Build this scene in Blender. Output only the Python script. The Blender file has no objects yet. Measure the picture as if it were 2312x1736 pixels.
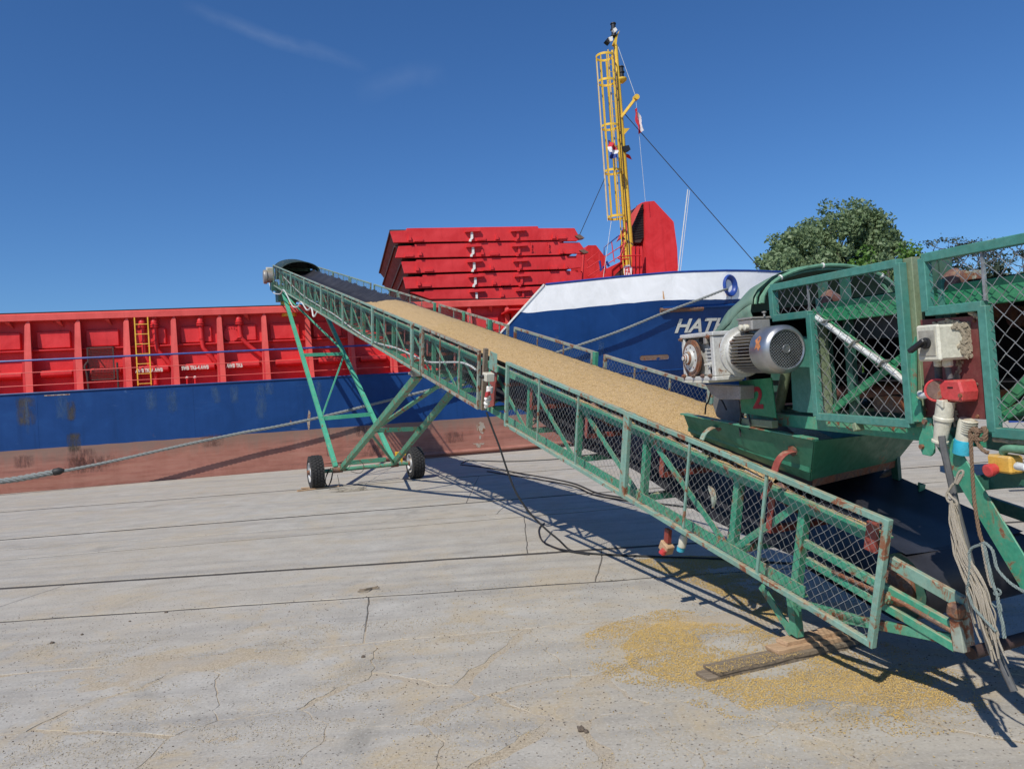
import bpy, bmesh, math, random
import numpy as np
from mathutils import Vector as V, Matrix, noise as mnoise
random.seed(7); rng = np.random.default_rng(11)
SC = bpy.context.scene
COL = SC.collection

# ------------------------------------------------------------ camera
FPX, CXP, CYP, HC = 1740.0, 1156.0, 868.0, 1.6
_rho = math.atan(.067); _p = math.atan(44*math.cos(_rho)/FPX)
_d = V((0, math.cos(_p), math.sin(_p))); _r0 = V((1, 0, 0)); _u0 = V((0, -math.sin(_p), math.cos(_p)))
_r = math.cos(_rho)*_r0 - math.sin(_rho)*_u0
_u = math.sin(_rho)*_r0 + math.cos(_rho)*_u0
CAM = V((0, 0, HC))
cam_data = bpy.data.cameras.new('camera'); cam = bpy.data.objects.new('camera', cam_data); COL.objects.link(cam)
cam_data.sensor_width = 36; cam_data.lens = 36*FPX/2312; cam_data.clip_start = .05; cam_data.clip_end = 6000
_m = Matrix((_r, _u, -_d)).transposed().to_4x4(); _m.translation = CAM
cam.matrix_world = _m
SC.camera = cam

# ------------------------------------------------------------ light
KX, KY = .44, .80                      # ground shift of a shadow per metre of height
sun_el = math.atan(1/math.hypot(KX, KY))
W = bpy.data.worlds.new('World'); SC.world = W; W.use_nodes = True
nt = W.node_tree; nt.nodes.clear()
wo = nt.nodes.new('ShaderNodeOutputWorld'); bg = nt.nodes.new('ShaderNodeBackground')
sk = nt.nodes.new('ShaderNodeTexSky'); sk.sky_type = 'NISHITA'; sk.sun_disc = False
sk.sun_elevation = sun_el; sk.sun_rotation = math.atan2(-KX, -KY)
sk.altitude = 0; sk.air_density = 1.0; sk.dust_density = .3; sk.ozone_density = 4.5
hs = nt.nodes.new('ShaderNodeHueSaturation'); hs.inputs['Saturation'].default_value = 1.12
bg.inputs['Strength'].default_value = .085
# thin cirrus streaks, fixed to directions of the sky
tc = nt.nodes.new('ShaderNodeTexCoord')
def wmath(op, a, b=None, c=None):
    n = nt.nodes.new('ShaderNodeMath'); n.operation = op
    for i, x in enumerate((a, b, c)):
        if x is None: continue
        if isinstance(x, (int, float)): n.inputs[i].default_value = x
        else: nt.links.new(x, n.inputs[i])
    return n.outputs[0]
def wdot(vec):
    n = nt.nodes.new('ShaderNodeVectorMath'); n.operation = 'DOT_PRODUCT'; n.inputs[1].default_value = vec
    nt.links.new(tc.outputs['Generated'], n.inputs[0]); return n.outputs['Value']
def wray(x, y): return (_d + _r*(x-CXP)/FPX - _u*(y-CYP)/FPX).normalized()
def streak(p, q, width, amp):
    a, b = wray(*p), wray(*q); nrm = a.cross(b).normalized(); mid = (a+b).normalized(); al = nrm.cross(mid).normalized()
    half = (b-a).length/2
    nz = nt.nodes.new('ShaderNodeTexNoise'); nz.inputs['Scale'].default_value = 9; nz.inputs['Detail'].default_value = 7
    nt.links.new(tc.outputs['Generated'], nz.inputs['Vector'])
    nn_ = wmath('MULTIPLY', wmath('SUBTRACT', nz.outputs['Fac'], .5), width*3)
    dist = wmath('ABSOLUTE', wmath('ADD', wdot(nrm), nn_))
    f1 = wmath('MAXIMUM', wmath('SUBTRACT', 1, wmath('DIVIDE', dist, width)), 0)
    f2 = wmath('MAXIMUM', wmath('SUBTRACT', 1, wmath('POWER', wmath('ABSOLUTE', wmath('DIVIDE', wdot(al), half)), 2)), 0)
    n2 = nt.nodes.new('ShaderNodeTexNoise'); n2.inputs['Scale'].default_value = 45; n2.inputs['Detail'].default_value = 6
    nt.links.new(tc.outputs['Generated'], n2.inputs['Vector'])
    front = wmath('GREATER_THAN', wdot(mid), 0)
    return wmath('MULTIPLY', wmath('MULTIPLY', wmath('MULTIPLY', wmath('MULTIPLY', f1, f2), n2.outputs['Fac']), amp), front)
st = wmath('ADD', streak((400, 10), (840, 160), .010, .10), streak((800, 215), (1010, 150), .018, .055))
mx = nt.nodes.new('ShaderNodeMixRGB'); mx.inputs['Color2'].default_value = (9, 10, 11, 1)
tm = nt.nodes.new('ShaderNodeMixRGB'); tm.blend_type = 'MULTIPLY'; tm.inputs['Fac'].default_value = 1; tm.inputs['Color2'].default_value = (.76, 1.0, 1.27, 1)
nt.links.new(sk.outputs[0], hs.inputs['Color']); nt.links.new(hs.outputs[0], tm.inputs['Color1']); nt.links.new(tm.outputs[0], mx.inputs['Color1']); nt.links.new(st, mx.inputs['Fac'])
nt.links.new(mx.outputs[0], bg.inputs['Color']); nt.links.new(bg.outputs[0], wo.inputs['Surface'])

sd = bpy.data.lights.new('sun', 'SUN'); sd.energy = 4.3; sd.angle = math.radians(.53); sd.color = (1.0, .95, .86)
so = bpy.data.objects.new('sun', sd); COL.objects.link(so); so.location = (-20, -30, 60)
so.rotation_euler = V((KX, KY, -1)).to_track_quat('-Z', 'Y').to_euler()
SC.view_settings.view_transform = 'Standard'; SC.view_settings.look = 'None'
SC.view_settings.exposure = 0.0; SC.view_settings.gamma = 1
SC.view_settings.use_curve_mapping = False
SC.render.engine = 'CYCLES'
SC.cycles.max_bounces = 6; SC.cycles.transparent_max_bounces = 12; SC.cycles.use_denoising = True

# ------------------------------------------------------------ unprojection helpers (true planes of the place)
def ray(x, y): return _d + _r*((x-CXP)/FPX) - _u*((y-CYP)/FPX)
def gz(x, y, z=0.0):
    v = ray(x, y); return CAM + v*((z-HC)/v.z)
def hit(x, y, P, n):
    v = ray(x, y); return CAM + v*((P-CAM).dot(n)/v.dot(n))
def proj(P):
    v = P-CAM; z = v.dot(_d); return CXP+FPX*v.dot(_r)/z, CYP-FPX*v.dot(_u)/z
def lerp(a, b, t): return a+(b-a)*t
def interp(x, tab):
    return float(np.interp(x, [a for a, _ in tab], [b for _, b in tab]))
def frac_y(a, b, y):                     # parameter of the segment a-b whose picture height is y
    lo, hi = 0., 1.
    ya, yb = proj(a)[1], proj(b)[1]
    for _ in range(40):
        m = (lo+hi)/2
        if (proj(lerp(a, b, m))[1]-y)*(yb-ya) > 0: hi = m
        else: lo = m
    return lerp(a, b, (lo+hi)/2)

# ------------------------------------------------------------ materials
def new_mat(name):
    m = bpy.data.materials.new(name); m.use_nodes = True
    b = m.node_tree.nodes['Principled BSDF']; return m, m.node_tree, b
class NT:
    def __init__(s, tree): s.t = tree; s.n = tree.nodes; s.l = tree.links
    def tex(s, kind, vec=None, **kw):
        n = s.n.new('ShaderNodeTex'+kind)
        for k, v in kw.items():
            if k in n.inputs: n.inputs[k].default_value = v
            else: setattr(n, k, v)
        if vec is not None: s.l.new(vec, n.inputs['Vector'])
        return n
    def coord(s, scale=(1, 1, 1), rot=(0, 0, 0), kind='Object'):
        c = s.n.new('ShaderNodeTexCoord') if kind != 'World' else s.n.new('ShaderNodeNewGeometry')
        o = c.outputs['Position'] if kind == 'World' else c.outputs[kind]
        m = s.n.new('ShaderNodeMapping'); m.inputs['Scale'].default_value = scale; m.inputs['Rotation'].default_value = rot
        s.l.new(o, m.inputs['Vector']); return m.outputs[0]
    def ramp(s, fac, stops, interp_='LINEAR'):
        r = s.n.new('ShaderNodeValToRGB'); r.color_ramp.interpolation = interp_
        e = r.color_ramp.elements
        while len(e) < len(stops): e.new(.5)
        for i, (p, c) in enumerate(stops):
            e[i].position = p; e[i].color = (c, c, c, 1) if isinstance(c, (int, float)) else (*c, 1)
        s.l.new(fac, r.inputs[0]); return r.outputs[0]
    def mix(s, fac, a, b, mode='MIX'):
        m = s.n.new('ShaderNodeMixRGB'); m.blend_type = mode
        for i, x in ((0, fac), (1, a), (2, b)):
            if isinstance(x, (int, float)): m.inputs[i].default_value = x if i == 0 else (x, x, x, 1)
            elif isinstance(x, tuple): m.inputs[i].default_value = (*x, 1)
            else: s.l.new(x, m.inputs[i])
        return m.outputs[0]
    def math(s, op, a, b=None):
        m = s.n.new('ShaderNodeMath'); m.operation = op
        for i, x in ((0, a), (1, b)):
            if x is None: continue
            if isinstance(x, (int, float)): m.inputs[i].default_value = x
            else: s.l.new(x, m.inputs[i])
        return m.outputs[0]
    def bump(s, h, strength=.3, dist=.01):
        b = s.n.new('ShaderNodeBump'); b.inputs['Strength'].default_value = strength; b.inputs['Distance'].default_value = dist
        s.l.new(h, b.inputs['Height']); return b.outputs[0]
    def sep(s, vec):
        x = s.n.new('ShaderNodeSeparateXYZ'); s.l.new(vec, x.inputs[0]); return x.outputs

def paint(name, col, rust=.3, dust=.25, scale=6.0, rough=.5, var=.25, metal=0.0, rustcol=(.17, .06, .028), dustcol=(.42, .34, .22)):
    m, t, b = new_mat(name); k = NT(t); co = k.coord()
    big = k.tex('Noise', co, Scale=scale*.35, Detail=5, Roughness=.6).outputs['Fac']
    fine = k.tex('Noise', co, Scale=scale*5, Detail=6, Roughness=.65).outputs['Fac']
    fade = tuple(min(1, c*1.25+.035) for c in col); deep = tuple(c*.72 for c in col)
    c = k.mix(k.ramp(big, [(.33, 0), (.68, 1)]), tuple(col), fade)
    c = k.mix(k.math('MULTIPLY', k.ramp(fine, [(.35, 1), (.6, 0)]), var*2), c, deep)
    if rust > 0:
        rn = k.tex('Noise', co, Scale=scale*1.3, Detail=9, Roughness=.72, Distortion=.6).outputs['Fac']
        th = .70-.22*rust
        rm = k.ramp(rn, [(th, 0), (th+.025, 1)])
        edge = k.ramp(rn, [(th-.045, 0), (th, 1)])
        rc = k.mix(fine, tuple(x*.55 for x in rustcol), tuple(x*1.9 for x in rustcol))
        c = k.mix(k.math('MULTIPLY', edge, .45), c, (.30, .19, .10)); c = k.mix(rm, c, rc)
    if dust > 0:
        geo = t.nodes.new('ShaderNodeNewGeometry'); z = k.sep(geo.outputs['Normal'])[2]
        up = k.ramp(z, [(.35, 0), (.95, 1)])
        dn = k.ramp(k.tex('Noise', co, Scale=scale*1.7, Detail=8, Roughness=.7).outputs['Fac'], [(.62-dust*.5, 0), (.78-dust*.4, 1)])
        dm = k.math('MULTIPLY', up, dn)
        side = k.math('MULTIPLY', k.ramp(k.tex('Noise', co, Scale=scale*.8, Detail=8, Roughness=.75).outputs['Fac'], [(.48, 0), (.75, 1)]), dust*.6)
        dm = k.math('MAXIMUM', dm, side)
        c = k.mix(dm, c, dustcol)
    t.links.new(c, b.inputs['Base Color'])
    b.inputs['Metallic'].default_value = metal
    t.links.new(k.ramp(fine, [(.3, min(1, rough+.15)), (.7, max(.05, rough-.1))]), b.inputs['Roughness'])
    t.links.new(k.bump(k.tex('Noise', co, Scale=scale*9, Detail=5).outputs['Fac'], .25, .004), b.inputs['Normal'])
    return m
def plain(name, col, rough=.6, metal=0., var=.3, scale=20, bump=.2):
    m, t, b = new_mat(name); k = NT(t); co = k.coord()
    f = k.tex('Noise', co, Scale=scale, Detail=6, Roughness=.65).outputs['Fac']
    c = k.mix(k.ramp(f, [(.3, 0), (.7, 1)]), tuple(x*(1-var) for x in col), tuple(min(1, x*(1+var)) for x in col))
    t.links.new(c, b.inputs['Base Color']); b.inputs['Roughness'].default_value = rough; b.inputs['Metallic'].default_value = metal
    if bump: t.links.new(k.bump(f, bump, .004), b.inputs['Normal'])
    return m
M = {}
M['mint'] = paint('mint_frame_paint', (.165, .31, .25), rust=.62, dust=.45, scale=7)
M['mint_old'] = paint('weathered_mint_paint', (.25, .30, .25), rust=.8, dust=.7, scale=6, dustcol=(.30, .24, .17))
M['green'] = paint('jade_green_paint', (.032, .26, .155), rust=.45, dust=.48, scale=6)
M['green_leg'] = paint('jade_leg_paint', (.05, .33, .20), rust=.30, dust=.12, scale=5)
M['green_rusty'] = paint('rusty_leg_paint', (.06, .25, .15), rust=.62, dust=.15, scale=7)
M['teal'] = paint('teal_guard_paint', (.042, .195, .155), rust=.06, dust=.22, scale=6)
M['teal_dusty'] = paint('dusty_post_paint', (.16, .21, .12), rust=.15, dust=.9, scale=9, dustcol=(.30, .27, .17))
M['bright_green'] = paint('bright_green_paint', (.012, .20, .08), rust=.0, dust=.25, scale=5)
M['hopper'] = paint('hopper_green_paint', (.02, .165, .09), rust=.12, dust=.16, scale=3.5, rough=.42)
M['hood'] = paint('blackish_green_hood', (.008, .030, .026), rust=.1, dust=.1, scale=6)
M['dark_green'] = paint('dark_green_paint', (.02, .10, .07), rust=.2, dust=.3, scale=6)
M['redoxide'] = paint('red_oxide_primer', (.25, .045, .03), rust=.3, dust=.25, scale=8, rough=.6)
M['board'] = paint('dark_red_board', (.135, .022, .02), rust=.0, dust=.30, scale=5, rough=.5)
M['steel_rust'] = paint('brown_rusty_steel', (.11, .055, .04), rust=.9, dust=.3, scale=9, rough=.75)
M['roller'] = paint('brown_roller_steel', (.13, .05, .038), rust=.5, dust=.35, scale=8, rough=.55)
M['silver'] = paint('silver_gear_paint', (.52, .52, .49), rust=.30, dust=.30, scale=10, rough=.42, metal=.1, dustcol=(.40,.36,.28))
M['alu'] = paint('bare_cast_metal', (.30, .29, .27), rust=.1, dust=.6, scale=14, rough=.5, metal=.5)
M['chrome'] = plain('polished_fan_cover', (.37, .375, .38), rough=.36, metal=.85, var=.35, scale=6, bump=.05)
M['galv'] = plain('galvanised_wire', (.36, .37, .35), rough=.45, metal=.6, var=.5, scale=30, bump=0)
M['galv_green'] = plain('wire_with_green_overspray', (.17, .22, .19), rough=.5, metal=.4, var=.6, scale=5, bump=0)
M['black'] = plain('black_plastic', (.018, .018, .02), rough=.5)
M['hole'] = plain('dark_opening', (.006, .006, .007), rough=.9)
M['cream'] = paint('cream_plastic', (.56, .54, .44), rust=0, dust=.35, scale=12, rough=.45)
M['redplastic'] = paint('red_plastic', (.50, .035, .035), rust=0, dust=.3, scale=12, rough=.35, dustcol=(.35, .24, .17))
M['blueplastic'] = paint('turquoise_plastic', (.02, .36, .50), rust=0, dust=.2, scale=12, rough=.35)
M['yellowplastic'] = paint('yellow_plastic', (.60, .34, .045), rust=0, dust=.5, scale=16, rough=.5)
M['whitepipe'] = paint('white_pipe', (.60, .62, .60), rust=0, dust=.35, scale=14, rough=.4)
M['tyre'] = plain('tyre_rubber', (.028, .027, .026), rough=.85, var=.4, scale=30)
M['rim'] = paint('white_wheel_rim', (.40, .42, .44), rust=.4, dust=.5, scale=10)
M['yellow'] = paint('yellow_mast_paint', (.72, .45, .03), rust=.15, dust=.0, scale=3)
M['cable'] = plain('black_cable', (.02, .02, .02), rough=.6)
M['greycable'] = plain('grey_cable', (.10, .10, .10), rough=.6)
M['cablegreen'] = plain('green_conduit', (.12, .27, .17), rough=.5)
M['glass'] = plain('lamp_glass', (.08, .1, .1), rough=.15)

def rope_mat(name, col, pitch=60):
    m, t, b = new_mat(name); k = NT(t); co = k.coord()
    w = k.tex('Wave', k.coord(rot=(.5, .4, .7)), Scale=pitch, Distortion=2.5, Detail=2).outputs['Fac']
    n = k.tex('Noise', co, Scale=8, Detail=6).outputs['Fac']
    c = k.mix(w, tuple(x*.45 for x in col), tuple(min(1, x*1.25) for x in col)); c = k.mix(k.math('MULTIPLY', n, .5), c, tuple(x*.6 for x in col))
    t.links.new(c, b.inputs['Base Color']); b.inputs['Roughness'].default_value = .9
    t.links.new(k.bump(w, .6, .01), b.inputs['Normal']); return m
M['rope'] = rope_mat('grey_mooring_rope', (.36, .38, .36))
M['twine'] = rope_mat('beige_twine', (.60, .53, .42), 150)
M['brownrope'] = rope_mat('brown_rope', (.34, .22, .14), 200)
M['bluetwine'] = rope_mat('bluish_twine', (.34, .42, .40), 150)

def belt_mat():
    m, t, b = new_mat('black_rubber_belt'); k = NT(t); co = k.coord()
    f = k.tex('Noise', co, Scale=3, Detail=7, Roughness=.65).outputs['Fac']; g = k.tex('Noise', co, Scale=120, Detail=3).outputs['Fac']
    c = k.mix(k.ramp(f, [(.35, 0), (.7, 1)]), (.016, .016, .020), (.040, .040, .048))
    d = k.ramp(k.tex('Noise', co, Scale=14, Detail=9, Roughness=.8).outputs['Fac'], [(.60, 0), (.8, .35)])
    c = k.mix(d, c, (.20, .17, .12))
    t.links.new(c, b.inputs['Base Color']); b.inputs['Roughness'].default_value = .5
    t.links.new(k.bump(g, .15, .002), b.inputs['Normal']); return m
M['belt'] = belt_mat()
def tarp_mat():
    m, t, b = new_mat('green_canvas'); k = NT(t); co = k.coord()
    f = k.tex('Noise', co, Scale=2.5, Detail=6).outputs['Fac']; g = k.tex('Noise', co, Scale=30, Detail=8, Roughness=.7).outputs['Fac']
    c = k.mix(k.ramp(f, [(.3, 0), (.7, 1)]), (.085, .17, .12), (.17, .27, .20)); c = k.mix(k.ramp(g, [(.5, 0), (.8, .5)]), c, (.24, .25, .18))
    t.links.new(c, b.inputs['Base Color']); b.inputs['Roughness'].default_value = .6
    t.links.new(k.bump(k.tex('Noise', k.coord(scale=(1, 3, 1)), Scale=6, Detail=4).outputs['Fac'], .5, .02), b.inputs['Normal']); return m
M['tarp'] = tarp_mat()
def wood(name, a, b_, sc=14):
    m, t, b = new_mat(name); k = NT(t)
    w = k.tex('Noise', k.coord(scale=(1.2, 14, 14)), Scale=sc*.35, Detail=8, Roughness=.7, Distortion=.6).outputs['Fac']
    s = k.tex('Noise', k.coord(), Scale=60, Detail=4).outputs['Fac']
    c = k.mix(k.ramp(w, [(.3, 0), (.7, 1)]), a, b_); c = k.mix(k.ramp(s, [(.62, 0), (.8, .6)]), c, (.04, .03, .025))
    t.links.new(c, b.inputs['Base Color']); b.inputs['Roughness'].default_value = .85
    t.links.new(k.bump(w, .6, .006), b.inputs['Normal']); return m
M['wood_old'] = wood('grey_weathered_wood', (.12, .09, .06), (.29, .23, .165))
M['wood_new'] = wood('pale_sawn_wood', (.34, .21, .12), (.55, .37, .22))

# ------------------------------------------------------------ mesh builder
class MB:
    def __init__(s): s.v = []; s.f = []; s.mi = []; s.cur = 0
    def face(s, idx): s.f.append(tuple(idx)); s.mi.append(s.cur)
    def hexa(s, c):                       # 8 corners: 0-3 one end, 4-7 other end
        o = len(s.v); s.v += [V(x) for x in c]
        for q in ((0, 3, 2, 1), (4, 5, 6, 7), (0, 1, 5, 4), (1, 2, 6, 5), (2, 3, 7, 6), (3, 0, 4, 7)): s.face([o+i for i in q])
        return s
    def box(s, c, X, Y, Z):               # centre and half axes
        c, X, Y, Z = V(c), V(X), V(Y), V(Z)
        return s.hexa([c-X-Y-Z, c+X-Y-Z, c+X+Y-Z, c-X+Y-Z, c-X-Y+Z, c+X-Y+Z, c+X+Y+Z, c-X+Y+Z])
    def bar(s, p, q, w, h, up=(0, 0, 1)):
        p, q = V(p), V(q); d = (q-p).normalized(); up = V(up)
        if abs(d.dot(up.normalized())) > .985: up = V((1, 0, 0)) if abs(d.x) < .9 else V((0, 1, 0))
        sd_ = d.cross(up).normalized(); uu = sd_.cross(d).normalized()
        a, b = sd_*w/2, uu*h/2
        return s.hexa([p-a-b, p+a-b, p+a+b, p-a+b, q-a-b, q+a-b, q+a+b, q-a+b])
    def angle(s, p, q, A, B, w, t=.006):  # L profile: legs along A and B from the line p-q
        p, q, A, B = V(p), V(q), V(A).normalized(), V(B).normalized()
        a, b = A*w, B*t
        s.hexa([p, p+a, p+a+b, p+b, q, q+a, q+a+b, q+b])
        a, b0, b1 = A*t, B*(t+.0005), B*w
        s.hexa([p+b0, p+a+b0, p+a+b1, p+b1, q+b0, q+a+b0, q+a+b1, q+b1])
        return s
    def tube(s, pts, r, seg=8, cap=True, twist=0.):
        pts = [V(p) for p in pts]; n = len(pts); rings = []; prev = None
        for i, p in enumerate(pts):
            d = (pts[min(i+1, n-1)]-pts[max(i-1, 0)])
            d = d.normalized() if d.length > 1e-9 else V((0, 0, 1))
            if prev is None:
                a = d.cross(V((0, 0, 1)))
                if a.length < .05: a = d.cross(V((1, 0, 0)))
            else: a = prev-d*prev.dot(d)
            a.normalize(); prev = a; b = d.cross(a)
            rr = r[i] if isinstance(r, (list, tuple)) else r
            o = len(s.v)
            for k in range(seg):
                th = 2*math.pi*k/seg+twist*i; s.v.append(p+(a*math.cos(th)+b*math.sin(th))*rr)
            rings.append(o)
        for i in range(n-1):
            for k in range(seg):
                k2 = (k+1) % seg; s.face((rings[i]+k, rings[i]+k2, rings[i+1]+k2, rings[i+1]+k))
        if cap:
            s.face([rings[0]+k for k in range(seg)][::-1]); s.face([rings[-1]+k for k in range(seg)])
        return s
    def lathe(s, o, axis, prof, seg=24, closed=False, X=None):   # prof: (distance along axis, radius)
        o, ax = V(o), V(axis).normalized()
        a = V(X) if X is not None else ax.cross(V((0, 0, 1)))
        if a.length < .05: a = ax.cross(V((1, 0, 0)))
        a.normalize(); b = ax.cross(a); base = len(s.v); n = len(prof)
        for d, r in prof:
            for k in range(seg):
                th = 2*math.pi*k/seg; s.v.append(o+ax*d+(a*math.cos(th)+b*math.sin(th))*r)
        for i in range(n-1+(1 if closed else 0)):
            j = (i+1) % n
            for k in range(seg):
                k2 = (k+1) % seg; s.face((base+i*seg+k, base+i*seg+k2, base+j*seg+k2, base+j*seg+k))
        if not closed:
            s.face([base+k for k in range(seg)][::-1]); s.face([base+(n-1)*seg+k for k in range(seg)])
        return s
    def prism(s, pts, vec):
        pts = [V(p) for p in pts]; vec = V(vec); n = len(pts); o = len(s.v)
        s.v += pts+[p+vec for p in pts]
        s.face([o+i for i in range(n)][::-1]); s.face([o+n+i for i in range(n)])
        for i in range(n): j = (i+1) % n; s.face((o+i, o+j, o+n+j, o+n+i))
        return s
    def grid(s, P, flip=False):           # P[i][j] points
        o = len(s.v); a, b = len(P), len(P[0])
        for row in P: s.v += [V(p) for p in row]
        for i in range(a-1):
            for j in range(b-1):
                q = (o+i*b+j, o+i*b+j+1, o+(i+1)*b+j+1, o+(i+1)*b+j); s.face(q[::-1] if flip else q)
        return s
    def build(s, name, mat, parent=None, loc=None, smooth=False, bevel=0, recalc=True, kind=None, label=None):
        if parent is not None:
            origin = WL[parent.name]
        else: origin = V(loc) if loc is not None else V((0, 0, 0))
        me = bpy.data.meshes.new(name)
        me.from_pydata([tuple(v-origin) for v in s.v], [], s.f)
        mats = mat if isinstance(mat, (list, tuple)) else [mat]
        for m in mats: me.materials.append(m)
        if len(mats) > 1: me.polygons.foreach_set('material_index', s.mi)
        if recalc and len(s.f) < 20000:
            bm = bmesh.new(); bm.from_mesh(me); bmesh.ops.recalc_face_normals(bm, faces=bm.faces); bm.to_mesh(me); bm.free()
        if smooth:
            me.polygons.foreach_set('use_smooth', [True]*len(me.polygons)); me.set_sharp_from_angle(angle=math.radians(smooth if smooth is not True else 40))
        o = bpy.data.objects.new(name, me); COL.objects.link(o)
        if parent is not None: o.parent = parent
        else: o.location = origin
        WL[o.name] = V(origin)
        if bevel:
            md = o.modifiers.new('bevel', 'BEVEL'); md.width = bevel; md.segments = 1; md.limit_method = 'ANGLE'
        if kind: o['kind'] = kind
        if label: o['label'] = label
        return o
WL = {}
def thing(name, label, cat, loc, group=None):
    o = bpy.data.objects.new(name, None); COL.objects.link(o); o.location = loc; o['label'] = label; o['category'] = cat
    o.empty_display_size = .1
    if group: o['group'] = group
    WL[o.name] = V(loc); return o
def tag(o, label=None, cat=None, group=None, kind=None):
    if label: o['label'] = label
    if cat: o['category'] = cat
    if group: o['group'] = group
    if kind: o['kind'] = kind
    return o
def curve_pts(pts, n=8):                  # Catmull-Rom
    pts = [V(p) for p in pts]; P = [pts[0]*2-pts[1]]+pts+[pts[-1]*2-pts[-2]]; out = []
    for i in range(1, len(P)-2):
        for k in range(n):
            t = k/n; a, b, c, d = P[i-1], P[i], P[i+1], P[i+2]
            out.append(.5*((2*b)+(c-a)*t+(2*a-5*b+4*c-d)*t*t+(3*b-a-3*c+d)*t**3))
    out.append(pts[-1]); return out
def text2d(txt, size=1., shear=0., offset=0.):
    cu = bpy.data.curves.new('t', 'FONT'); cu.body = txt; cu.size = size; cu.shear = shear; cu.offset = offset; cu.resolution_u = 3
    ob = bpy.data.objects.new('t', cu); COL.objects.link(ob)
    dg = bpy.context.evaluated_depsgraph_get(); dg.update()
    me = ob.evaluated_get(dg).to_mesh()
    vs = [v.co.copy() for v in me.vertices]; fs = [tuple(p.vertices) for p in me.polygons]
    ob.evaluated_get(dg).to_mesh_clear(); bpy.data.objects.remove(ob); bpy.data.curves.remove(cu)
    return vs, fs
def chain_mesh(mb, fn, u0, u1, v0, v1, cell, r, inside=None, jit=.1, cellv=None, wob=.4):
    """diamond wire netting over the rectangle u0..u1, v0..v1; fn(u, v, w) gives the point"""
    cv = cellv or cell; a, b = cell/2, cv/2
    nu = int(round((u1-u0)/a)); nv = int(round((v1-v0)/b)); P = {}
    for i in range(nu+1):
        for j in range(nv+1):
            if (i+j) % 2: continue
            u = u0+(u1-u0)*i/nu; v = v0+(v1-v0)*j/nv
            ju = random.uniform(-1, 1)*jit*a if 0 < i < nu else 0; jv = random.uniform(-1, 1)*jit*b if 0 < j < nv else 0
            sag = math.sin(u*3.1+v*5)*.12*a
            P[i, j] = (u+ju+sag*(0 < i < nu), v+jv)
    for (i, j), p in P.items():
        for dj in (1, -1):
            q = P.get((i+1, j+dj))
            if q is None: continue
            mu, mv = (p[0]+q[0])/2, (p[1]+q[1])/2
            if inside and not inside(mu, mv): continue
            h = r*wob*3
            A, B = fn(p[0], p[1], h if dj > 0 else -h), fn(q[0], q[1], -h if dj > 0 else h)
            d = (B-A); L_ = d.length
            if L_ < 1e-6: continue
            d /= L_; x = d.cross(V((0, 0, 1)))
            if x.length < .1: x = d.cross(V((1, 0, 0)))
            x.normalize(); y = d.cross(x); o = len(mb.v)
            for e in (A, B):
                for k in range(3):
                    th = k*2.0944; mb.v.append(e+(x*math.cos(th)+y*math.sin(th))*r)
            for k in range(3): k2 = (k+1) % 3; mb.face((o+k, o+k2, o+3+k2, o+3+k))
# ============================================================ SETTING
# ship frame: s along the hull (towards the bow), n into the ship, z up
_az = math.radians(75)
SL = V((math.sin(_az), math.cos(_az), 0)); SN = V((-SL.y, SL.x, 0)); SO = V((-8.5, 23.9, 0)); Z = V((0, 0, 1))
def SP(s, n, z): return SO+SL*s+SN*n+Z*z
def SU(x, y, n):                          # picture point on the plane n -> (s, z)
    P = hit(x, y, SO+SN*n, SN); return (P-SO).dot(SL), P.z

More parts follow.
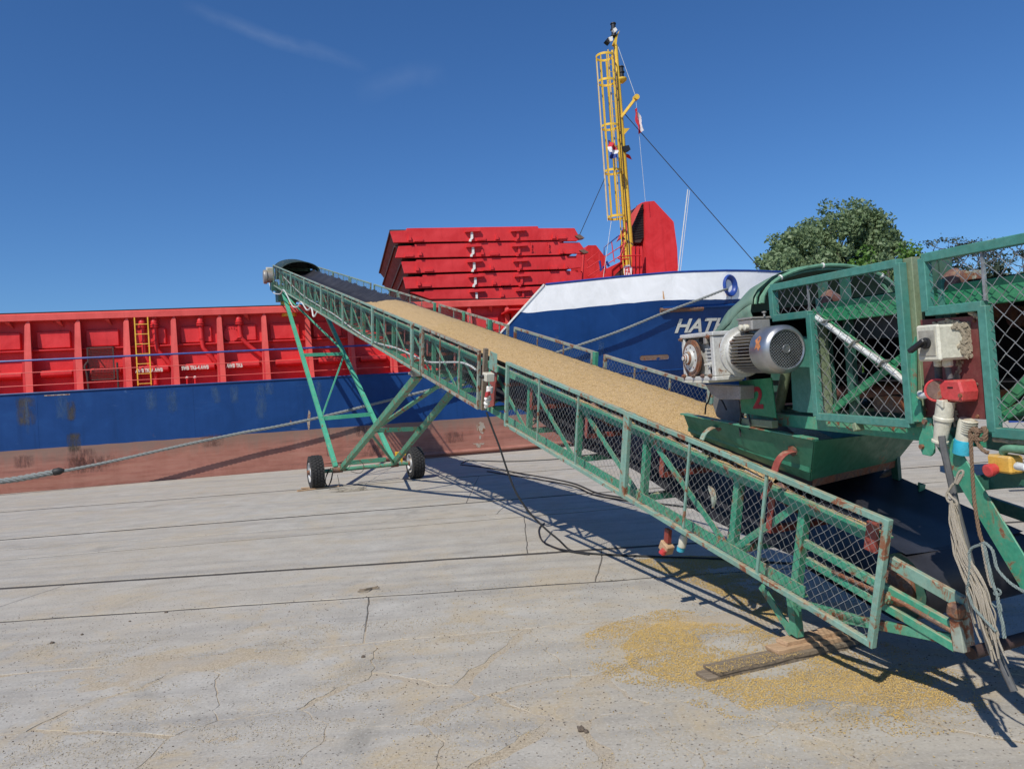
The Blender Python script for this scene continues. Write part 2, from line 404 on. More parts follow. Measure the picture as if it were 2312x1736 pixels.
def concrete_mat():
    m, t, b = new_mat('harbour_concrete'); k = NT(t); co = k.coord(kind='World')
    big = k.tex('Noise', co, Scale=.35, Detail=6, Roughness=.6).outputs['Fac']
    mid = k.tex('Noise', co, Scale=2.6, Detail=8, Roughness=.68).outputs['Fac']
    fin = k.tex('Noise', co, Scale=55, Detail=5, Roughness=.7).outputs['Fac']
    vor = k.tex('Voronoi', co, Scale=34).outputs['Distance']
    c = k.mix(k.ramp(mid, [(.3, 0), (.72, 1)]), (.335, .310, .268), (.51, .482, .425))
    c = k.mix(k.ramp(big, [(.38, .0), (.62, .6)]), c, (.43, .375, .29))
    # streaks left by tyres and sweeping along the quay
    st = k.tex('Noise', k.coord(scale=(.10, 1.6, 1), rot=(0, 0, math.radians(-9)), kind='World'), Scale=1.6, Detail=8, Roughness=.7).outputs['Fac']
    c = k.mix(k.math('MULTIPLY', k.ramp(st, [(.38, 1), (.52, 0)]), .38), c, (.215, .205, .195))
    c = k.mix(k.ramp(st, [(.6, 0), (.72, .35)]), c, (.52, .50, .46))
    # sandy dust
    ds = k.tex('Noise', co, Scale=1.15, Detail=9, Roughness=.72, Distortion=.5).outputs['Fac']
    yy = k.sep(k.coord(kind='World'))[1]
    near = k.ramp(k.math('DIVIDE', yy, 12.), [(.35, 1), (.75, .35)])
    c = k.mix(k.math('MULTIPLY', k.ramp(ds, [(.49, 0), (.62, .85)]), near), c, (.46, .365, .23))
    blot = k.tex('Noise', co, Scale=.8, Detail=7, Roughness=.7, Distortion=.8).outputs['Fac']
    c = k.mix(k.ramp(blot, [(.58, 0), (.68, .5)]), c, (.22, .205, .175))
    # dark and light stone chips, pits
    c = k.mix(k.math('MULTIPLY', k.ramp(vor, [(.14, .9), (.26, 0)]), k.ramp(k.tex('Noise', co, Scale=13, Detail=3).outputs['Fac'], [(.46, 0), (.54, 1)])), c, (.13, .115, .10))
    c = k.mix(k.ramp(fin, [(.55, 0), (.72, .7)]), c, (.60, .58, .53)); c = k.mix(k.ramp(fin, [(.28, .7), (.44, 0)]), c, (.17, .16, .15))
    t.links.new(c, b.inputs['Base Color']); b.inputs['Roughness'].default_value = .92
    h = k.math('ADD', k.math('MULTIPLY', mid, .6), k.math('MULTIPLY', fin, .5))
    t.links.new(k.bump(h, .5, .012), b.inputs['Normal']); return m
M['concrete'] = concrete_mat()
def filler_mat():
    m, t, b = new_mat('joint_dust'); k = NT(t); co = k.coord(kind='World')
    yy = k.sep(k.coord(kind='World'))[1]
    f = k.tex('Noise', co, Scale=60, Detail=5).outputs['Fac']; g = k.tex('Noise', co, Scale=3, Detail=5).outputs['Fac']
    sand = k.mix(f, (.27, .20, .125), (.56, .44, .28)); sand = k.mix(k.ramp(g, [(.45, 0), (.6, .6)]), sand, (.36, .31, .25))
    dark = k.mix(f, (.03, .028, .025), (.10, .085, .07))
    c = k.mix(k.ramp(k.math('DIVIDE', yy, 10.), [(.56, 0), (.62, 1)]), sand, dark)
    t.links.new(c, b.inputs['Base Color']); b.inputs['Roughness'].default_value = .95
    t.links.new(k.bump(f, .8, .008), b.inputs['Normal']); return m
M['filler'] = filler_mat()
def dust_mat():
    m, t, b = new_mat('sandy_crack_dust'); k = NT(t); co = k.coord(kind='World')
    f = k.tex('Noise', co, Scale=70, Detail=6, Roughness=.75).outputs['Fac']; g = k.tex('Noise', co, Scale=2.4, Detail=6, Roughness=.65).outputs['Fac']
    c = k.mix(k.ramp(f, [(.32, 0), (.68, 1)]), (.29, .225, .15), (.60, .51, .37)); c = k.mix(k.ramp(g, [(.42, 0), (.62, .7)]), c, (.43, .385, .32))
    v = k.tex('Voronoi', co, Scale=60).outputs['Distance']; c = k.mix(k.ramp(v, [(.10, .6), (.22, 0)]), c, (.14, .11, .08))
    t.links.new(c, b.inputs['Base Color']); b.inputs['Roughness'].default_value = .95
    t.links.new(k.bump(f, .8, .008), b.inputs['Normal']); return m
M['dust'] = dust_mat()

# quay bed: one sheet from behind the camera to the quay edge (joints are gaps above it)
mb = MB(); e0, e1 = SP(-90, -.02, 0), SP(80, -.02, 0)
mb.face([0, 1, 2, 3]); mb.v = [V((-90, -40, -.0075)), V((90, -40, -.0075)), V((e1.x, e1.y, -.0075)), V((e0.x, e0.y, -.0075))]
mb.prism([V((e0.x, e0.y, -.03)), V((e1.x, e1.y, -.03)), V((e1.x, e1.y, -4)), V((e0.x, e0.y, -4))], -SN*.5)
quay = mb.build('quay_ground', M['filler'], loc=(0, 0, 0), recalc=False, kind='structure')

def slab_from(poly, name='slab', top=0., jit=.012, step=.16, bev=.006, mat='concrete'):
    """a concrete slab: outline resampled and roughened, chamfered rim"""
    pts = []
    n = len(poly)
    for i in range(n):
        a, b = V((*poly[i], 0)), V((*poly[(i+1) % n], 0)); L_ = (b-a).length; st_ = step*(1 if L_ < 12 else 3)
        k = max(1, int(L_/st_))
        for q in range(k): pts.append(lerp(a, b, q/k))
    c = sum(pts, V((0, 0, 0)))/len(pts); out = []
    for p in pts:
        f = mnoise.noise(V((p.x*2.3, p.y*2.3, 3)))*jit*1.6+mnoise.noise(V((p.x*9, p.y*9, 7)))*jit
        g = mnoise.noise(V((p.x*2.1, p.y*2.1, 13)))*jit*1.6+mnoise.noise(V((p.x*8, p.y*8, 17)))*jit
        out.append(V((p.x+f, p.y+g, 0)))
    mb = MB(); m = len(out)
    def ins(p, d): v = (c-p); return p+v.normalized()*d
    tz = [top+mnoise.noise(V((p.x*1.5, p.y*1.5, 30)))*.002 for p in out]
    mb.v = [ins(p, bev)+Z*tz[i] for i, p in enumerate(out)]+[p+Z*(top-bev) for p in out]+[p-Z*.03 for p in out]
    mb.face(range(m))
    for r in (0, 1):
        for i in range(m): j = (i+1) % m; mb.face((r*m+i, (r+1)*m+i, (r+1)*m+j, r*m+j))
    return mb.build(name, M[mat], parent=quay, recalc=False)

# long strips parallel to the quay; joint lines taken from the place (x, y at two points)
JL = [((-11.29, 16.80), (-4.74, 17.46)), ((-8.24, 12.23), (.20, 13.05)), ((-7.48, 11.09), (.0, 11.42)), ((-6.87, 10.17), (-2.92, 10.62)),
      ((-5.61, 8.287), (.087, 8.245)), ((-2.83, 6.795), (.676, 6.806)), ((-3.0, 5.30), (1.5, 5.62))]
def jy(l, x): (a, b), (c, d) = l; return b+(d-b)*(x-a)/(c-a)
jn = [.20, .17, .06, .07, .13, .06, .03]
jd = lambda l, x: jy(l, max(-14, min(12, x)))
edge = lambda x: SO.y+(x-SO.x)*SL.y/SL.x
cuts = [[-40, -21, -3.5, 14, 40], [-40, -13, -.9, 12, 40], [-40, -9.2, -.35, 9, 40], [-40, -10.4, -.30, 10, 40], [-40, -7.5, .05, 8, 40], [-40, -5.1, .62, 5.8, 40], [-40, -5.6, -1.15, 1.35, 4.6, 40]]
bounds = [lambda x: edge(x)-.05]+[(lambda x, l=l: jd(l, x)) for l in JL]
for r in range(7):
    up_, lo_ = bounds[r], bounds[r+1]
    gu = 0 if r == 0 else jn[r-1]/2; gl = jn[r]/2
    for a, b in zip(cuts[r][:-1], cuts[r][1:]):
        xs = [a+.004]+[x for x in (-14, 12) if a < x < b]+[b-.004]
        sk_ = .22*(r % 3-1)
        top_ = [(x+sk_, up_(x+sk_)-gu) for x in xs]; bot_ = [(x, lo_(x)+gl) for x in xs]
        slab_from(bot_+top_[::-1], jit=.008 if r < 5 else .014)
# broken paving near the camera: irregular pieces divided by dust-filled cracks
seeds = [gz(x, y) for x, y in [(150, 1560), (640, 1545), (110, 1720), (560, 1690), (840, 1690), (880, 1590), (1100, 1650), (1040, 1500), (1290, 1570),
         (1250, 1700), (1155, 1507), (1429, 1690), (1757, 1704), (1600, 1640), (1950, 1640), (2150, 1700), (1480, 1530), (1800, 1580), (330, 1600), (1350, 1480), (2250, 1610)]]
seeds = [(p.x, p.y) for p in seeds]
gx = -11.
while gx < 12:
    gy = -3.
    while gy < 5.6:
        q = (gx+random.uniform(-.35, .35), gy+random.uniform(-.3, .3))
        if all(math.hypot(q[0]-a, q[1]-b) > .75 for a, b in seeds) and q[1] < jd(JL[-1], q[0])-.25: seeds.append(q)
        gy += .95
    gx += 1.05
def clip(poly, m, d):
    out = []
    for i in range(len(poly)):
        a, b = poly[i], poly[(i+1) % len(poly)]
        da = (a[0]-m[0])*d[0]+(a[1]-m[1])*d[1]; db = (b[0]-m[0])*d[0]+(b[1]-m[1])*d[1]
        if da <= 0: out.append(a)
        if (da < 0 < db) or (db < 0 < da): t = da/(da-db); out.append((a[0]+(b[0]-a[0])*t, a[1]+(b[1]-a[1])*t))
    return out
for i, (x, y) in enumerate(seeds):
    if y < .4 or abs(x) > 7.5: continue
    poly = [(-12, .0), (12, .0), (12, jd(JL[-1], 12)-.02), (1.5, jd(JL[-1], 1.5)-.02), (-3, jd(JL[-1], -3)-.02), (-12, jd(JL[-1], -12)-.02)]
    for j, (u, w) in enumerate(seeds):
        if i == j: continue
        dx, dy = u-x, w-y; L_ = math.hypot(dx, dy)
        if L_ > 4: continue
        hq = ((i+j)*37+i*j*11) % 10; gap = .0035 if hq < 5 else .012+.006*(hq-5)
        poly = clip(poly, ((x+u)/2-dx/L_*gap, (y+w)/2-dy/L_*gap), (dx/L_, dy/L_))
        if len(poly) < 3: break
    if len(poly) >= 3: slab_from(poly, jit=.045, step=.05, bev=.002, top=random.uniform(-.001, .0015))
def dust_h(x, y):
    n1 = mnoise.noise(V((x*1.3, y*1.6, 40)))*.6+mnoise.noise(V((x*3.7, y*4.2, 41)))*.35+mnoise.noise(V((x*11, y*12, 42)))*.22+mnoise.noise(V((x*33, y*36, 43)))*.14
    near_edge = math.exp(-((y-jd(JL[-1], x)+.12)/.16)**2)
    return -.0028+max(-.0005, .0105*(n1-.055)+.0045*near_edge)
P_ = [[V((x, y, dust_h(x, y))) for y in np.arange(2.1, 5.75, .022)] for x in np.arange(-5.2, 4.8, .024)]
mb = MB().grid(P_); mb.build('crack_dust', M['dust'], quay, recalc=False, smooth=True, kind='stuff')
# the rest of the near apron, outside the picture
for a, b in ((-40, -7.9), (7.9, 40)): slab_from([(a, .4), (b, .4), (b, jd(JL[-1], b)-.03), (a, jd(JL[-1], a)-.03)], step=.5, top=-.006)
slab_from([(-40, -38), (40, -38), (40, .38), (-40, .38)], step=2, top=-.008)

# water and far bank
m, t, b = new_mat('harbour_water'); k = NT(t)
b.inputs['Base Color'].default_value = (.012, .03, .035, 1); b.inputs['Roughness'].default_value = .12
t.links.new(k.bump(k.tex('Noise', k.coord(kind='World'), Scale=1.5, Detail=6).outputs['Fac'], .5, .15), b.inputs['Normal'])
M['water'] = m
mb = MB(); mb.v = [V((-3000, -500, -1.6)), V((3000, -500, -1.6)), V((3000, 5000, -1.6)), V((-3000, 5000, -1.6))]; mb.face([0, 1, 2, 3])
mb.build('harbour_water', M['water'], loc=(0, 0, 0), recalc=False, kind='structure')
M['grass'] = plain('far_bank_grass', (.07, .095, .03), rough=.95, var=.5, scale=.3)
P_ = []
for i in range(61):
    x = -900+i*30; row = []
    for j in range(22):
        y = 58+((j/21)**1.8)*2400; h = -1.9 if j == 0 else .7+mnoise.noise(V((x*.01, y*.006, 4)))*1.0+min(3, (y-58)*.012)
        row.append(V((x, y+x*.1, h)))
    P_.append(row)
mb = MB().grid(P_); mb.build('far_bank', M['grass'], loc=(0, 0, 0), recalc=False, kind='structure', smooth=True)

# ============================================================ SHIP
def hull_mat(name, col, streak=.3, rusty=.2, kind='side'):
    m, t, b = new_mat(name); k = NT(t); co = k.coord(rot=(0, 0, -(math.pi/2-_az)))
    vert = k.tex('Noise', k.coord(rot=(0, 0, -(math.pi/2-_az)), scale=(2.2, 2.2, .12)), Scale=1.6, Detail=8, Roughness=.7).outputs['Fac']
    cl = k.tex('Noise', co, Scale=.9, Detail=9, Roughness=.7, Distortion=1.2).outputs['Fac']
    scr = k.tex('Noise', k.coord(rot=(0, 0, -(math.pi/2-_az)), scale=(.35, 1, 2.4)), Scale=2.2, Detail=11, Roughness=.8, Distortion=2.).outputs['Fac']
    fine = k.tex('Noise', co, Scale=14, Detail=6).outputs['Fac']
    lt = tuple(min(1, x*1.3+(.004 if kind == 'blue' else .03)) for x in col); dk = tuple(x*.62 for x in col)
    c = k.mix(k.ramp(cl, [(.35, 0), (.68, .8)]), col, lt); c = k.mix(k.math('MULTIPLY', k.ramp(vert, [(.5, 0), (.72, 1)]), streak), c, lt)
    c = k.mix(k.math('MULTIPLY', k.ramp(vert, [(.28, 1), (.45, 0)]), streak), c, dk)
    if kind == 'blue':
        c = k.mix(k.ramp(scr, [(.62, 0), (.66, .5)]), c, (.10, .17, .32))
        c = k.mix(k.ramp(cl, [(.56, 0), (.7, .5)]), c, (.010, .062, .20))
    if kind == 'boot':
        hor = k.tex('Noise', k.coord(rot=(0, 0, -(math.pi/2-_az)), scale=(.18, 1, 3.5)), Scale=2.0, Detail=9, Roughness=.72).outputs['Fac']
        c = k.mix(k.ramp(hor, [(.45, 0), (.7, .7)]), c, (.40, .21, .155)); c = k.mix(k.ramp(hor, [(.3, .7), (.45, 0)]), c, (.12, .075, .06))
        z = k.sep(k.coord(kind='World'))[2]
        top = k.ramp(k.math('ADD', k.math('DIVIDE', z, 2.), k.math('MULTIPLY', k.math('SUBTRACT', vert, .5), .5)), [(.36, 0), (.56, .8)])
        c = k.mix(top, c, (.21, .14, .11))
    if rusty:
        rs = k.tex('Noise', k.coord(rot=(0, 0, -(math.pi/2-_az)), scale=(1, 1, .33)), Scale=1.1, Detail=9, Roughness=.68, Distortion=.4).outputs['Fac']
        c = k.mix(k.ramp(rs, [(.735-.12*rusty, 0), (.80-.12*rusty, .8)]), c, (.17, .085, .04))
    t.links.new(c, b.inputs['Base Color']); b.inputs['Roughness'].default_value = .45; b.inputs['Specular IOR Level'].default_value = .3
    dent = k.tex('Noise', co, Scale=.7, Detail=3).outputs['Fac']
    t.links.new(k.bump(k.math('ADD', dent, k.math('MULTIPLY', fine, .03)), .35, .06), b.inputs['Normal']); return m
M['hblue'] = hull_mat('hull_blue_paint', (.0035, .038, .150), .5, .35, 'blue')
M['hboot'] = hull_mat('hull_antifouling_brown', (.27, .105, .075), .35, .1, 'boot')
M['hwhite'] = hull_mat('hull_white_paint', (.80, .80, .79), .04, .0)
M['sred'] = hull_mat('ship_red_paint', (.57, .022, .024), .42, .30)
M['sred_faded'] = hull_mat('faded_ship_red_paint', (.60, .075, .062), .25, .12)
M['sblue'] = plain('ship_blue_trim', (.015, .05, .25), rough=.4, var=.25, scale=6)
M['swhite'] = paint('ship_white_trim', (.78, .76, .70), rust=.25, dust=0, scale=5)
M['syellow'] = paint('ship_yellow_trim', (.70, .40, .02), rust=.25, dust=0, scale=5)
M['brown_steel'] = paint('unpainted_brown_steel', (.17, .10, .07), rust=.6, dust=0, scale=2, rough=.8)
M['dark_rubber'] = plain('dark_seal_rubber', (.02, .02, .02), rough=.8)
M['grime_shade'] = plain('grimy_shaded_metal', (.06, .035, .03), rough=.8)  # grimy metal, also the shade colour between the motor's fins

T_NT = [(-60, 0), (14.5, 0), (16, .05), (17.4, .22), (18.8, .62), (20.4, 1.30), (22, 2.4), (24.2, 4.3), (25.2, 5.4), (25.6, 6)]
T_NW = [(-60, 0), (8.5, 0), (10, .08), (11.5, .35), (13, .8), (15, 1.65), (17, 2.7), (19, 3.8), (21, 4.9), (23, 6), (26, 6)]
T_TOP = [(-60, 2.83), (7.29, 2.83), (10.18, 5.62), (13.03, 5.83), (15.1, 5.95), (17.5, 6.01), (20, 6.08), (25.6, 6.35)]
T_WB = [(9.25, 4.66), (12.96, 4.88), (14.5, 4.96), (17.2, 4.94), (20, 5.02), (25.6, 5.25)]
def hull_n(s, z):
    a, b_ = interp(s, T_NT), interp(s, T_NW)
    f = 0 if z <= 0 else interp(z, [(0, 0), (2.45, .72), (4.95, 1), (9, 1)])
    return a+(b_-a)*(1-f)
def HP(s, z, out=0.): return SP(s, hull_n(s, z)-out, z)
stations = [-60, -40, -25, -15]+list(np.arange(-12, 7.2, .25))+[7.29, 7.5, 7.75, 8, 8.3, 8.6, 8.9, 9.25]+list(np.arange(9.5, 16.2, .25))+list(np.arange(16.3, 18.3, .1))+list(np.arange(18.6, 25.7, .4))+[25.6]
stations = sorted(set(round(float(x), 3) for x in stations if x <= 25.6))
ship = thing('cargo_ship', 'long blue and red cargo ship with white forecastle moored along the quay', 'ship', SP(0, 0, 0))
hb = MB()
def zb_(s): return 1.22+.012*mnoise.noise(V((s*1.7, 0, 60)))+.012*mnoise.noise(V((s*6.1, 0, 61)))
hb.cur = 1; hb.grid([[HP(s, z) for z in (-4, -1.5, 0, .35, .8, zb_(s))] for s in stations])
hb.cur = 0
def bt(s): return interp(s, T_TOP) if s <= 9.25 else interp(s, T_WB)+(.018*mnoise.noise(V((s*2.1, 0, 62)))+.014*mnoise.noise(V((s*7, 0, 63))))*min(1, (s-9.25)*2)
hb.grid([[HP(s, z) for z in (zb_(s), 1.65, 2.05, 2.45)]+[HP(s, lerp(2.45, bt(s), f)) for f in (.25, .5, .75, 1)] for s in stations])
hb.cur = 2
ws = [s for s in stations if s >= 9.25]; hwx, hwz = SU(1648, 645, .25)
rows = [[HP(s, lerp(bt(s), interp(s, T_TOP), f)) for f in np.linspace(0, 1, 12)] for s in ws]
o = len(hb.v)
for r_ in rows: hb.v += r_
for i in range(len(ws)-1):
    for j in range(11):
        c_ = (rows[i][j]+rows[i+1][j+1])/2; cs, cz = (c_-SO).dot(SL), c_.z
        if ((cs-hwx)/.27)**2+((cz-hwz)/.33)**2 < 1: continue
        hb.face((o+i*12+j, o+i*12+j+1, o+(i+1)*12+j+1, o+(i+1)*12+j))
hull = hb.build('hull', [M['hblue'], M['hboot'], M['hwhite']], ship, smooth=30)
# far side of the hull and decks
mb = MB(); mb.grid([[SP(s, 12-hull_n(s, z), z) for z in (-4, 0, 2.45, 2.83 if s < 7.3 else min(5.9, interp(s, T_TOP)))] for s in stations]); mb.build('hull_far_side', M['hblue'], ship)
mb = MB()
mb.face([0, 1, 2, 3]); mb.v = [SP(-60, .02, 2.80), SP(9.2, .02, 2.80), SP(9.2, 12, 2.80), SP(-60, 12, 2.80)]; mb.build('main_deck', M['sred'], ship, recalc=False)
fp = [SP(s, hull_n(s, 4.9)+.06, 4.85) for s in (8.9, 12, 16, 18.8, 20.4, 22, 24.2, 25.4)]; bp = [SP(s, 12-hull_n(s, 4.9)-.06, 4.85) for s in (25.4, 24.2, 22, 20.4, 18.8, 12, 8.9)]
MB().prism(fp+bp, -Z*.05).build('forecastle_deck', M['sred'], ship)
MB().prism([SP(9.2, .1, 2.8), SP(9.2, 11.9, 2.8), SP(9.2, 11.9, 4.8), SP(9.2, .1, 4.8)], SL*.06).build('forecastle_bulkhead', M['sred'], ship)
# bulwark thickness, cap rail and diagonal edge
bw = [s for s in stations if s >= 7.29]
mb = MB(); mb.grid([[HP(s, max(2.83, interp(s, T_TOP)-1.15), -.05), HP(s, interp(s, T_TOP)-.01, -.05)] for s in bw]); mb.build('bulwark_inside', M['hwhite'], ship)
MB().tube([HP(s, interp(s, T_TOP)+.015, -.02) for s in bw if s >= 10.1], .045, 8).build('cap_rail', M['sblue'], ship, smooth=True)
MB().bar(HP(7.2, 2.76, 0), HP(10.18, 5.64, 0), .05, .07, SN).build('bulwark_edge', M['swhite'], ship)
MB().tube([HP(s, z, .01) for s, z in [(x, 2.845) for x in np.arange(-40, 7.4, 2.)]], .03, 6).build('deck_edge_bar', M['hblue'], ship)
# rubbing strake low on the hull, rusty fender plate under the white band, recess, knuckle
mb = MB(); sx_ = list(np.arange(2.2, 13, .6)); mb.tube([HP(s, .13, .0) for s in sx_], [.01, .03, .05, .065]+[.075]*(len(sx_)-4), 10); mb.build('rubbing_strake', M['hboot'], ship, smooth=True)
mb = MB(); mb.tube([HP(s, 4.66+.02*(s-14.6), .03) for s in np.arange(14.6, 24, .5)], .075, 8); mb.build('upper_strake', M['hblue'], ship, smooth=True)
mb = MB(); mb.tube([HP(s, 4.60+.012*(s-14.6), .05) for s in np.arange(14.5, 16.3, .25)], .085, 8); mb.build('worn_strake_end', M['steel_rust'], ship, smooth=True)
(sa, za), (sb, zb) = SU(1452, 808, .2), SU(1508, 805, .2)
pts = [(sa+(.13*math.cos(th) if 1 else 0)+(0 if math.cos(th) < 0 else sb-sa), (za+zb)/2+.105*math.sin(th)) for th in np.linspace(0, 2*math.pi, 25)[:-1]]
mb = MB(); mb.prism([HP(s, z, .006) for s, z in pts], SN*.02); mb.build('recess_plate', M['brown_steel'], ship)
mb = MB(); mb.tube([HP(s, z, .008) for s, z in pts]+[HP(*pts[0], .008)], .012, 5); mb.build('recess_rim', M['hblue'], ship)
mb = MB(); mb.tube([HP(s, 2.45, -.012) for s in np.arange(11.8, 24, .5)], .035, 6); mb.build('knuckle_bar', M['hblue'], ship, smooth=True)
# vertical and horizontal plate seams
mb = MB()
for s in (-9.6, -5.55, -1.3, 1.95, 6.2, 10.4): mb.box(HP(s, 2.02, .001), SL*.004, SN*.003, Z*.78)
mb.build('plate_seams', M['hblue'], ship)
# fairlead: oval ring with a funnel
mb = MB(); cs, cz = hwx, hwz
N0 = (HP(cs+.3, cz)-HP(cs-.3, cz)).normalized(); NI = Z.cross(N0).normalized()
if NI.dot(SN) < 0: NI = -NI
prof = [(-.04, 1.10), (-.09, 1.02), (-.08, .88), (-.02, .72), (.10, .56), (.30, .42), (.7, .36)]
rings = [[HP(cs, cz)+NI*d_+N0*.30*q*math.cos(a_)+Z*.375*q*math.sin(a_) for a_ in np.linspace(0, 2*math.pi, 33)] for d_, q in [(.04, 1.13)]+prof]
mb.grid(rings); mb.build('fairlead', M['sblue'], ship, smooth=60)
# rust runs under the fairlead and the seam
m, t, b = new_mat('rust_run'); k = NT(t); f = k.tex('Noise', k.coord(scale=(4, 4, .5)), Scale=3, Detail=6).outputs['Fac']
t.links.new(k.mix(f, (.40, .15, .03), (.75, .48, .25)), b.inputs['Base Color']); b.inputs['Roughness'].default_value = .7; M['rustrun'] = m
def softened(name, base, amax=.7):                 # same paint, fading out irregularly towards the patch's own edge
    m = M[base].copy(); m.name = name; t = m.node_tree; k = NT(t); b = t.nodes['Principled BSDF']
    tc_ = t.nodes.new('ShaderNodeTexCoord'); sx = k.sep(tc_.outputs['Generated'])
    def edge_(o): return k.math('MULTIPLY', k.math('MULTIPLY', o, k.math('SUBTRACT', 1, o)), 4)
    e = k.math('MULTIPLY', edge_(sx[0]), k.math('MINIMUM', k.math('MULTIPLY', edge_(sx[2]), 1.6), 1))
    n = k.tex('Noise', k.coord(scale=(3, 3, .9)), Scale=3.5, Detail=9, Roughness=.75).outputs['Fac']
    t.links.new(k.ramp(k.math('MULTIPLY', k.math('POWER', e, 1.4), k.ramp(n, [(.36, 0), (.62, 1)])), [(.08, 0), (.9, amax)]), b.inputs['Alpha']); return m
def stain(name, poly, mat='rustrun', out=.004, fx=0.):
    mb = MB(); mb.prism([HP(s, z, out) for s, z in poly], SN*.003); mb.build(name, M[mat], ship)
def jag(s0, s1, z0, z1, seed):            # a drip shape: ragged lower end
    r_ = random.Random(seed); n = 7; p = [(s0+(s1-s0)*i/n, z1) for i in range(n+1)]
    return p+[(s0+(s1-s0)*i/n, z0+(z1-z0)*r_.uniform(0, .75)) for i in range(n, -1, -1)]
for q in range(7):
    xx = cs-.22+q*.06; stain('rust_stain', [(xx, cz-.33+.02*abs(q-3)), (xx+.035, cz-.33+.02*abs(q-3)), (xx+.02, cz-.40-.10*(q % 3)), (xx+.008, cz-.38-.12*(q % 3))])
sq, zq = SU(1496, 678, .1); stain('rust_stain', [(sq-.02, zq+.32), (sq+.01, zq+.32), (sq+.04, zq+.02), (sq-.03, zq+.03)])
# old welds and patches on the side
M['stain_base'] = hull_mat('weathered_hull_base', (.075, .062, .045), .6, .9); M['stain_dark'] = softened('weathered_hull_patch', 'stain_base', .6)
M['stain_pb'] = hull_mat('faded_blue_base', (.05, .11, .23), .6, .3); M['stain_pale'] = softened('faded_hull_patch', 'stain_pb', .38); M['stain_bb'] = hull_mat('dark_boot_base', (.13, .06, .05), .6, .9); M['stain_boot'] = softened('dark_boot_patch', 'stain_bb', .35)
M['patch_white'] = paint('flaked_pale_mark', (.32, .27, .22), rust=.7, dust=0, scale=6)
for (x0, y0, x1, y1), sd_ in zip([(39, 893, 78, 958), (155, 903, 166, 945)], (1, 2)):
    (a0, b0), (a1, b1) = SU(x0, y0, 0), SU(x1, y1, 0); 
    stain('weathered_patch', [(a0-.1, b1-.1), (a1+.1, b1-.1), (a1+.1, b0+.02), (a0-.1, b0+.02)], 'stain_dark')
for px in ([(160, 1005), (163, 990), (168, 985), (173, 992), (176, 1008), (168, 1012)],):
    stain('weathered_patch', [SU(x, y, 0) for x, y in ((148, 975), (186, 975), (186, 1022), (148, 1022))], 'stain_dark')
rs_ = random.Random(12)
for q in range(16):
    s_ = rs_.choice([-9, -8.2, -7.1, -5.0, -3.9, -2.2, -.4, .9, 2.6, 3.7, 5.1, 6.4, -6.0, 8.8, 10.6, 12.3])+rs_.uniform(-.3, .3); w_ = rs_.uniform(.05, .22); h_ = rs_.uniform(.3, 1.3); tp_ = min(2.82, bt(s_))-.01 if s_ < 8 else rs_.uniform(3.2, 4.4)
    stain('weathered_patch', [(s_-w_, tp_-h_), (s_+w_, tp_-h_), (s_+w_, tp_), (s_-w_, tp_)], 'stain_pale', out=.0045)
for q in range(9):
    s_ = rs_.uniform(-9, 8); z_ = rs_.uniform(.3, 1.1); w_ = rs_.uniform(.3, .9)
    stain('weathered_patch', [(s_-w_, z_-.2), (s_+w_, z_-.2), (s_+w_, z_+.25), (s_-w_, z_+.25)], 'stain_boot', out=.0045)
for px in ([(100, 892), (158, 889), (158, 891.5), (100, 894.5)], [(693, 952), (697, 925), (701, 932), (699, 968), (696, 970)], [(654, 956), (656, 948), (659, 953), (657, 959)],
           [(1076, 960), (1084, 952), (1092, 955), (1096, 968), (1090, 980), (1084, 976), (1077, 972)], [(1082, 983), (1086, 983), (1086, 991), (1082, 991)],
           [(1066, 1001), (1094, 1000), (1092, 1003), (1086, 1004), (1084, 1011), (1076, 1009), (1075, 1004)]):
    stain('flaked_mark', [SU(x, y, 0) for x, y in px], 'patch_white', out=.006)
# name on the bow
M['letter'] = plain('off_white_letter', (.62, .60, .52), rough=.6, var=.15)
vs, fs = text2d('HATH', 1.0, .32, .03)
xs_ = [v.x for v in vs]; ys_ = [v.y for v in vs]
(s_l, z_b), (s_t, z_t) = SU(1528, 751, .05), SU(1545, 719, .05); s_r = 17.52
mb = MB(); kx_ = (s_r-s_l)/(max(xs_)-min(xs_)); kz_ = (z_t-z_b)/(max(ys_)-min(ys_))
mb.v = [HP(s_l+(v.x-min(xs_))*kx_, z_b+(v.y-min(ys_))*kz_, .02) for v in vs]; [mb.face(f) for f in fs]
mb.build('name_lettering', M['letter'], ship, recalc=False)

# ---- coaming
mb = MB(); mb.prism([SP(-60, 1.38, 2.8), SP(12.4, 1.38, 2.8), SP(12.4, 1.38, 5.1), SP(-60, 1.38, 5.1)], SN*.04)
coam = mb.build('coaming', M['sred'], ship)
def sub(mb, name, mat, par, **k): return mb.build(name, mat, par, **k)
mb = MB(); mb.prism([SP(-60, 1.0, 5.10), SP(-60, 1.0, 5.28), SP(-60, 1.06, 5.33), SP(-60, 1.6, 5.33), SP(-60, 1.6, 5.10)], SL*72.4); sub(mb, 'coaming_top_rail', M['sred_faded'], coam)
MB().box(SP(-24, 1.3, 5.345), SL*35.9, SN*.26, Z*.012).build('seal_strip', M['dark_rubber'], coam)
ribs = [-6.02+1.372*i for i in range(-9, 14)]
for i, s in enumerate(ribs):
    mb = MB(); mb.prism([SP(s-.008, 1.37, 2.82), SP(s-.008, .86, 2.82), SP(s-.008, 1.07, 4.98), SP(s-.008, 1.37, 5.09)], SL*.016)
    mb.prism([SP(s-.13, .84, 2.82), SP(s+.13, .84, 2.82), SP(s+.075, 1.045, 4.98), SP(s+.05, 1.06, 5.09), SP(s+.0, 1.06, 5.09), SP(s-.075, 1.045, 4.96)], SN*.016)
    sub(mb, 'coaming_rib', M['sred_faded'], coam)
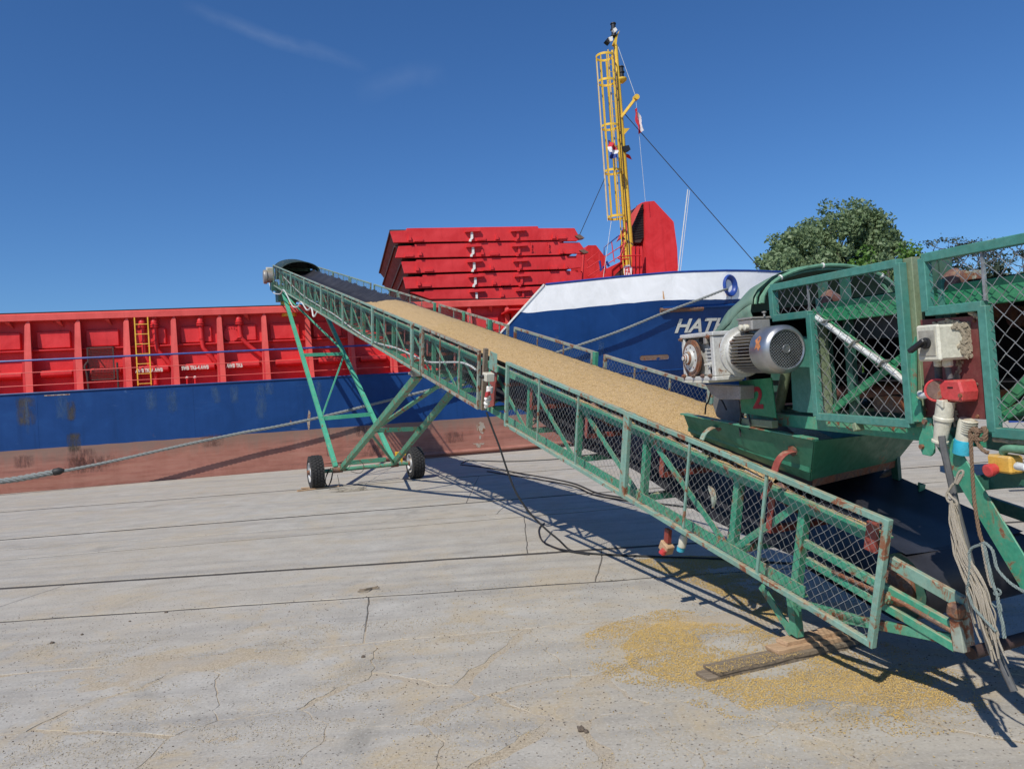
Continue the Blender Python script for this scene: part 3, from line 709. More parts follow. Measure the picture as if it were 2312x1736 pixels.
for z_, h_, dpt in ((4.20, .02, .22),):
    MB().box(SP(-24, 1.38-dpt/2, z_), SL*36, SN*dpt/2, Z*h_).build('coaming_stiffener', M['sred'], coam)
for i, s in enumerate(ribs[:-1]):
    a0, a1 = s+.17, s+1.2
    mb = MB(); mb.prism([SP(a0+.0, 1.375, 4.26), SP(a0, 1.26, 4.26), SP(a0, 1.26, 4.78), SP(a0, 1.375, 4.78)], SL*(a1-a0-.10)); mb.build('raised_panel', M['sred'], coam, bevel=.02)
    mb = MB(); mb.prism([SP(a0+.12, 1.375, 3.36), SP(a0+.12, 1.10, 3.36), SP(a0+.12, 1.04, 3.42), SP(a0+.12, 1.04, 3.52), SP(a0+.12, 1.10, 3.56), SP(a0+.12, 1.375, 3.60)], SL*(a1-a0-.16)); mb.build('lower_ledge', M['sred'], coam, bevel=.015)
    MB().tube([SP(a0+.06, 1.37, 3.96), SP(a0+.06, 1.20, 3.94)], .035, 8).build('pipe_stub', M['sred_faded'], coam)
    MB().prism([SP(a0+.62, 1.37, 4.98), SP(a0+.74, 1.37, 4.9), SP(a0+.70, 1.12, 5.07), SP(a0+.58, 1.12, 5.07)], Z*.02).build('knee_bracket', M['sred_faded'], coam)
for x, y0, y1, bend in ((321, 730, 0, 0), (348.6, 728, 0, 1), (452.8, 722, 0, 1), (540.5, 716, 0, 2)):
    s, _z = SU(x, 740, 1.15)
    if bend == 0: pts = [SP(s, 1.15, 5.05), SP(s+.02, 1.15, 4.3), SP(s+.05, 1.15, 3.9), SP(s+.28, 1.2, 3.45), SP(s+.30, 1.2, 2.85)]
    elif bend == 1: pts = [SP(s, 1.15, 5.05), SP(s+.03, 1.15, 4.2), SP(s+.12, 1.17, 3.95), SP(s+.42, 1.22, 3.55), SP(s+.50, 1.25, 3.25), SP(s+.50, 1.25, 2.85)]
    else: pts = [SP(s, 1.15, 5.05), SP(s+.02, 1.15, 4.45), SP(s+.14, 1.17, 4.2), SP(s+.5, 1.22, 3.85), SP(s+.78, 1.25, 3.6)]
    mb = MB(); mb.tube(curve_pts(pts, 5), .068, 10); mb.lathe(SP(s, 1.15, 4.78), Z, [(0, .068), (0, .125), (.03, .125), (.03, .09), (.06, .09), (.06, .125), (.09, .125), (.10, .10), (.2, .105), (.27, .05)], 12)
    mb.lathe(SP(s+.01, 1.15, 4.34), Z, [(0, .068), (0, .085), (.04, .085), (.04, .068)], 10)
    sub(mb, 'vent_pipe', M['sred'], coam, smooth=40)
s, z_ = SU(523, 755, 1.3)
mb = MB(); mb.lathe(SP(s, 1.37, z_), -SN, [(0, .25), (.12, .25), (.12, .235), (.15, .235), (.15, .0)], 24)
for a_ in np.linspace(0, 2*math.pi, 17)[:-1]: mb.lathe(SP(s+.215*math.cos(a_), 1.22, z_+.215*math.sin(a_)), -SN, [(0, .018), (.03, .018)], 6)
sub(mb, 'manhole_cover', M['sred'], coam, smooth=40)
# vents with pale caps beyond the text
for x in (422, 440):
    s, _z = SU(x, 850, 1.0); mb = MB(); mb.tube([SP(s, 1.0, 2.8), SP(s, 1.0, 3.10)], .03, 8); sub(mb, 'sounding_pipe', M['sred'], coam)
    MB().lathe(SP(s, 1.0, 3.10), Z, [(0, .045), (.04, .05), (.06, .02)], 8).build('pipe_cap', M['swhite'], coam)
for txt, x0, x1, y0 in (('AWB TK5A AWB', 306, 368, 842), ('SWB TK6-4 AWB', 410, 472, 836), ('AWB TK6', 511, 548, 831)):
    vs, fs = text2d(txt, 1., 0, .045); xs_ = [v.x for v in vs]; ys_ = [v.y for v in vs]
    (a0, zz), (a1, _z) = SU(x0, y0, .98), SU(x1, y0, .98); kk = (a1-a0)/(max(xs_)-min(xs_))
    mb = MB(); mb.v = [SP(a0+(v.x-min(xs_))*kk, .98, zz+(v.y-min(ys_))*kk*1.5) for v in vs]; [mb.face(f) for f in fs]
    mb.build('tank_lettering', M['letter'], coam, recalc=False)
# wire cage over an opening
g0, g1, gz0, gz1 = -4.38, -3.66, 3.20, 4.19
mb = MB()
for i in range(19): a_ = lerp(g0, g1, i/18); mb.bar(SP(a_, .93, gz0), SP(a_, .93, gz1), .008, .008, SN)
for i in range(23): a_ = lerp(gz0, gz1, i/22); mb.bar(SP(g0, .92, a_), SP(g1, .92, a_), .008, .008, SN)
cage = sub(mb, 'cage_grille', M['grime_shade'], coam)
mb = MB()
for a_, b_, c_, d_ in ((g0, gz0, g1, gz0), (g0, gz1, g1, gz1), (g0, gz0, g0, gz1), (g1, gz0, g1, gz1)): mb.bar(SP(a_, .93, b_), SP(c_, .93, d_), .035, .035, SN)
mb.bar(SP(g0, .93, gz0), SP(g0, 1.36, gz0), .03, .03); mb.bar(SP(g1, .93, gz0), SP(g1, 1.36, gz0), .03, .03); mb.bar(SP(g0, .93, gz1), SP(g0, 1.36, gz1), .03, .03); mb.bar(SP(g1, .93, gz1), SP(g1, 1.36, gz1), .03, .03)
mb.tube(curve_pts([SP(g0-.02, .9, 3.75), SP(g0-.08, .85, 3.6), SP(g0-.03, .85, 3.4), SP(g0, .85, 2.9)], 4), .03, 6); mb.tube([SP(g1+.1, .9, 3.7), SP(g1+.1, .9, 2.9)], .03, 6)
sub(mb, 'cage_frame', M['grime_shade'], coam)
# yellow ladder
l0, l1 = -3.0, -2.62
mb = MB(); mb.bar(SP(l0, .9, 2.95), SP(l0, .9, 5.08), .035, .02, SN); mb.bar(SP(l1, .9, 2.95), SP(l1, .9, 5.08), .035, .02, SN)
lad = sub(mb, 'ladder', M['syellow'], ship)
for i in range(7): MB().tube([SP(l0, .9, 3.0+i*.31), SP(l1, .9, 3.0+i*.31)], .014, 6).build('rung', M['syellow'], lad)
# railing
mb = MB(); mb.tube([SP(x, .15, 3.82) for x in np.arange(-40, 8.2, 2)], .03, 8); rail = sub(mb, 'deck_railing', M['sblue'], ship, smooth=True)
for z_ in (3.46, 3.08): MB().tube([SP(x, .15, z_) for x in np.arange(-40, 8.2, 2)], .014, 6).build('middle_rail', M['sred_faded'], rail)
p0 = MB().box(SP(-5.9, .15, 3.31), SL*.03, SN*.008, Z*.5).build('railing_post', M['sred'], rail)
for i in range(-24, 11):
    if i == 0: continue
    c_ = p0.copy(); COL.objects.link(c_); c_.parent = rail; c_.location = SL*(1.343*i)

# ---- vent house, stair and fittings on the forecastle
def pxprism(px, n, depth, name, mat, par=ship, **k):
    return MB().prism([SP(*_sn(SU(x, y, n), n)) for x, y in px], SN*depth).build(name, M[mat], par, **k)
def _sn(sz, n): return sz[0], n, sz[1]
vh = pxprism([(1455, 456), (1477, 454), (1521, 501), (1529, 560), (1534, 680), (1462, 690), (1457, 560)], 6, 1.6, 'vent_house', 'sred')
pxprism([(1449, 461), (1455, 458), (1457, 530), (1446, 548), (1425, 548), (1432, 505)], 6.12, 1.3, 'louvre_box', 'grime_shade', vh)
for i in range(14): pxprism([(1428+i*.9+ (0), 541-i*5.6), (1453, 537-i*5.6), (1453, 535-i*5.6), (1428+i*.9, 539-i*5.6)], 6.09, .05, 'louvre', 'hole', vh)
pxprism([(1447, 459), (1452, 457), (1438, 500), (1426, 552), (1432, 560), (1428, 690), (1410, 690), (1410, 552), (1436, 490)], 6.6, .5, 'vent_side_plate', 'sred', vh)
fl = pxprism([(1450, 459), (1441, 463), (1416, 497), (1392, 547), (1405, 538), (1424, 517)], 5.9, .06, 'open_flap', 'sred_faded', vh)
pxprism([(1405, 537), (1408, 536), (1431, 552), (1429, 554)], 5.85, .05, 'flap_stay', 'grime_shade', vh)
pxprism([(1318, 568), (1328, 554), (1346, 554), (1366, 580), (1374, 640), (1318, 650)], 8.5, 1.2, 'vent_house', 'sred')
pxprism([(1330, 640), (1362, 610), (1418, 583), (1424, 588), (1424, 650), (1330, 650)], 6.4, .1, 'stair_side', 'sred')
pxprism([(1368, 642), (1420, 590), (1424, 590), (1424, 650), (1368, 650)], 6.3, .05, 'stair_shade_plate', 'grime_shade')
for (x, w_) in ((1428, 6), (1438, 5), (1446, 4)): pxprism([(x, 556), (x+w_, 556), (x+w_, 660), (x, 660)], 5.7, .12, 'vent_pipe_post', 'sred')
el = pxprism([(1408, 602), (1420, 597), (1427, 604), (1426, 624), (1411, 628)], 5.6, .05, 'emblem_plate', 'swhite')
for a_ in ([(1411, 606), (1417, 604), (1417, 606), (1411, 608)], [(1411, 612), (1416, 611), (1416, 613), (1411, 614)], [(1411, 606), (1412.5, 606), (1413.5, 625), (1412, 625)], [(1419, 602), (1420.5, 602), (1417, 624), (1415.5, 624)], [(1419, 602), (1420.5, 602), (1424, 622), (1422.5, 622)], [(1418, 613), (1422, 612), (1422, 614), (1418, 615)]):
    pxprism(a_, 5.585, .01, 'emblem_stroke', 'sred', el)
def pl(px, n, r, name, mat, par=ship): 
    return MB().tube([SP(*_sn(SU(x, y, n), n)) for x, y in px], r, 6).build(name, M[mat], par, smooth=True)
pl([(1364, 577), (1364, 559), (1381, 545), (1398, 532)], 5.8, .03, 'stair_rail', 'sblue'); pl([(1353, 613), (1353, 567), (1325, 590), (1330, 600)], 7.2, .025, 'stair_rail', 'sred')
for q in ([(1366, 600), (1400, 578), (1412, 545)], [(1366, 580), (1412, 550)], [(1381, 547), (1387, 592)], [(1325, 607), (1354, 588)], [(1327, 625), (1354, 608)], [(1366, 620), (1366, 577)]): pl(q, 5.8, .022, 'stair_rail', 'sred')
pl([(1395, 583), (1398, 580), (1420, 578), (1447, 577), (1450, 588)], 5.4, .03, 'guard_hoop', 'sred'); pl([(1395, 583), (1402, 586), (1420, 585)], 5.4, .03, 'guard_hoop', 'sred')
for q in ([(1354, 589), (1357, 612), (1363, 602)], [(1369, 590), (1375, 602)]): pl(q, 5.7, .05, 'stair_rail', 'sblue')
pxprism([(1304, 575), (1318, 568), (1318, 660), (1304, 660)], 3.5, .8, 'cover_gantry_post', 'sred'); pl([(1317, 575), (1312, 655)], 3.2, .06, 'cover_gantry_pipe', 'sred')

# ---- mast
mx_ = SU(1418, 500, 6)[0]
mb = MB(); mb.tube([SP(mx_, 6, 4.8), SP(mx_, 6, 10), SP(mx_, 6, 17.2)], [.17, .15, .09], 10); mast = sub(mb, 'mast', M['yellow'], ship, smooth=True)
MB().tube([SP(mx_-.25, 5.9, 6), SP(mx_-.22, 5.9, 16.9)], [.06, .05], 8).build('mast_brace', M['yellow'], mast, smooth=True)
MB().tube([SP(mx_-.14, 5.8, 6.5), SP(mx_-.13, 5.8, 15.8)], .018, 6).build('conduit', M['greycable'], mast)
mb = MB()
for i in range(30): z_ = 7+i*.33; mb.tube([SP(mx_-.44, 5.85, z_), SP(mx_-.25, 5.85, z_)], .012, 5)
mb.tube([SP(mx_-.44, 5.85, 6.6), SP(mx_-.44, 5.85, 16.9)], .025, 6); mb.build('climbing_ladder', M['yellow'], mast)
cs_, cr = mx_-.62, .40; hz_ = [SU(1347, y, 6)[1] for y in (131, 188, 289, 390, 493)]
for z_ in hz_:
    mb = MB(); mb.grid([[SP(cs_+rr_*math.cos(a_), 5.85+rr_*math.sin(a_), z_+dz) for a_ in np.linspace(0, 2*math.pi, 25)] for dz, rr_ in ((-.05, cr), (.05, cr), (.05, cr-.02), (-.05, cr-.02), (-.05, cr))]); mb.build('cage_hoop', M['yellow'], mast, smooth=40)
for i in range(7):
    a_ = math.radians(60+i*40); mb = MB(); mb.bar(SP(cs_+(cr-.01)*math.cos(a_), 5.85+(cr-.01)*math.sin(a_), hz_[-1]), SP(cs_+(cr-.01)*math.cos(a_), 5.85+(cr-.01)*math.sin(a_), hz_[0]), .05, .012, SN); mb.build('cage_bar', M['yellow'], mast)
def lamp(s, z_, nm='navigation_lamp', mat='black', r_=.13, h=.5):
    MB().lathe(SP(s, 6, z_), Z, [(0, r_*1.2), (.04, r_*1.2), (.05, r_*.8), (h*.45, r_*.8), (h*.47, r_*1.1), (h*.55, r_*1.1), (h*.57, r_*.8), (h*.9, r_*.8), (h*.92, r_*1.05), (h, r_*.9), (h+.03, .03)], 12).build(nm, M[mat], mast, smooth=35)
s_, z_ = SU(1386, 78, 6); lamp(s_, z_-.1, h=.6)
s_, z_ = SU(1404, 178, 6); lamp(s_, z_, h=.55); MB().lathe(SP(s_, 6, z_-.1), Z, [(-.12, .05), (0, .2), (.04, .22), (.1, .22)], 12).build('lamp_platform', M['yellow'], mast, smooth=35)
mb = MB(); mb.bar(SP(s_, 6, z_-.15), SP(mx_, 6, z_-.3), .08, .08); mb.build('lamp_bracket', M['yellow'], mast)
pxprism([(1385, 100), (1392, 78), (1399, 69), (1394, 84), (1392, 103)], 5.9, .2, 'mast_head', 'yellow', mast)
pxprism([(1367, 92), (1374, 84), (1382, 89), (1376, 99)], 5.8, .25, 'flood_light', 'black', mast); pxprism([(1374, 85), (1383, 82), (1384, 92), (1378, 94)], 5.75, .05, 'flood_light_glass', 'swhite', mast)
pxprism([(1384, 66), (1390, 62), (1394, 68), (1388, 74)], 5.8, .2, 'flood_light', 'swhite', mast)
pxprism([(1405, 290), (1422, 290), (1408, 306), (1405, 306)], 5.9, .4, 'lamp_shelf', 'yellow', mast)
pxprism([(1408, 330), (1420, 328), (1424, 338), (1412, 342)], 5.7, .3, 'horn', 'black', mast)
MB().bar(SP(*_sn(SU(1402, 266, 5.9), 5.9)), SP(*_sn(SU(1437, 220, 5.6), 5.6)), .11, .11).build('signal_yard', M['yellow'], mast)
MB().lathe(SP(*_sn(SU(1436, 221, 5.6), 5.6)), SN, [(-.12, .12), (.12, .12)], 12).build('yard_pulley', M['yellow'], mast, smooth=30)
# wires
def wire(a, b, na, nb, r_=.012, name='stay_wire', mat='cable', par=ship):
    A, B = SP(*_sn(SU(*a, na), na)), SP(*_sn(SU(*b, nb), nb)); return MB().tube([A, B], r_, 5).build(name, M[mat], par)
wire((1408, 255), (1716, 607), 6, 3.2, .018); wire((1366, 402), (1309, 530), 6, 6, .016); wire((1395, 105), (1434, 215), 6, 5.6, .01, 'halyard', 'whitepipe')
wire((1436, 228), (1457, 455), 5.6, 5.6, .008, 'halyard', 'whitepipe'); wire((1553, 428), (1531, 614), 4, 4, .022, 'whip_antenna', 'whitepipe'); wire((1557, 430), (1536, 614), 4, 4, .012, 'whip_antenna', 'whitepipe')
wire((1348, 140), (1372, 500), 5.4, 5.4, .012, 'halyard', 'whitepipe'); wire((1380, 500), (1360, 640), 5.4, 5.0, .01, 'halyard', 'whitepipe')

# ---- flags (hung from the halyards)
def flag(name, label, px, cols, n, stripes):
    """px: quad corners TL TR BR BL of a limp cloth; stripes across the second axis"""
    c = [SP(*_sn(SU(x, y, n), n)) for x, y in px]; mb = MB(); A, B = 10, 12; P = []
    for i in range(A+1):
        row = []
        for j in range(B+1):
            u, v = i/A, j/B; p = lerp(lerp(c[0], c[1], u), lerp(c[3], c[2], u), v)
            row.append(p+SN*.09*math.sin(u*9+v*5)+SL*.03*math.sin(v*11+u*3))
        P.append(row)
    o = 0; mb.v = [p for r_ in P for p in r_]
    for i in range(A):
        for j in range(B):
            mb.cur = min(len(cols)-1, int((i/A if stripes == 'u' else j/B)*len(cols))); mb.face((i*(B+1)+j, i*(B+1)+j+1, (i+1)*(B+1)+j+1, (i+1)*(B+1)+j))
    off = c[0]; mb2 = mb.build(name, [M[x] for x in cols], loc=off, smooth=True, recalc=False); tag(mb2, label, 'flag'); return mb2
M['fred'] = plain('flag_red', (.55, .03, .045), var=.1, rough=.8); M['fwhite'] = plain('flag_white', (.72, .72, .74), var=.05, rough=.8); M['fblue'] = plain('flag_blue', (.03, .06, .25), var=.1, rough=.8)
flag('courtesy_flag', 'small white and red flag hanging from the yellow mast yard', [(1434, 246), (1436, 244), (1455, 293), (1441, 305)], ['fred', 'fwhite'], 5.5, 'u')
flag('ensign', 'limp red white and blue flag behind the mast cage', [(1374, 316), (1376, 340), (1428, 360), (1400, 335)], ['fblue', 'fwhite', 'fred'], 6.6, 'v')
flag('ensign', 'small folded red white and blue cloth beside the mast horn', [(1374, 316), (1392, 332), (1396, 358), (1376, 358)], ['fred', 'fwhite', 'fblue'], 5.2, 'v')

# ---- stacked hatch covers
zt = [8.0, 7.45, 6.90, 6.36, 5.83]
K5 = lambda pts: [(840+x*.3255, 440+y*.3255) for x, y in pts]
shapes = [
 [(125, 253), (235, 248), (240, 232), (650, 226), (1150, 218), (1156, 232), (1405, 231), (1430, 275), (1440, 305), (1420, 322), (1305, 322), (1300, 314), (760, 322), (370, 328), (150, 332)],
 [(183, 357), (290, 352), (296, 342), (760, 330), (1310, 320), (1318, 331), (1440, 331), (1475, 378), (1480, 402), (1450, 408), (1330, 408), (1310, 416), (800, 428), (300, 437), (160, 436)],
 [(203, 464), (300, 460), (310, 450), (760, 437), (1340, 424), (1440, 424), (1460, 450), (1450, 505), (1360, 515), (900, 526), (350, 542), (225, 545)],
 [(216, 572), (345, 567), (352, 556), (760, 542), (1360, 525), (1460, 540), (1455, 592), (1390, 612), (900, 633), (410, 645), (235, 652)],
 [(262, 676), (360, 672), (366, 660), (900, 643), (1460, 622), (1460, 700), (900, 720), (400, 724)]]
names = ['topmost', 'second', 'third', 'fourth', 'lowest']
desc = ['flat red hatch cover, topmost of the stack on the ship', 'red hatch cover with two hanging handles, second from the top of the stack', 'red hatch cover in the middle of the stack of five',
        'red hatch cover, fourth from the top and partly behind the white bulwark', 'red hatch cover lying lowest, straight on the coaming']
for i, shp in enumerate(shapes):
    px = K5(shp); n0 = 1.7+.05*i
    c0 = SP(*_sn(SU(*px[0], n0), n0)); hc = thing('hatch_cover', desc[i], 'hatch cover', c0, group='stacked hatch covers on the ship')
    F = [SP(*_sn(SU(x, y, n0), n0)) for x, y in px]
    MB().prism(F, SN*.10).build('front_plate', M['sred'], hc, bevel=.012)
    zs = [p.z for p in F]; ss = [(p-SO).dot(SL) for p in F]; z1, z0 = max(zs)-.12, min(zs)+.10; s0, s1 = min(ss)+.30, max(ss)-.45
    MB().prism([SP(s0, n0+.10, z0), SP(s1, n0+.10, z0), SP(s1, n0+.10, z1), SP(s0-.25, n0+.10, z1)], SN*8.2+SL*.35).build('cover_box', M['brown_steel'], hc)
    MB().prism([SP(s0-.30, n0+.12, z1-.02), SP(s1+.1, n0+.12, z1-.02), SP(s1+.1, n0+.12, z1+.05), SP(s0-.30, n0+.12, z1+.05)], SN*8.2+SL*.35).build('top_plate', M['grime_shade'], hc)
    ycen = lambda x_: np.interp(x_, [0, 1500], [0, 0])
    for q, (bx, mt) in enumerate(((690+8*i, 'swhite'), (1008+9*i, 'sred'))):
        ty = 250+105*i-(4 if q else 0); 
        if i == 4: ty = 668-(8 if q else 0)
        pp = K5([(bx-6, ty), (bx+10, ty), (bx+12, ty+52), (bx-1, ty+64), (bx-1, ty+74), (bx-16, ty+74), (bx-14, ty+58), (bx-4, ty+48)])
        if i == 4: pp = pp[:3]+K5([(bx-1, ty+50)])
        pxprism(pp, n0-.07, .06, 'connecting_bar', mt, hc)
        pxprism(K5([(bx-42, ty-10), (bx+60, ty-16), (bx+60, ty+2), (bx-42, ty+8)]), n0-.13, .13, 'bar_bracket', 'sred', hc)
    for lx in ((262, 868, 1262), (335, 766, 1313), (315, 833, 1347), (327, 850, 1340), (905,))[i]:
        yy = 298+105*i-(lx-262)*.012 if i < 4 else 690
        pxprism(K5([(lx-7, yy-16), (lx+5, yy-18), (lx+12, yy+16), (lx-9, yy+18)]), n0-.09, .09, 'lug', 'sred', hc)
    for lx in ((325, 760, 1320), (258, 850, 1375), (395, 805, 1258), (378, 925, 1255), ())[i]:
        yy = 315+105*i-(lx-325)*.018
        pxprism(K5([(lx-30, yy-10), (lx+30, yy-12), (lx+30, yy+6), (lx-30, yy+8)]), n0-.05, .05, 'stop_block', 'sred', hc)
    if i < 2: pxprism(K5([(1408+30*i, 285+100*i), (1440+30*i, 272+105*i), (1475+30*i, 300+100*i), (1440+30*i, 306+100*i)]), n0-.05, .3, 'corner_guide', 'brown_steel', hc)
    if i == 1:
        for hx in (1100, 1220): pl(K5([(hx-6, 332), (hx+8, 335), (hx+4, 365), (hx+12, 380), (hx, 384)]), n0-.06, .02, 'handle', 'sred', hc)
# ============================================================ LONG CONVEYOR (frame: t along the belt, n to the right, v off the belt line)
_v = ray(372.6, 496.5); _h = math.hypot(_v.x, _v.y)
AD = V((_v.x/_h, _v.y/_h, 0)); AR = V((AD.y, -AD.x, 0)); _f = gz(1797, 1444, .1); AO = V((_f.x, _f.y, 0))
_sl = .247; AC = 1/math.sqrt(1+_sl*_sl); AS = _sl*AC
AT = AD*AC+Z*AS; AV = Z*AC-AD*AS          # unit vectors along and normal to the belt
def PA(t, n, v): return AO+AT*t+AR*n+AV*v
def UA(x, y, n):
    P = hit(x, y, AO+AR*n, AR)-AO; return P.dot(AT), P.dot(AV)
def abar(mb, a, b, w, h): return mb.bar(PA(*a), PA(*b), w, h, AR)      # w: in the side plane, h: across (n)
conv = thing('belt_conveyor', 'long inclined green belt conveyor carrying grain up towards the ship', 'conveyor', AO)
T0, T1 = -.95, 23.4
def joint_cover(t): return 1
# chords (steel angles)
for n, sgn in ((0., 1), (1.0, -1)):
    for nm, v, up in (('top_chord', .945, -1), ('bottom_chord', .375, 1)):
        t0 = (-.5 if n < .5 else 1.0) if nm == 'top_chord' else (.0 if n < .5 else .6)
        mb = MB(); vc = v+up*.035; mb.bar(PA(t0, n+.003*sgn, vc), PA(T1, n+.003*sgn, vc), .07, .008, AR); mb.bar(PA(t0, n+.022*sgn, v+up*.0045), PA(T1, n+.022*sgn, v+up*.0045), .008, .028, AR); mb.build(nm, M['green'], conv)
posts_t = [.07, .64, 1.70, 2.78, 3.82, 4.87]+[5.92+1.05*i for i in range(17)]
for n, sgn in ((.008, 1), (.992, -1)):
    for i, t in enumerate(posts_t):
        MB().angle(PA(t, n, .385), PA(t, n, .935), AT, AR*sgn, .05, .006).build('truss_post', M['green'], conv)
    for i in range(1, len(posts_t)-1):
        a, b_ = posts_t[i], posts_t[i+1]
        if i == 1 and n < .5: MB().bar(PA(.66, .02, .40), PA(.10, .02, .93), .045, .006, AR).build('truss_diagonal', M['green'], conv)
        MB().bar(PA(a+.04, n+.004*sgn, .40), PA(b_+.02, n+.004*sgn, .93), .048, .008, AR).build('truss_diagonal', M['green'], conv)
# cross members
for i, t in enumerate(posts_t[1:]):
    mb = MB(); mb.bar(PA(t+.03, .06, .40), PA(t+.03, .94, .40), .05, .05, AT); mb.bar(PA(t+.10, .06, .43), PA(posts_t[min(i+2, len(posts_t)-1)]-.02, .93, .43), .035, .02, AV); mb.build('cross_member', M['green'], conv)
# belt: troughed carrying run with grain, sagging return run
def trough(n, t):
    x = abs((n-.54)/.46); flat = .815
    k_ = min(1, max(0, (t+.55)/1.6)); edge = .86+.12*k_
    lift = max(0, (x-.38)/.62); return flat+.03*(1-k_)+(edge-flat-.03*(1-k_))*lift**1.1
EMPTY0 = 12.45
mb = MB(); ts = list(np.arange(-.55, EMPTY0-1, .25))+list(np.arange(EMPTY0-1, 22.6, .0283)); ns = np.linspace(.08, 1.0, 25)
def bz(n, t):
    e = trough(n, t); x = abs((n-.54)/.46)
    if t > EMPTY0-.8:
        k_ = min(1, (t-EMPTY0+.8)/1.0)*max(0, min(1, (22.3-t)/2.5)); e += k_*.020*math.sin(t*2*math.pi/.17+x*1.6)*(1-x*.6)
    if t > 11: e += max(0, x-.8)*.16*max(0, math.sin(t*2*math.pi/1.0))
    return e
mb.grid([[PA(t, n, bz(n, t)) for n in ns] for t in ts])
mb.build('carrying_belt', M['belt'], conv, smooth=60, recalc=False)
mb = MB(); rt = list(np.arange(-.4, 22.9, .2)); mb.grid([[PA(t, n, .50+.03*math.cos(t*2*math.pi/2.1)) for n in np.linspace(.12, .96, 5)] for t in rt]); mb.build('return_belt', M['belt'], conv, smooth=60, recalc=False)
# tail end pulley with the belt round it
mb = MB(); mb.lathe(PA(-.52, .10, .67), AR, [(0, .0), (0, .05), (.03, .05), (.03, .165), (.85, .165), (.85, .0)], 28); mb.build('tail_pulley', M['dark_green'], conv, smooth=40)
mb = MB(); mb.grid([[PA(-.52-.175*math.sin(a_), n, .67+.178*math.cos(a_)) for n in (.08, .3, .6, 1.0)] for a_ in np.linspace(0, math.pi, 15)]); mb.build('belt_wrap', M['belt'], conv, smooth=60, recalc=False)
mb = MB(); mb.grid([[PA(t, n, v) for n in (.08, .5, 1.0)] for t, v in ((-.52, .492), (-.2, .5), (.1, .51))]); mb.build('belt_wrap', M['belt'], conv, smooth=60, recalc=False)
MB().lathe(PA(-.52, .055, .67), AR, [(0, .01), (0, .07), (.02, .10), (.045, .10)], 20).build('pulley_bearing', M['steel_rust'], conv, smooth=35)
# idler rollers (carrying: outer ends tipped up)
idl = [.35+1.15*i for i in range(20)]
for t in idl:
    for side in (0, 1):
        a = PA(t, .045 if side == 0 else 1.055, .915); b_ = PA(t, .34 if side == 0 else .74, .735)
        ax = (b_-a).normalized(); MB().lathe(a, ax, [(0, .012), (0, .03), (.01, .052), (.30, .052), (.30, .012)], 14).build('idler_roller', M['roller'], conv, smooth=35)
    MB().lathe(PA(t, .38, .735), AR, [(0, .012), (0, .048), (.32, .048), (.32, .012)], 12).build('idler_roller', M['roller'], conv, smooth=35)
    mb = MB(); mb.bar(PA(t, .02, .66), PA(t, 1.06, .66), .04, .04, AT)
    for n in (.02, 1.07): mb.bar(PA(t, n, .66), PA(t, n, .94), .05, .008, AR)
    mb.build('idler_bracket', M['redoxide'], conv)

# guards: framed netting
def tx(x, line=((615.6, 597), (2012, 1174.5)), n=-.12):
    (a, b_), (c, d) = line; return UA(x, b_+(d-b_)*(x-a)/(c-a), n)[0]
GV0, GV1, GN = .405, 1.09, -.125
def guard(t0, t1, bars, n, frame_mat, name_side, v0=GV0, v1=GV1, cell=.064, wire_r=.0016, thick=.034):
    mb = MB(); g = thick/2
    abar(mb, (t0+g, n, v1-g), (t1-g, n, v1-g), thick, thick); abar(mb, (t0+g, n, v0+g), (t1-g, n, v0+g), thick, thick)
    abar(mb, (t0+g, n, v0+.0005), (t0+g, n, v1-.0005), thick+.002, thick+.002); abar(mb, (t1-g, n, v0+.0005), (t1-g, n, v1-.0005), thick+.002, thick+.002)
    fr = mb.build('guard_frame', M[frame_mat], conv, bevel=.003)
    for t in bars: abar(MB(), (t, n, v0+thick), (t, n, v1-thick), .02, .012).build('guard_bar', M[frame_mat], fr)
    mb = MB(); sg = -1 if n < .5 else 1
    chain_mesh(mb, lambda u, v, w: PA(u, n-.004*sg+w*sg, v), t0+thick*.7, t1-thick*.7, v0+thick*.7, v1-thick*.7, cell, wire_r)
    mb.build('wire_netting', M['galv'] if t0 < 4 else M['galv_green'], fr, recalc=False, kind='stuff')
    return fr
LG = [(-.6, 1.775, (.26, 1.0), 'mint'), (1.78, 4.10, (2.56, 3.33), 'mint'), (4.87, tx(955), (tx(1038.5), tx(994.7)), 'mint_old')]
xs = [953, 931, 841.5, 774, 725, 687, 657, 617]; thin = {953: (), 931: (868, 897), 841.5: (794.5, 815.7), 774: (740.5, 756), 725: (700, 712), 687: (666, 675.5), 657: (624, 631, 639.5, 646.6)}
for a, b_ in zip(xs[:-1], xs[1:]): LG.append((tx(a)+.006, tx(b_)-.006, [tx(q) for q in thin[a]], 'mint'))
for t0, t1, bars, mt in LG: guard(t0, t1, bars, GN, mt, 'left', wire_r=.0013 if t0 < 5 else .0011)
RY = [(688, 596), (758, 613), (843, 637), (990, 686), (1146, 735), (1160, 738), (1337, 797), (1603, 881), (1900, 985)]
def txr(x):
    y = float(np.interp(x, [a for a, _ in RY], [b_ for _, b_ in RY])); return UA(x, y, 1.13)[0]
rx = [(1603, 1362), (1338, 1160), (1146, 1107), (1100, 990), (980, 900), (897, 843), (836, 790), (787, 751), (750, 716), (714, 690)]
for a, b_ in [(None, 1603)]+rx:
    t1 = txr(b_); t0 = txr(a) if a else 1.45
    k_ = max(1, int((t1-t0)/.8)); bars = [lerp(t0, t1, (q+1)/(k_+1)) for q in range(k_)]
    guard(t0+.005, t1-.005, bars, 1.145, 'mint_old' if (a or 0) > 900 else 'mint', 'right', wire_r=.0012)
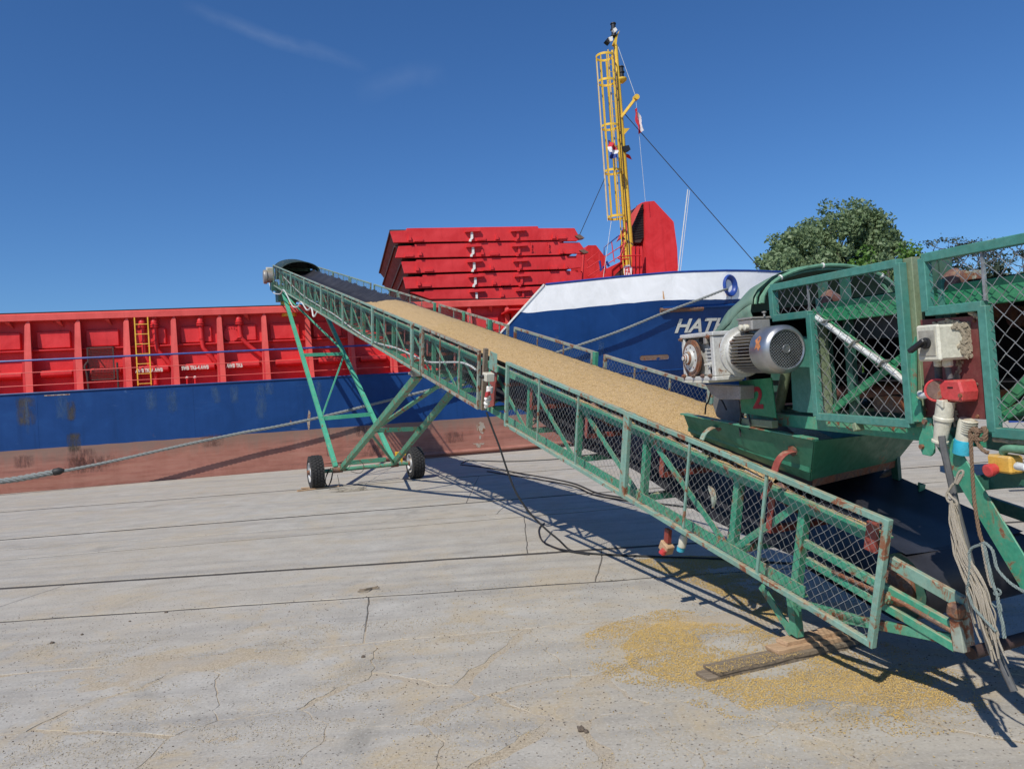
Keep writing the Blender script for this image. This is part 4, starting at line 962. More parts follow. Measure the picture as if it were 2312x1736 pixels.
for x in (1350, 985, 1110): 
    t = txr(x); mb = MB(); abar(mb, (t, 1.10, .6), (t, 1.10, 1.10), .06, .04); mb.build('guard_post', M['green'], conv)
t = txr(1048); mb = MB(); mb.box(PA(t, 1.12, 1.0), AT*.06, AR*.004, AV*.09); mb.build('small_plate', M['green'], conv)

# brown posts and grey plate at the gap between two guards, with switch and plug
def apx(x, y, n): return PA(*(lambda q: (q[0], n, q[1]))(UA(x, y, n)))
MB().bar(apx(1097, 787, -.10), apx(1090, 925, -.10), .05, .045, AR).build('wooden_post', M['wood_old'], conv)
MB().prism([apx(*q, -.08) for q in ((1100, 920), (1115, 916), (1122, 840), (1108, 838))], AR*.012).build('red_backing_board', M['redoxide'], conv)
MB().prism([apx(*q, -.13) for q in ((1106, 792), (1122, 799), (1121, 842), (1103, 832))], AR*.006).build('pale_cover_plate', M['mint'], conv, bevel=.003)
def _bp(x, y, n): return apx(x, y, n)
c_ = apx(1103, 851, -.20); mb = MB(); mb.box(c_, AT*.055, AR*.05, AV*.045); sw = mb.build('switch_box', M['cream'], conv, bevel=.008)
MB().lathe(c_-AR*.05+AT*.02, -AR, [(0, .022), (.02, .022), (.03, .012), (.045, .012)], 12).build('switch_knob', M['black'], sw, smooth=35)
mb = MB(); mb.lathe(apx(1107, 868, -.19), -AV, [(0, .012), (.03, .012)], 10); mb.build('cable_gland', M['cream'], sw)
MB().lathe(apx(1106, 872, -.19), -AV+AT*.1, [(0, .02), (.005, .036), (.07, .036), (.075, .03)], 14).build('power_socket', M['swhite'], conv, smooth=35)
MB().prism([apx(*q, -.25) for q in ((1096, 885), (1102, 884), (1101, 893), (1094, 898))], AR*.03).build('socket_flap', M['redplastic'], conv)
MB().lathe(apx(1103, 893, -.20), V(apx(1096, 925, -.20)-apx(1103, 893, -.20)), [(0, .028), (.03, .03), (.035, .04), (.05, .04), (.055, .028), (.09, .026), (.095, .034), (.11, .034), (.115, .022), (.16, .02)], 14).build('plug', M['swhite'], conv, smooth=35)
# emergency stop and spare plug hanging below the guard
c_ = apx(1505, 1235, -.06)
MB().box(c_, (AT*.9+AV*.3)*.05, AR*.035, (AV*.9-AT*.3)*.04).build('emergency_stop_box', M['wood_new'], conv, bevel=.006)
es = MB(); es.lathe(apx(1500, 1241, -.1), -AV*.8-AR*.3+AT*.3, [(0, .022), (.02, .022), (.021, .026), (.035, .026)], 14); es.build('stop_button', M['redplastic'], conv, smooth=35)
MB().box(apx(1508, 1209, -.06), AT*.025, AR*.015, AV*.05).build('hanging_bracket', M['redoxide'], conv)
MB().lathe(apx(1544, 1208, -.06), apx(1538, 1243, -.06)-apx(1544, 1208, -.06), [(0, .02), (.03, .03), (.09, .028), (.09, .024)], 14).build('spare_plug', M['cream'], conv, smooth=35)
MB().lathe(apx(1538, 1233, -.06), apx(1536, 1245, -.06)-apx(1538, 1233, -.06), [(0, .029), (.034, .029)], 14).build('spare_plug_sleeve', M['blueplastic'], conv, smooth=35)
# white power line running along the inside of the truss
wp = []
for x, y in [(640, 625), (680, 664), (720, 690), (757, 712), (800, 745), (845, 772), (895, 786), (953, 812), (975, 818), (1035, 818), (1060, 825), (1075, 835)]: wp.append(apx(x, y, -.03))
MB().tube(curve_pts(wp, 5), .014, 6).build('white_cable', M['whitepipe'], conv, smooth=True)
MB().tube(curve_pts([apx(608, 640, -.1), apx(616, 660, -.15), apx(632, 664, -.2), apx(641, 655, -.2), apx(660, 690, -.25), apx(672, 692, -.25), apx(680, 682, -.2), apx(693, 700, -.2), apx(703, 695, -.2), apx(708, 715, -.2), apx(716, 704, -.15)], 5), .018, 6).build('dangling_cable', M['whitepipe'], conv, smooth=True)
# head: drive drum, hood, motor, spout
MB().lathe(PA(23.1, .1, .70), AR, [(0, .03), (0, .2), (.86, .2), (.86, .03)], 24).build('head_drum', M['black'], conv, smooth=35)
HQ = np.linspace(0, math.pi, 19)
mb = MB(); mb.grid([[PA(t, .52-.60*math.cos(a_), .96+.31*math.sin(a_)) for a_ in HQ] for t in (22.2, 22.6, 23.0, 23.6)])
mb.grid([[PA(t, .52-.585*math.cos(a_), .96+.295*math.sin(a_)) for a_ in HQ] for t in (22.2, 22.6, 23.0, 23.6)])
mb.face([len(mb.v)+i for i in range(19)]); mb.v += [PA(23.6, .52-.60*math.cos(a_), .96+.31*math.sin(a_)) for a_ in HQ]
mb.build('head_hood', M['hood'], conv, smooth=50, recalc=False)
MB().prism([PA(23.55, -.04, .60), PA(23.55, 1.1, .60), PA(23.55, 1.1, .98), PA(23.55, -.04, .98)], AT*.05).build('head_plate', M['dark_green'], conv)
for t in (22.1, 21.9): MB().tube([PA(t, .52-.60*math.cos(a_), .96+.30*math.sin(a_)) for a_ in HQ], .016, 6).build('hood_hoop', M['hood'], conv, smooth=True)
MB().lathe(PA(23.55, -.42, .68), AR, [(0, .06), (0, .22), (.03, .23), (.1, .23), (.12, .19), (.34, .19), (.34, .05)], 22).build('head_motor', M['alu'], conv, smooth=35)
MB().box(PA(23.7, -.2, .92), AT*.18, AR*.1, AV*.06).build('motor_terminal_box', M['cream'], conv, bevel=.01)
mb = MB(); mb.box(PA(23.5, -.1, .38), AT*.25, AR*.1, AV*.14); mb.build('motor_mount', M['dark_green'], conv)
MB().prism([PA(23.2, 0, .45), PA(24.1, 0, .3), PA(24.0, 0, -.2), PA(23.3, 0, -.1)], AR*1.0).build('discharge_chute', M['dark_green'], conv)
MB().lathe(PA(23.6, .35, .10), -Z, [(0, .26), (.75, .24)], 18).build('discharge_spout', M['yellow'], conv, smooth=35)

# support leg at the tail end, standing on wood
mb = MB(); mb.angle(PA(*(lambda q: (q[0], 0.0, q[1]))(UA(1800, 1440, 0))), PA(.10, .0, .385), AT*.8+AV*0, AR, .055, .007); lg = mb.build('support_leg', M['green_rusty'], conv)
mb = MB(); mb.bar(apx(1788, 1430, .02), apx(1718, 1322, .02), .05, .01, AR); mb.build('leg_brace', M['green_rusty'], conv)
mb = MB(); mb.angle(PA(*(lambda q: (q[0]-.0, .98, q[1]))(UA(1800, 1440, 0))), PA(.10, .98, .385), AT, -AR, .055, .007); mb.build('support_leg', M['green_rusty'], conv)
# tail frame: take-up beams, threaded rod, bearing block, end plates
def tb(px, n, w, h, name, mat, bevel=.003, **k):
    a, b_ = px; return MB().bar(apx(*a, n), apx(*b_, n), w, h, AR).build(name, M[mat], conv, bevel=bevel, **k)
tb(((2012, 1268), (2178, 1362)), -.035, .062, .03, 'tail_top_beam', 'mint')
tb(((1818, 1225), (2150, 1412)), -.03, .045, .03, 'take_up_beam', 'green')
tb(((1822, 1264), (2160, 1462)), -.03, .042, .03, 'take_up_beam', 'green')
tb(((1880, 1390), (2150, 1442)), -.02, .05, .03, 'tail_bottom_beam', 'green_rusty')
tb(((1800, 1360), (1960, 1405)), -.02, .045, .03, 'tail_bottom_beam', 'green_rusty')
MB().tube([apx(1880, 1290, -.05), apx(2040, 1362, -.05), apx(2158, 1430, -.05)], .011, 8).build('take_up_rod', M['steel_rust'], conv, smooth=True)
mb = MB(); mb.lathe(apx(2008, 1346, -.03), -AR, [(0, .035), (.03, .035), (.035, .028), (.045, .028)], 6); mb.build('take_up_nut', M['green_rusty'], conv)
MB().bar(apx(2162, 1395, -.05), apx(2172, 1470, -.05), .055, .05, AR).build('end_plate', M['mint_old'], conv, bevel=.004)
MB().bar(apx(2176, 1345, -.03), apx(2190, 1455, -.03), .035, .03, AR).build('end_plate', M['mint_old'], conv, bevel=.004)
MB().box(apx(2158, 1378, -.07), AT*.035, AR*.03, AV*.035).build('bearing_cap', M['steel_rust'], conv, bevel=.015)
for n in (1.03,):
    MB().bar(PA(-1.0, 1.16, .90), PA(-.15, 1.16, .90), .075, .03, AR).build('tail_top_beam', M['dark_green'], conv)
    MB().bar(PA(-.95, n, .60), PA(.2, n, .60), .05, .03, AR).build('take_up_beam', M['green'], conv)
mb = MB(); mb.lathe(PA(-.94, .10, .52), AR, [(0, .03), (.9, .03)], 14); mb.build('tail_cross_tube', M['grime_shade'], conv, smooth=35)
MB().prism([apx(*q, .03) for q in ((1876, 1215), (1905, 1222), (1906, 1248), (1880, 1262), (1872, 1248))] if 0 else [apx(1957, 1175, -.05), apx(1980, 1182, -.05), apx(1976, 1250, -.05), apx(1950, 1238, -.05)], AR*.02).build('red_strap', M['redoxide'], conv)
for (a, b_) in (((1740, 1085), (1722, 1128)),): MB().bar(apx(*a, -.06), apx(*b_, -.06), .04, .015, AR).build('red_strap', M['redoxide'], conv, bevel=.003)
# rag tied in the netting
MB().tube(curve_pts([apx(1600, 1097, -.08), apx(1608, 1110, -.09), apx(1612, 1125, -.1), apx(1610, 1146, -.1)], 4), [.006, .01, .016, .02, .022, .022, .02, .02, .02, .018, .015, .01, .01], 6).build('tied_rag', M['mint_old'], conv, smooth=True)

# ---- wheeled undercarriage (a frame that moves with the conveyor)
AX = 14.1*1.0; WH = .375
def PG(s, n, z): return AO+AD*s+AR*n+Z*z
nl, nr = -.48, 1.83
def tyre(n):
    c = PG(AX, n, WH); mb = MB(); w = .145; R_ = .365
    mb.lathe(c-AR*w, AR, [(.03, .215), (.0, .25), (-.005, .30), (.02, .345), (.06, R_-.008), (.145, R_-.003), (.23, R_-.008), (.27, .345), (.295, .30), (.29, .25), (.26, .215)], 36, closed=True)
    for i in range(30):
        a_ = 2*math.pi*i/30
        for row, off in ((.035, .5), (.095, 0), (.155, .5), (.215, 0), (.262, .5)):
            th = a_+off*2*math.pi/30; rd = AD*math.cos(th)+Z*math.sin(th); tg = -AD*math.sin(th)+Z*math.cos(th)
            mb.box(c-AR*(w-row)+rd*(R_-.002 if .04 < row < .25 else R_-.014), AR*.022, tg*.031, rd*.011)
    ty = mb.build('wheel', M['tyre'], conv, smooth=30, recalc=False)
    MB().lathe(c-AR*.135, AR, [(.0, .05), (.0, .09), (.05, .11), (.05, .17), (.0, .20), (-.005, .222), (.02, .222), (.05, .205), (.2, .205), (.26, .222), (.26, .0)], 28).build('rim', M['rim'], ty, smooth=30)
    mb = MB()
    for i in range(6): a_ = 2*math.pi*i/6; mb.lathe(c-AR*.092+(AD*math.cos(a_)+Z*math.sin(a_))*.13, -AR, [(0, .011), (.02, .011)], 6)
    mb.lathe(c-AR*.135, -AR, [(0, .06), (.05, .05), (.06, .0)], 14); mb.build('hub', M['steel_rust'], ty)
tyre(nl); tyre(nr)
def gt(a, b_, w, name, mat, h=None, up=None):
    return MB().bar(a, b_, w, h or w, up or AD).build(name, M[mat], conv, bevel=.003)
MB().tube([PG(AX, nl+.05, WH), PG(AX, nr-.05, WH)], .045, 14).build('axle', M['green_rusty'], conv, smooth=True)
MB().tube([PG(AX, -.12, WH), PG(AX, .12, WH)], .065, 14).build('axle_sleeve', M['steel_rust'], conv, smooth=True)
MB().tube([PG(AX, 1.25, WH), PG(AX, 1.42, WH)], .06, 14).build('axle_sleeve', M['steel_rust'], conv, smooth=True)
gt(PG(AX+.3, .25, WH+.12), PG(AX+.3, 1.2, WH+.12), .10, 'axle_beam', 'green_rusty')
LA, LB = PG(AX+.03, -.02, WH+.05), PA(21.6+.5, .0, .33); RA, RB_ = PG(AX+.03, 1.33, WH+.05), PA(21.6+.5, 1.0, .33)
gt(LA, LB, .10, 'far_leg', 'green_leg'); gt(RA, RB_, .10, 'far_leg', 'green_leg')
def fy(a, b_, y): return frac_y(a, b_, y)
l1, l2 = fy(LA, LB, 945), fy(LA, LB, 802); r1, r2 = fy(RA, RB_, 935), fy(RA, RB_, 799); r3 = fy(RA, RB_, 800)
gt(l1, r1, .10, 'leg_crossbar', 'green_leg', up=Z); gt(l2, r2, .09, 'leg_crossbar', 'green_leg', up=Z); gt(l1, r3, .04, 'leg_diagonal', 'green_leg')
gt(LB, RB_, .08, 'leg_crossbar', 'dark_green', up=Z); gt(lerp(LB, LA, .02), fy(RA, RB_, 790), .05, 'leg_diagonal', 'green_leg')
NA, NB = PG(AX-.06, .10, WH+.04), PA(7.75, .05, .27); QA, QB = PG(AX-.06, 1.30, WH+.04), PA(7.9, .98, .35)
gt(NA, NB, .105, 'near_leg', 'green_rusty'); gt(QA, QB, .10, 'near_leg', 'green_rusty')
n1, q1 = fy(NA, NB, 972), fy(QA, QB, 968); gt(n1, q1, .085, 'leg_crossbar', 'green_rusty', up=Z); gt(n1, lerp(QB, NB, .15), .06, 'leg_diagonal', 'green_rusty'); gt(fy(NA, NB, 978), QA, .045, 'leg_diagonal', 'green_rusty')
gt(PA(7.75, -.03, .30), PA(7.75, 1.03, .30), .07, 'leg_crossbar', 'dark_green', up=Z)
mb = MB(); mb.box(NB+AV*.03-AR*.05, AR*.07, AT*.05, AV*.04); mb.lathe(NB-AR*.16+AV*.03, AR, [(0, .022), (.3, .022)], 8); mb.build('leg_joint', M['alu'], conv, bevel=.005)
MB().box(PG(AX+.35, 1.62, WH+.22), AR*.16, AD*.05, Z*.05).build('jack', M['syellow'], conv, bevel=.008)
MB().bar(PG(AX+.35, 1.60, WH+.2), PG(AX+.35, 1.60, WH-.05), .04, .04, AR).build('jack_post', M['syellow'], conv)

# ============================================================ grain on the belt
def grain_mat():
    m, t, b = new_mat('yellow_grain'); k = NT(t); co = k.coord()
    f = k.tex('Noise', co, Scale=95, Detail=4, Roughness=.7).outputs['Fac']; g = k.tex('Noise', co, Scale=1.3, Detail=5).outputs['Fac']
    v = k.tex('Voronoi', k.coord(scale=(1, 1, 1)), Scale=130).outputs['Distance']
    c = k.mix(k.ramp(f, [(.3, 0), (.7, 1)]), (.44, .29, .125), (.70, .50, .255)); c = k.mix(k.ramp(g, [(.35, 0), (.7, .5)]), c, (.64, .46, .25))
    c = k.mix(k.ramp(v, [(.35, 0), (.6, .6)]), c, (.28, .17, .07))
    t.links.new(c, b.inputs['Base Color']); b.inputs['Roughness'].default_value = .8
    t.links.new(k.bump(k.math('ADD', f, k.math('MULTIPLY', v, -.8)), .7, .010), b.inputs['Normal']); return m
M['grain'] = grain_mat()
M['meal'] = plain('pale_meal_dust', (.36, .31, .23), rough=.95, var=.35, scale=70, bump=.6)
def kernel_mat():
    m, t, b = new_mat('loose_kernels'); k = NT(t)
    f = k.tex('Noise', k.coord(), Scale=140, Detail=2).outputs['Fac']; g = k.tex('Noise', k.coord(), Scale=11, Detail=3).outputs['Fac']
    c = k.mix(k.ramp(f, [(.3, 0), (.7, 1)]), (.38, .24, .07), (.76, .55, .21)); c = k.mix(k.ramp(g, [(.4, 0), (.7, .4)]), c, (.50, .34, .13))
    t.links.new(c, b.inputs['Base Color']); b.inputs['Roughness'].default_value = .5; return m
M['kernel'] = kernel_mat()
def crown(n, t):
    x = (n-.54)/.445; base = trough(n, t); h = .33*(1-x*x)
    k_ = max(0., min(1., (EMPTY0+.1-t-.25*abs(x)-.25*mnoise.noise(V((n*9, t*3, 2))))/1.6))
    top = base*0+.955+.13*(1-abs(x)**1.8)
    z = base-.012+(top-base+.012)*(k_**.6)*(1 if t > .9 else max(.0, .2+.8*t/.9))
    z += (mnoise.noise(V((n*16, t*16, 1)))*.010+mnoise.noise(V((n*42, t*42, 5)))*.007)*(1 if k_ > .05 else 0)
    return z
gt_ = list(np.arange(.45, 6, .028))+list(np.arange(6, EMPTY0+.25, .05)); gn = np.linspace(.105, .985, 44)
mb = MB(); mb.grid([[PA(t, n, crown(n, t) if .105 < n < .98 else trough(n, t)-.01) for n in gn] for t in gt_])
gl = mb.build('grain_load', M['grain'], loc=PA(3, .5, .9), smooth=True, recalc=False)
tag(gl, 'yellow grain heaped along the inclined conveyor belt', 'grain', kind='stuff')

def scatter(name, C_, U1, U2, U3, mat, parent=None, loc=None, L_=.0042, W_=.0019):
    """C_: Nx3 centres, U1..U3: Nx3 orthonormal axes; each kernel an 8-sided spindle"""
    N_ = len(C_); s1 = rng.uniform(.75, 1.2, (N_, 1)); C_ = C_-np.array(loc)
    P6 = np.stack([C_+U1*L_*s1, C_-U1*L_*s1, C_+U2*W_*s1, C_-U2*W_*s1, C_+U3*W_*.9*s1, C_-U3*W_*.9*s1], 1).reshape(-1, 3)
    F8 = np.array([[0, 2, 4], [2, 1, 4], [1, 3, 4], [3, 0, 4], [2, 0, 5], [1, 2, 5], [3, 1, 5], [0, 3, 5]])
    F = (F8[None]+(np.arange(N_)*6)[:, None, None]).reshape(-1)
    me = bpy.data.meshes.new(name); me.vertices.add(len(P6)); me.vertices.foreach_set('co', P6.reshape(-1).astype(np.float32))
    nf = len(F)//3; me.loops.add(len(F)); me.loops.foreach_set('vertex_index', F.astype(np.int32)); me.polygons.add(nf)
    me.polygons.foreach_set('loop_start', np.arange(0, len(F), 3, dtype=np.int32)); me.update(calc_edges=True); me.validate()
    me.materials.append(M[mat]); me.polygons.foreach_set('use_smooth', [True]*nf)
    o = bpy.data.objects.new(name, me); COL.objects.link(o); o.location = loc; WL[o.name] = V(loc); return o
def frames(N_, up):
    a = rng.normal(size=(N_, 3)); up = np.array(up); a -= (a@up)[:, None]*up*.85; a /= np.linalg.norm(a, axis=1)[:, None]
    b_ = np.cross(a, rng.normal(size=(N_, 3))); b_ /= np.linalg.norm(b_, axis=1)[:, None]; return a, b_, np.cross(a, b_)
N_ = 26000; tt = .6+7.0*rng.random(N_)**1.5; nn = rng.uniform(.13, .96, N_)
Cc = np.array([PA(t, n, crown(n, t)+.001) for t, n in zip(tt, nn)]); u1, u2, u3 = frames(N_, AV)
ks = scatter('loose_grain', Cc, u1, u2, u3, 'kernel', loc=tuple(PA(2, .5, 1.0)), L_=.0050, W_=.0024); tag(ks, 'loose kernels on top of the grain carried by the belt', 'grain', kind='stuff')

# ============================================================ HOPPER standing over the belt
_v = ray(715, 840); _h = math.hypot(_v.x, _v.y)
BD = V((_v.x/_h, _v.y/_h, 0)); BR = V((BD.y, -BD.x, 0)); BO = V((1.62, 4.50, 0)); BSL = .050
BT = (BD+Z*BSL).normalized()
def PB(s, n, w): return BO+BD*s+BR*n+Z*(w+BSL*s)
def bpx(x, y, n): return hit(x, y, BO+BR*n, BR)
def UB(x, y, n):
    P = bpx(x, y, n)-BO; s = P.dot(BD); return s, P.z-BSL*s
hp = thing('feed_hopper', 'dark green steel hopper tray sitting over the lower belt beside the gear motor', 'hopper', PA(.4, .5, 1.0))
tl = hit(1545, 936, AO+AR*.0, AR); tr = hit(1839, 994, AO+AR*.0, AR); bl = hit(1562, 981, AO+AR*.13, AR); br_ = hit(1829, 1085, AO+AR*.13, AR)
t2 = hit(2080, 969, AO+AR*1.12, AR); b2 = hit(2022, 1041, AO+AR*.98, AR)
tl2 = tl+(t2-tr); bl2 = bl+(b2-br_)
def plate(pts, th, name, mat='hopper', par=hp, **k):
    nrm = (V(pts[1])-V(pts[0])).cross(V(pts[2])-V(pts[0])).normalized(); return MB().prism(pts, nrm*th).build(name, M[mat], par, **k)
plate([tl, tr, br_, bl], -.006, 'side_wall', bevel=.001); plate([tr, t2, b2, br_], -.006, 'end_wall', bevel=.001); plate([t2, tl2, bl2, b2], -.006, 'side_wall')
lipv = (tl-tr).normalized(); inn = AR
mb = MB(); mb.prism([tl-AR*.035+Z*.003, tr-AR*.02+Z*.003, tr+AR*.03+Z*.003, tl+AR*.03+Z*.003], Z*.008); mb.build('hopper_lip', M['green_rusty'], hp)
mb = MB(); mb.bar(lerp(tl, bl, .72)-AR*.01, lerp(tr, br_, .72)-AR*.01, .012, .03, AV); mb.build('side_ridge', M['hopper'], hp)
mb = MB(); mb.bar(bl-Z*.02+AR*.015, br_-Z*.02+AR*.015, .05, .012, AR); mb.build('rubber_skirt', M['black'], hp)
mb = MB(); mb.bar(br_-Z*.015+AR*.015, b2-Z*.015, .045, .012, (br_-bl).normalized()); mb.build('end_skirt', M['steel_rust'], hp)
MB().bar(b2+AR*.0+Z*.04, b2-Z*.13, .05, .03, AR).build('hopper_leg', M['dark_green'], hp)
def strap(px, n0, mat, w=.045):
    pts = [hit(x, y, AO+AR*n, AR) for (x, y), n in zip(px, n0)]; mb = MB(); pp = curve_pts(pts, 4); wv = AT*w/2; mb.grid([[p-wv, p+wv] for p in pp]); mb.grid([[p-wv-AR*.006, p+wv-AR*.006] for p in pp])
    return mb.build('hold_down_strap', M[mat], hp, smooth=50, recalc=False)
strap([(1795, 1017), (1775, 1022), (1758, 1040), (1748, 1068)], [.03, -.05, -.09, -.11], 'redoxide', .05); strap([(1620, 962), (1605, 967), (1592, 978), (1585, 992)], [.03, -.04, -.08, -.11], 'mint', .04)
for x, y in ((1790, 1018), (1622, 963)): 
    c_ = hit(x, y, AO+AR*.02, AR); MB().prism([c_+AT*a_-AR*.004*0+AV*b_ for a_, b_ in ((-.035, -.01), (-.01, -.03), (.03, -.02), (.035, .02), (0, .03), (-.03, .02))], -AR*.006).build('weld_patch', M['steel_rust'], hp)
# grain inside the mouth and rubber flaps of the chute above
mb = MB(); mb.grid([[lerp(lerp(bl, bl2, b_), lerp(br_, b2, b_), a_)+Z*(.03+.02*math.sin(a_*9+b_*5)) for b_ in np.linspace(0, 1, 9)] for a_ in np.linspace(0, 1, 12)]); mb.build('grain_in_hopper', M['grain'], hp, recalc=False)

# meal and grain lying along the chords and rails
for a, b_, n, v, r_ in ((.1, 1.6, .022, .952, .011), (1.9, 2.9, .022, .952, .009), (-.5, -.1, .022, .952, .008), (.3, 1.9, -.125, 1.096, .006), (4.9, 6.9, -.125, 1.096, .005), (.7, 1.5, .02, .40, .008)):
    k_ = int((b_-a)/.05); pts = [PA(lerp(a, b_, i/k_), n+random.uniform(-.006, .006), v) for i in range(k_+1)]
    MB().tube(pts, [max(.001, r_*(.4+mnoise.noise(V((i*.6, a*7, 1)))*1.3)) for i in range(k_+1)], 6).build('caked_meal', M['grain'], conv, smooth=True)
# ============================================================ UPPER CONVEYOR discharging into the hopper
up = thing('feed_conveyor', 'green netted conveyor head with gear motor and red switch board above the hopper', 'conveyor', BO+Z*1.3)
def bb(mbx, a, b_, w, h): return mbx.bar(a, b_, w, h, BR)
def bbar(px, n, w, h, name, mat, par=up, bevel=.003, **k):
    return MB().bar(bpx(*px[0], n), bpx(*px[1], n), w, h, BR).build(name, M[mat], par, bevel=bevel, **k)
BACK = -4.6                                # the conveyor goes on past the camera's right
sA, wTop = UB(1748, 651, -.02); sC, _ = UB(2062, 590, -.02); sStep, wStep = UB(1834, 709, -.02); _, wBot = UB(1960, 948, -.02); s2a, _ = UB(2091, 640, -.03); s2s, w2s = UB(2228, 690, -.02); _, w2b = UB(2260, 976, -.02)
g = .040
def fbar(mb, a, b_, c=.0): mb.bar(PB(*a), PB(*b_), g+c, g+c, BR)
GNB = -.03
# frame 1
def rect_frame(pts, name='guard_frame'):
    mb = MB()
    for i in range(len(pts)):
        a, b_ = pts[i], pts[(i+1) % len(pts)]; fbar(mb, (a[0], GNB, a[1]), (b_[0], GNB, b_[1]), .0015*(i % 2))
    return mb.build(name, M['teal'], up, bevel=.003)
wTop = 2.178; s1r = UB(2045, 770, -.03)[0]
f1 = rect_frame([(sA, wTop), (s1r, wTop), (s1r, wBot), (sStep, wBot), (sStep, wStep), (sA, wStep)])
mb = MB(); chain_mesh(mb, lambda u, v, w: PB(u, GNB+w, v), s1r+.01, sA-.01, wBot+.01, wTop-.01, .082, .0019, inside=lambda u, v: v > wStep or u < sStep, jit=.08, cellv=.078); mb.build('wire_netting', M['galv'], f1, recalc=False, kind='stuff')
sb = UB(1830, 680, -.02)[0]; MB().bar(PB(sb, GNB, wStep+.02), PB(sb, GNB, wTop-.02), .009, .009, BR).build('guard_bar', M['galv'], f1)
# frame 2, cut round the switch board, running on to the right
f2 = rect_frame([(s2a, wTop), (BACK, wTop), (BACK, w2b), (s2s, w2b), (s2s, w2s), (s2a, w2s)])
mb = MB(); chain_mesh(mb, lambda u, v, w: PB(u, GNB+w, v), BACK, s2a-.01, w2b+.01, wTop-.01, .082, .0019, inside=lambda u, v: v > w2s or u < s2s, jit=.08, cellv=.078); mb.build('wire_netting', M['galv'], f2, recalc=False, kind='stuff')
sb = UB(2226, 620, -.02)[0]; MB().bar(PB(sb, GNB, w2s+.02), PB(sb, GNB, wTop-.02), .012, .012, BR).build('guard_bar', M['galv'], f2)
# dusty post between the frames, dark flap beside it
s_p = UB(2059, 700, 0)[0]; MB().bar(PB(s_p, .02, wTop+.02), PB(s_p, .02, 1.42), .055, .05, BR).build('frame_post', M['teal_dusty'], up, bevel=.003)
MB().prism([bpx(*q, -.04) for q in ((2056, 790), (2066, 760), (2068, 895), (2078, 905), (2083, 952), (2056, 952))], BR*.008).build('side_flap', M['green'], up)
# inner truss, left and right sides
for n, nm, far in ((.06, 'left', 0), (1.06, 'right', 1)):
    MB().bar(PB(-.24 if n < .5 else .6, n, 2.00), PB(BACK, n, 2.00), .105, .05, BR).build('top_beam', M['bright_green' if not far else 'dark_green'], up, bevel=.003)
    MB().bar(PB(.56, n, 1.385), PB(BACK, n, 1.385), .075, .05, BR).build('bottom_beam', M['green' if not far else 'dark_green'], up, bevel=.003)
for px, n, w_, mt in ((((1834, 705), (2058, 868)), .03, .05, 'bright_green'), (((1880, 925), (2062, 790)), .05, .045, 'bright_green'), (((2240, 940), (2330, 850)), .06, .05, 'bright_green'), (((2225, 935), (2330, 925)), .9, .05, 'green'), (((2245, 700), (2330, 740)), .9, .03, 'green'), (((2240, 955), (2330, 905)), .05, .04, 'bright_green')):
    bbar(px, n, w_, .01, 'truss_brace', mt)
MB().tube(curve_pts([bpx(x, y, -.005) for x, y in ((1842, 715), (1870, 735), (1930, 778), (1990, 818), (2050, 868), (2066, 885))], 5), .016, 10).build('white_conduit', M['whitepipe'], up, smooth=True)
for px in (((1860, 728), (1872, 722)), ((1921, 785), (1935, 768)), ((1988, 828), (2002, 812))): bbar(px, -.012, .008, .05, 'conduit_clip', 'galv')
for x in (1848, 1898, 2030, 2110, 2125):
    s_ = UB(x, 700, .06)[0]; MB().bar(PB(s_, .10, 1.42), PB(s_, .10, 2.18), .05, .03, BR).build('inner_post', M['dark_green'], up)
s_ = UB(1850, 800, .02)[0]; MB().bar(PB(s_, .05, 1.42), PB(s_, .05, 1.94), .045, .03, BR).build('inner_post', M['teal_dusty'], up)
# belt, rollers, skirts
mb = MB(); mb.grid([[PB(s, n, 1.97+.105*abs((n-.56)/.5)**1.5) for n in np.linspace(.10, 1.02, 11)] for s in np.linspace(.58, BACK, 30)]); mb.build('carrying_belt', M['belt'], up, smooth=60, recalc=False)
mb = MB(); mb.grid([[PB(s, n, 1.62) for n in np.linspace(.12, 1.0, 4)] for s in np.linspace(.7, BACK, 12)]); mb.build('return_belt', M['belt'], up, smooth=60, recalc=False)
mb = MB(); mb.grid([[PB(s, .99, w) for w in (1.44, 1.7, 1.95)] for s in np.linspace(.6, -1.5, 8)]); mb.build('side_skirt', M['belt'], up, recalc=False)
MB().prism([PB(.63, .10, 1.45), PB(.63, 1.0, 1.45), PB(.63, 1.0, 2.02), PB(.63, .10, 2.02)], BT*.008).build('head_dark_sheet', M['black'], up)  # black sheet added to keep the open head end dark
for n in (1.06,): MB().bar(PB(.3, n, 2.05), PB(BACK, n, 2.05), .07, .008, BR).build('skirt_board', M['black'], up)
MB().bar(PB(.3, 1.08, 2.105), PB(BACK, 1.08, 2.105), .014, .03, BR).build('skirt_rail', M['dark_green'], up)
for s in [UB(1885, 690, .12)[0]-.86*i for i in range(6)]:
    for a, b_ in ((PB(s, .05, 2.085), PB(s, .34, 1.92)), (PB(s, 1.06, 2.075), PB(s, .78, 1.90))):
        MB().lathe(a, b_-a, [(0, .012), (0, .03), (.012, .055), (.31, .055), (.31, .012)], 16).build('idler_roller', M['roller'], up, smooth=35)
    MB().lathe(PB(s, .4, 1.90), BR, [(0, .05), (.34, .05)], 12).build('idler_roller', M['roller'], up, smooth=35)
    MB().bar(PB(s+.02, .04, 1.93), PB(s+.02, .04, 2.08), .03, .03, BR).build('idler_bracket', M['teal'], up)
for x, mt in ((2165, 'mint'), (2197, 'mint_old')): MB().box(bpx(x, 622, .12), BT*.03, BR*.02, Z*.02).build('small_bracket', M[mt], up, bevel=.003)
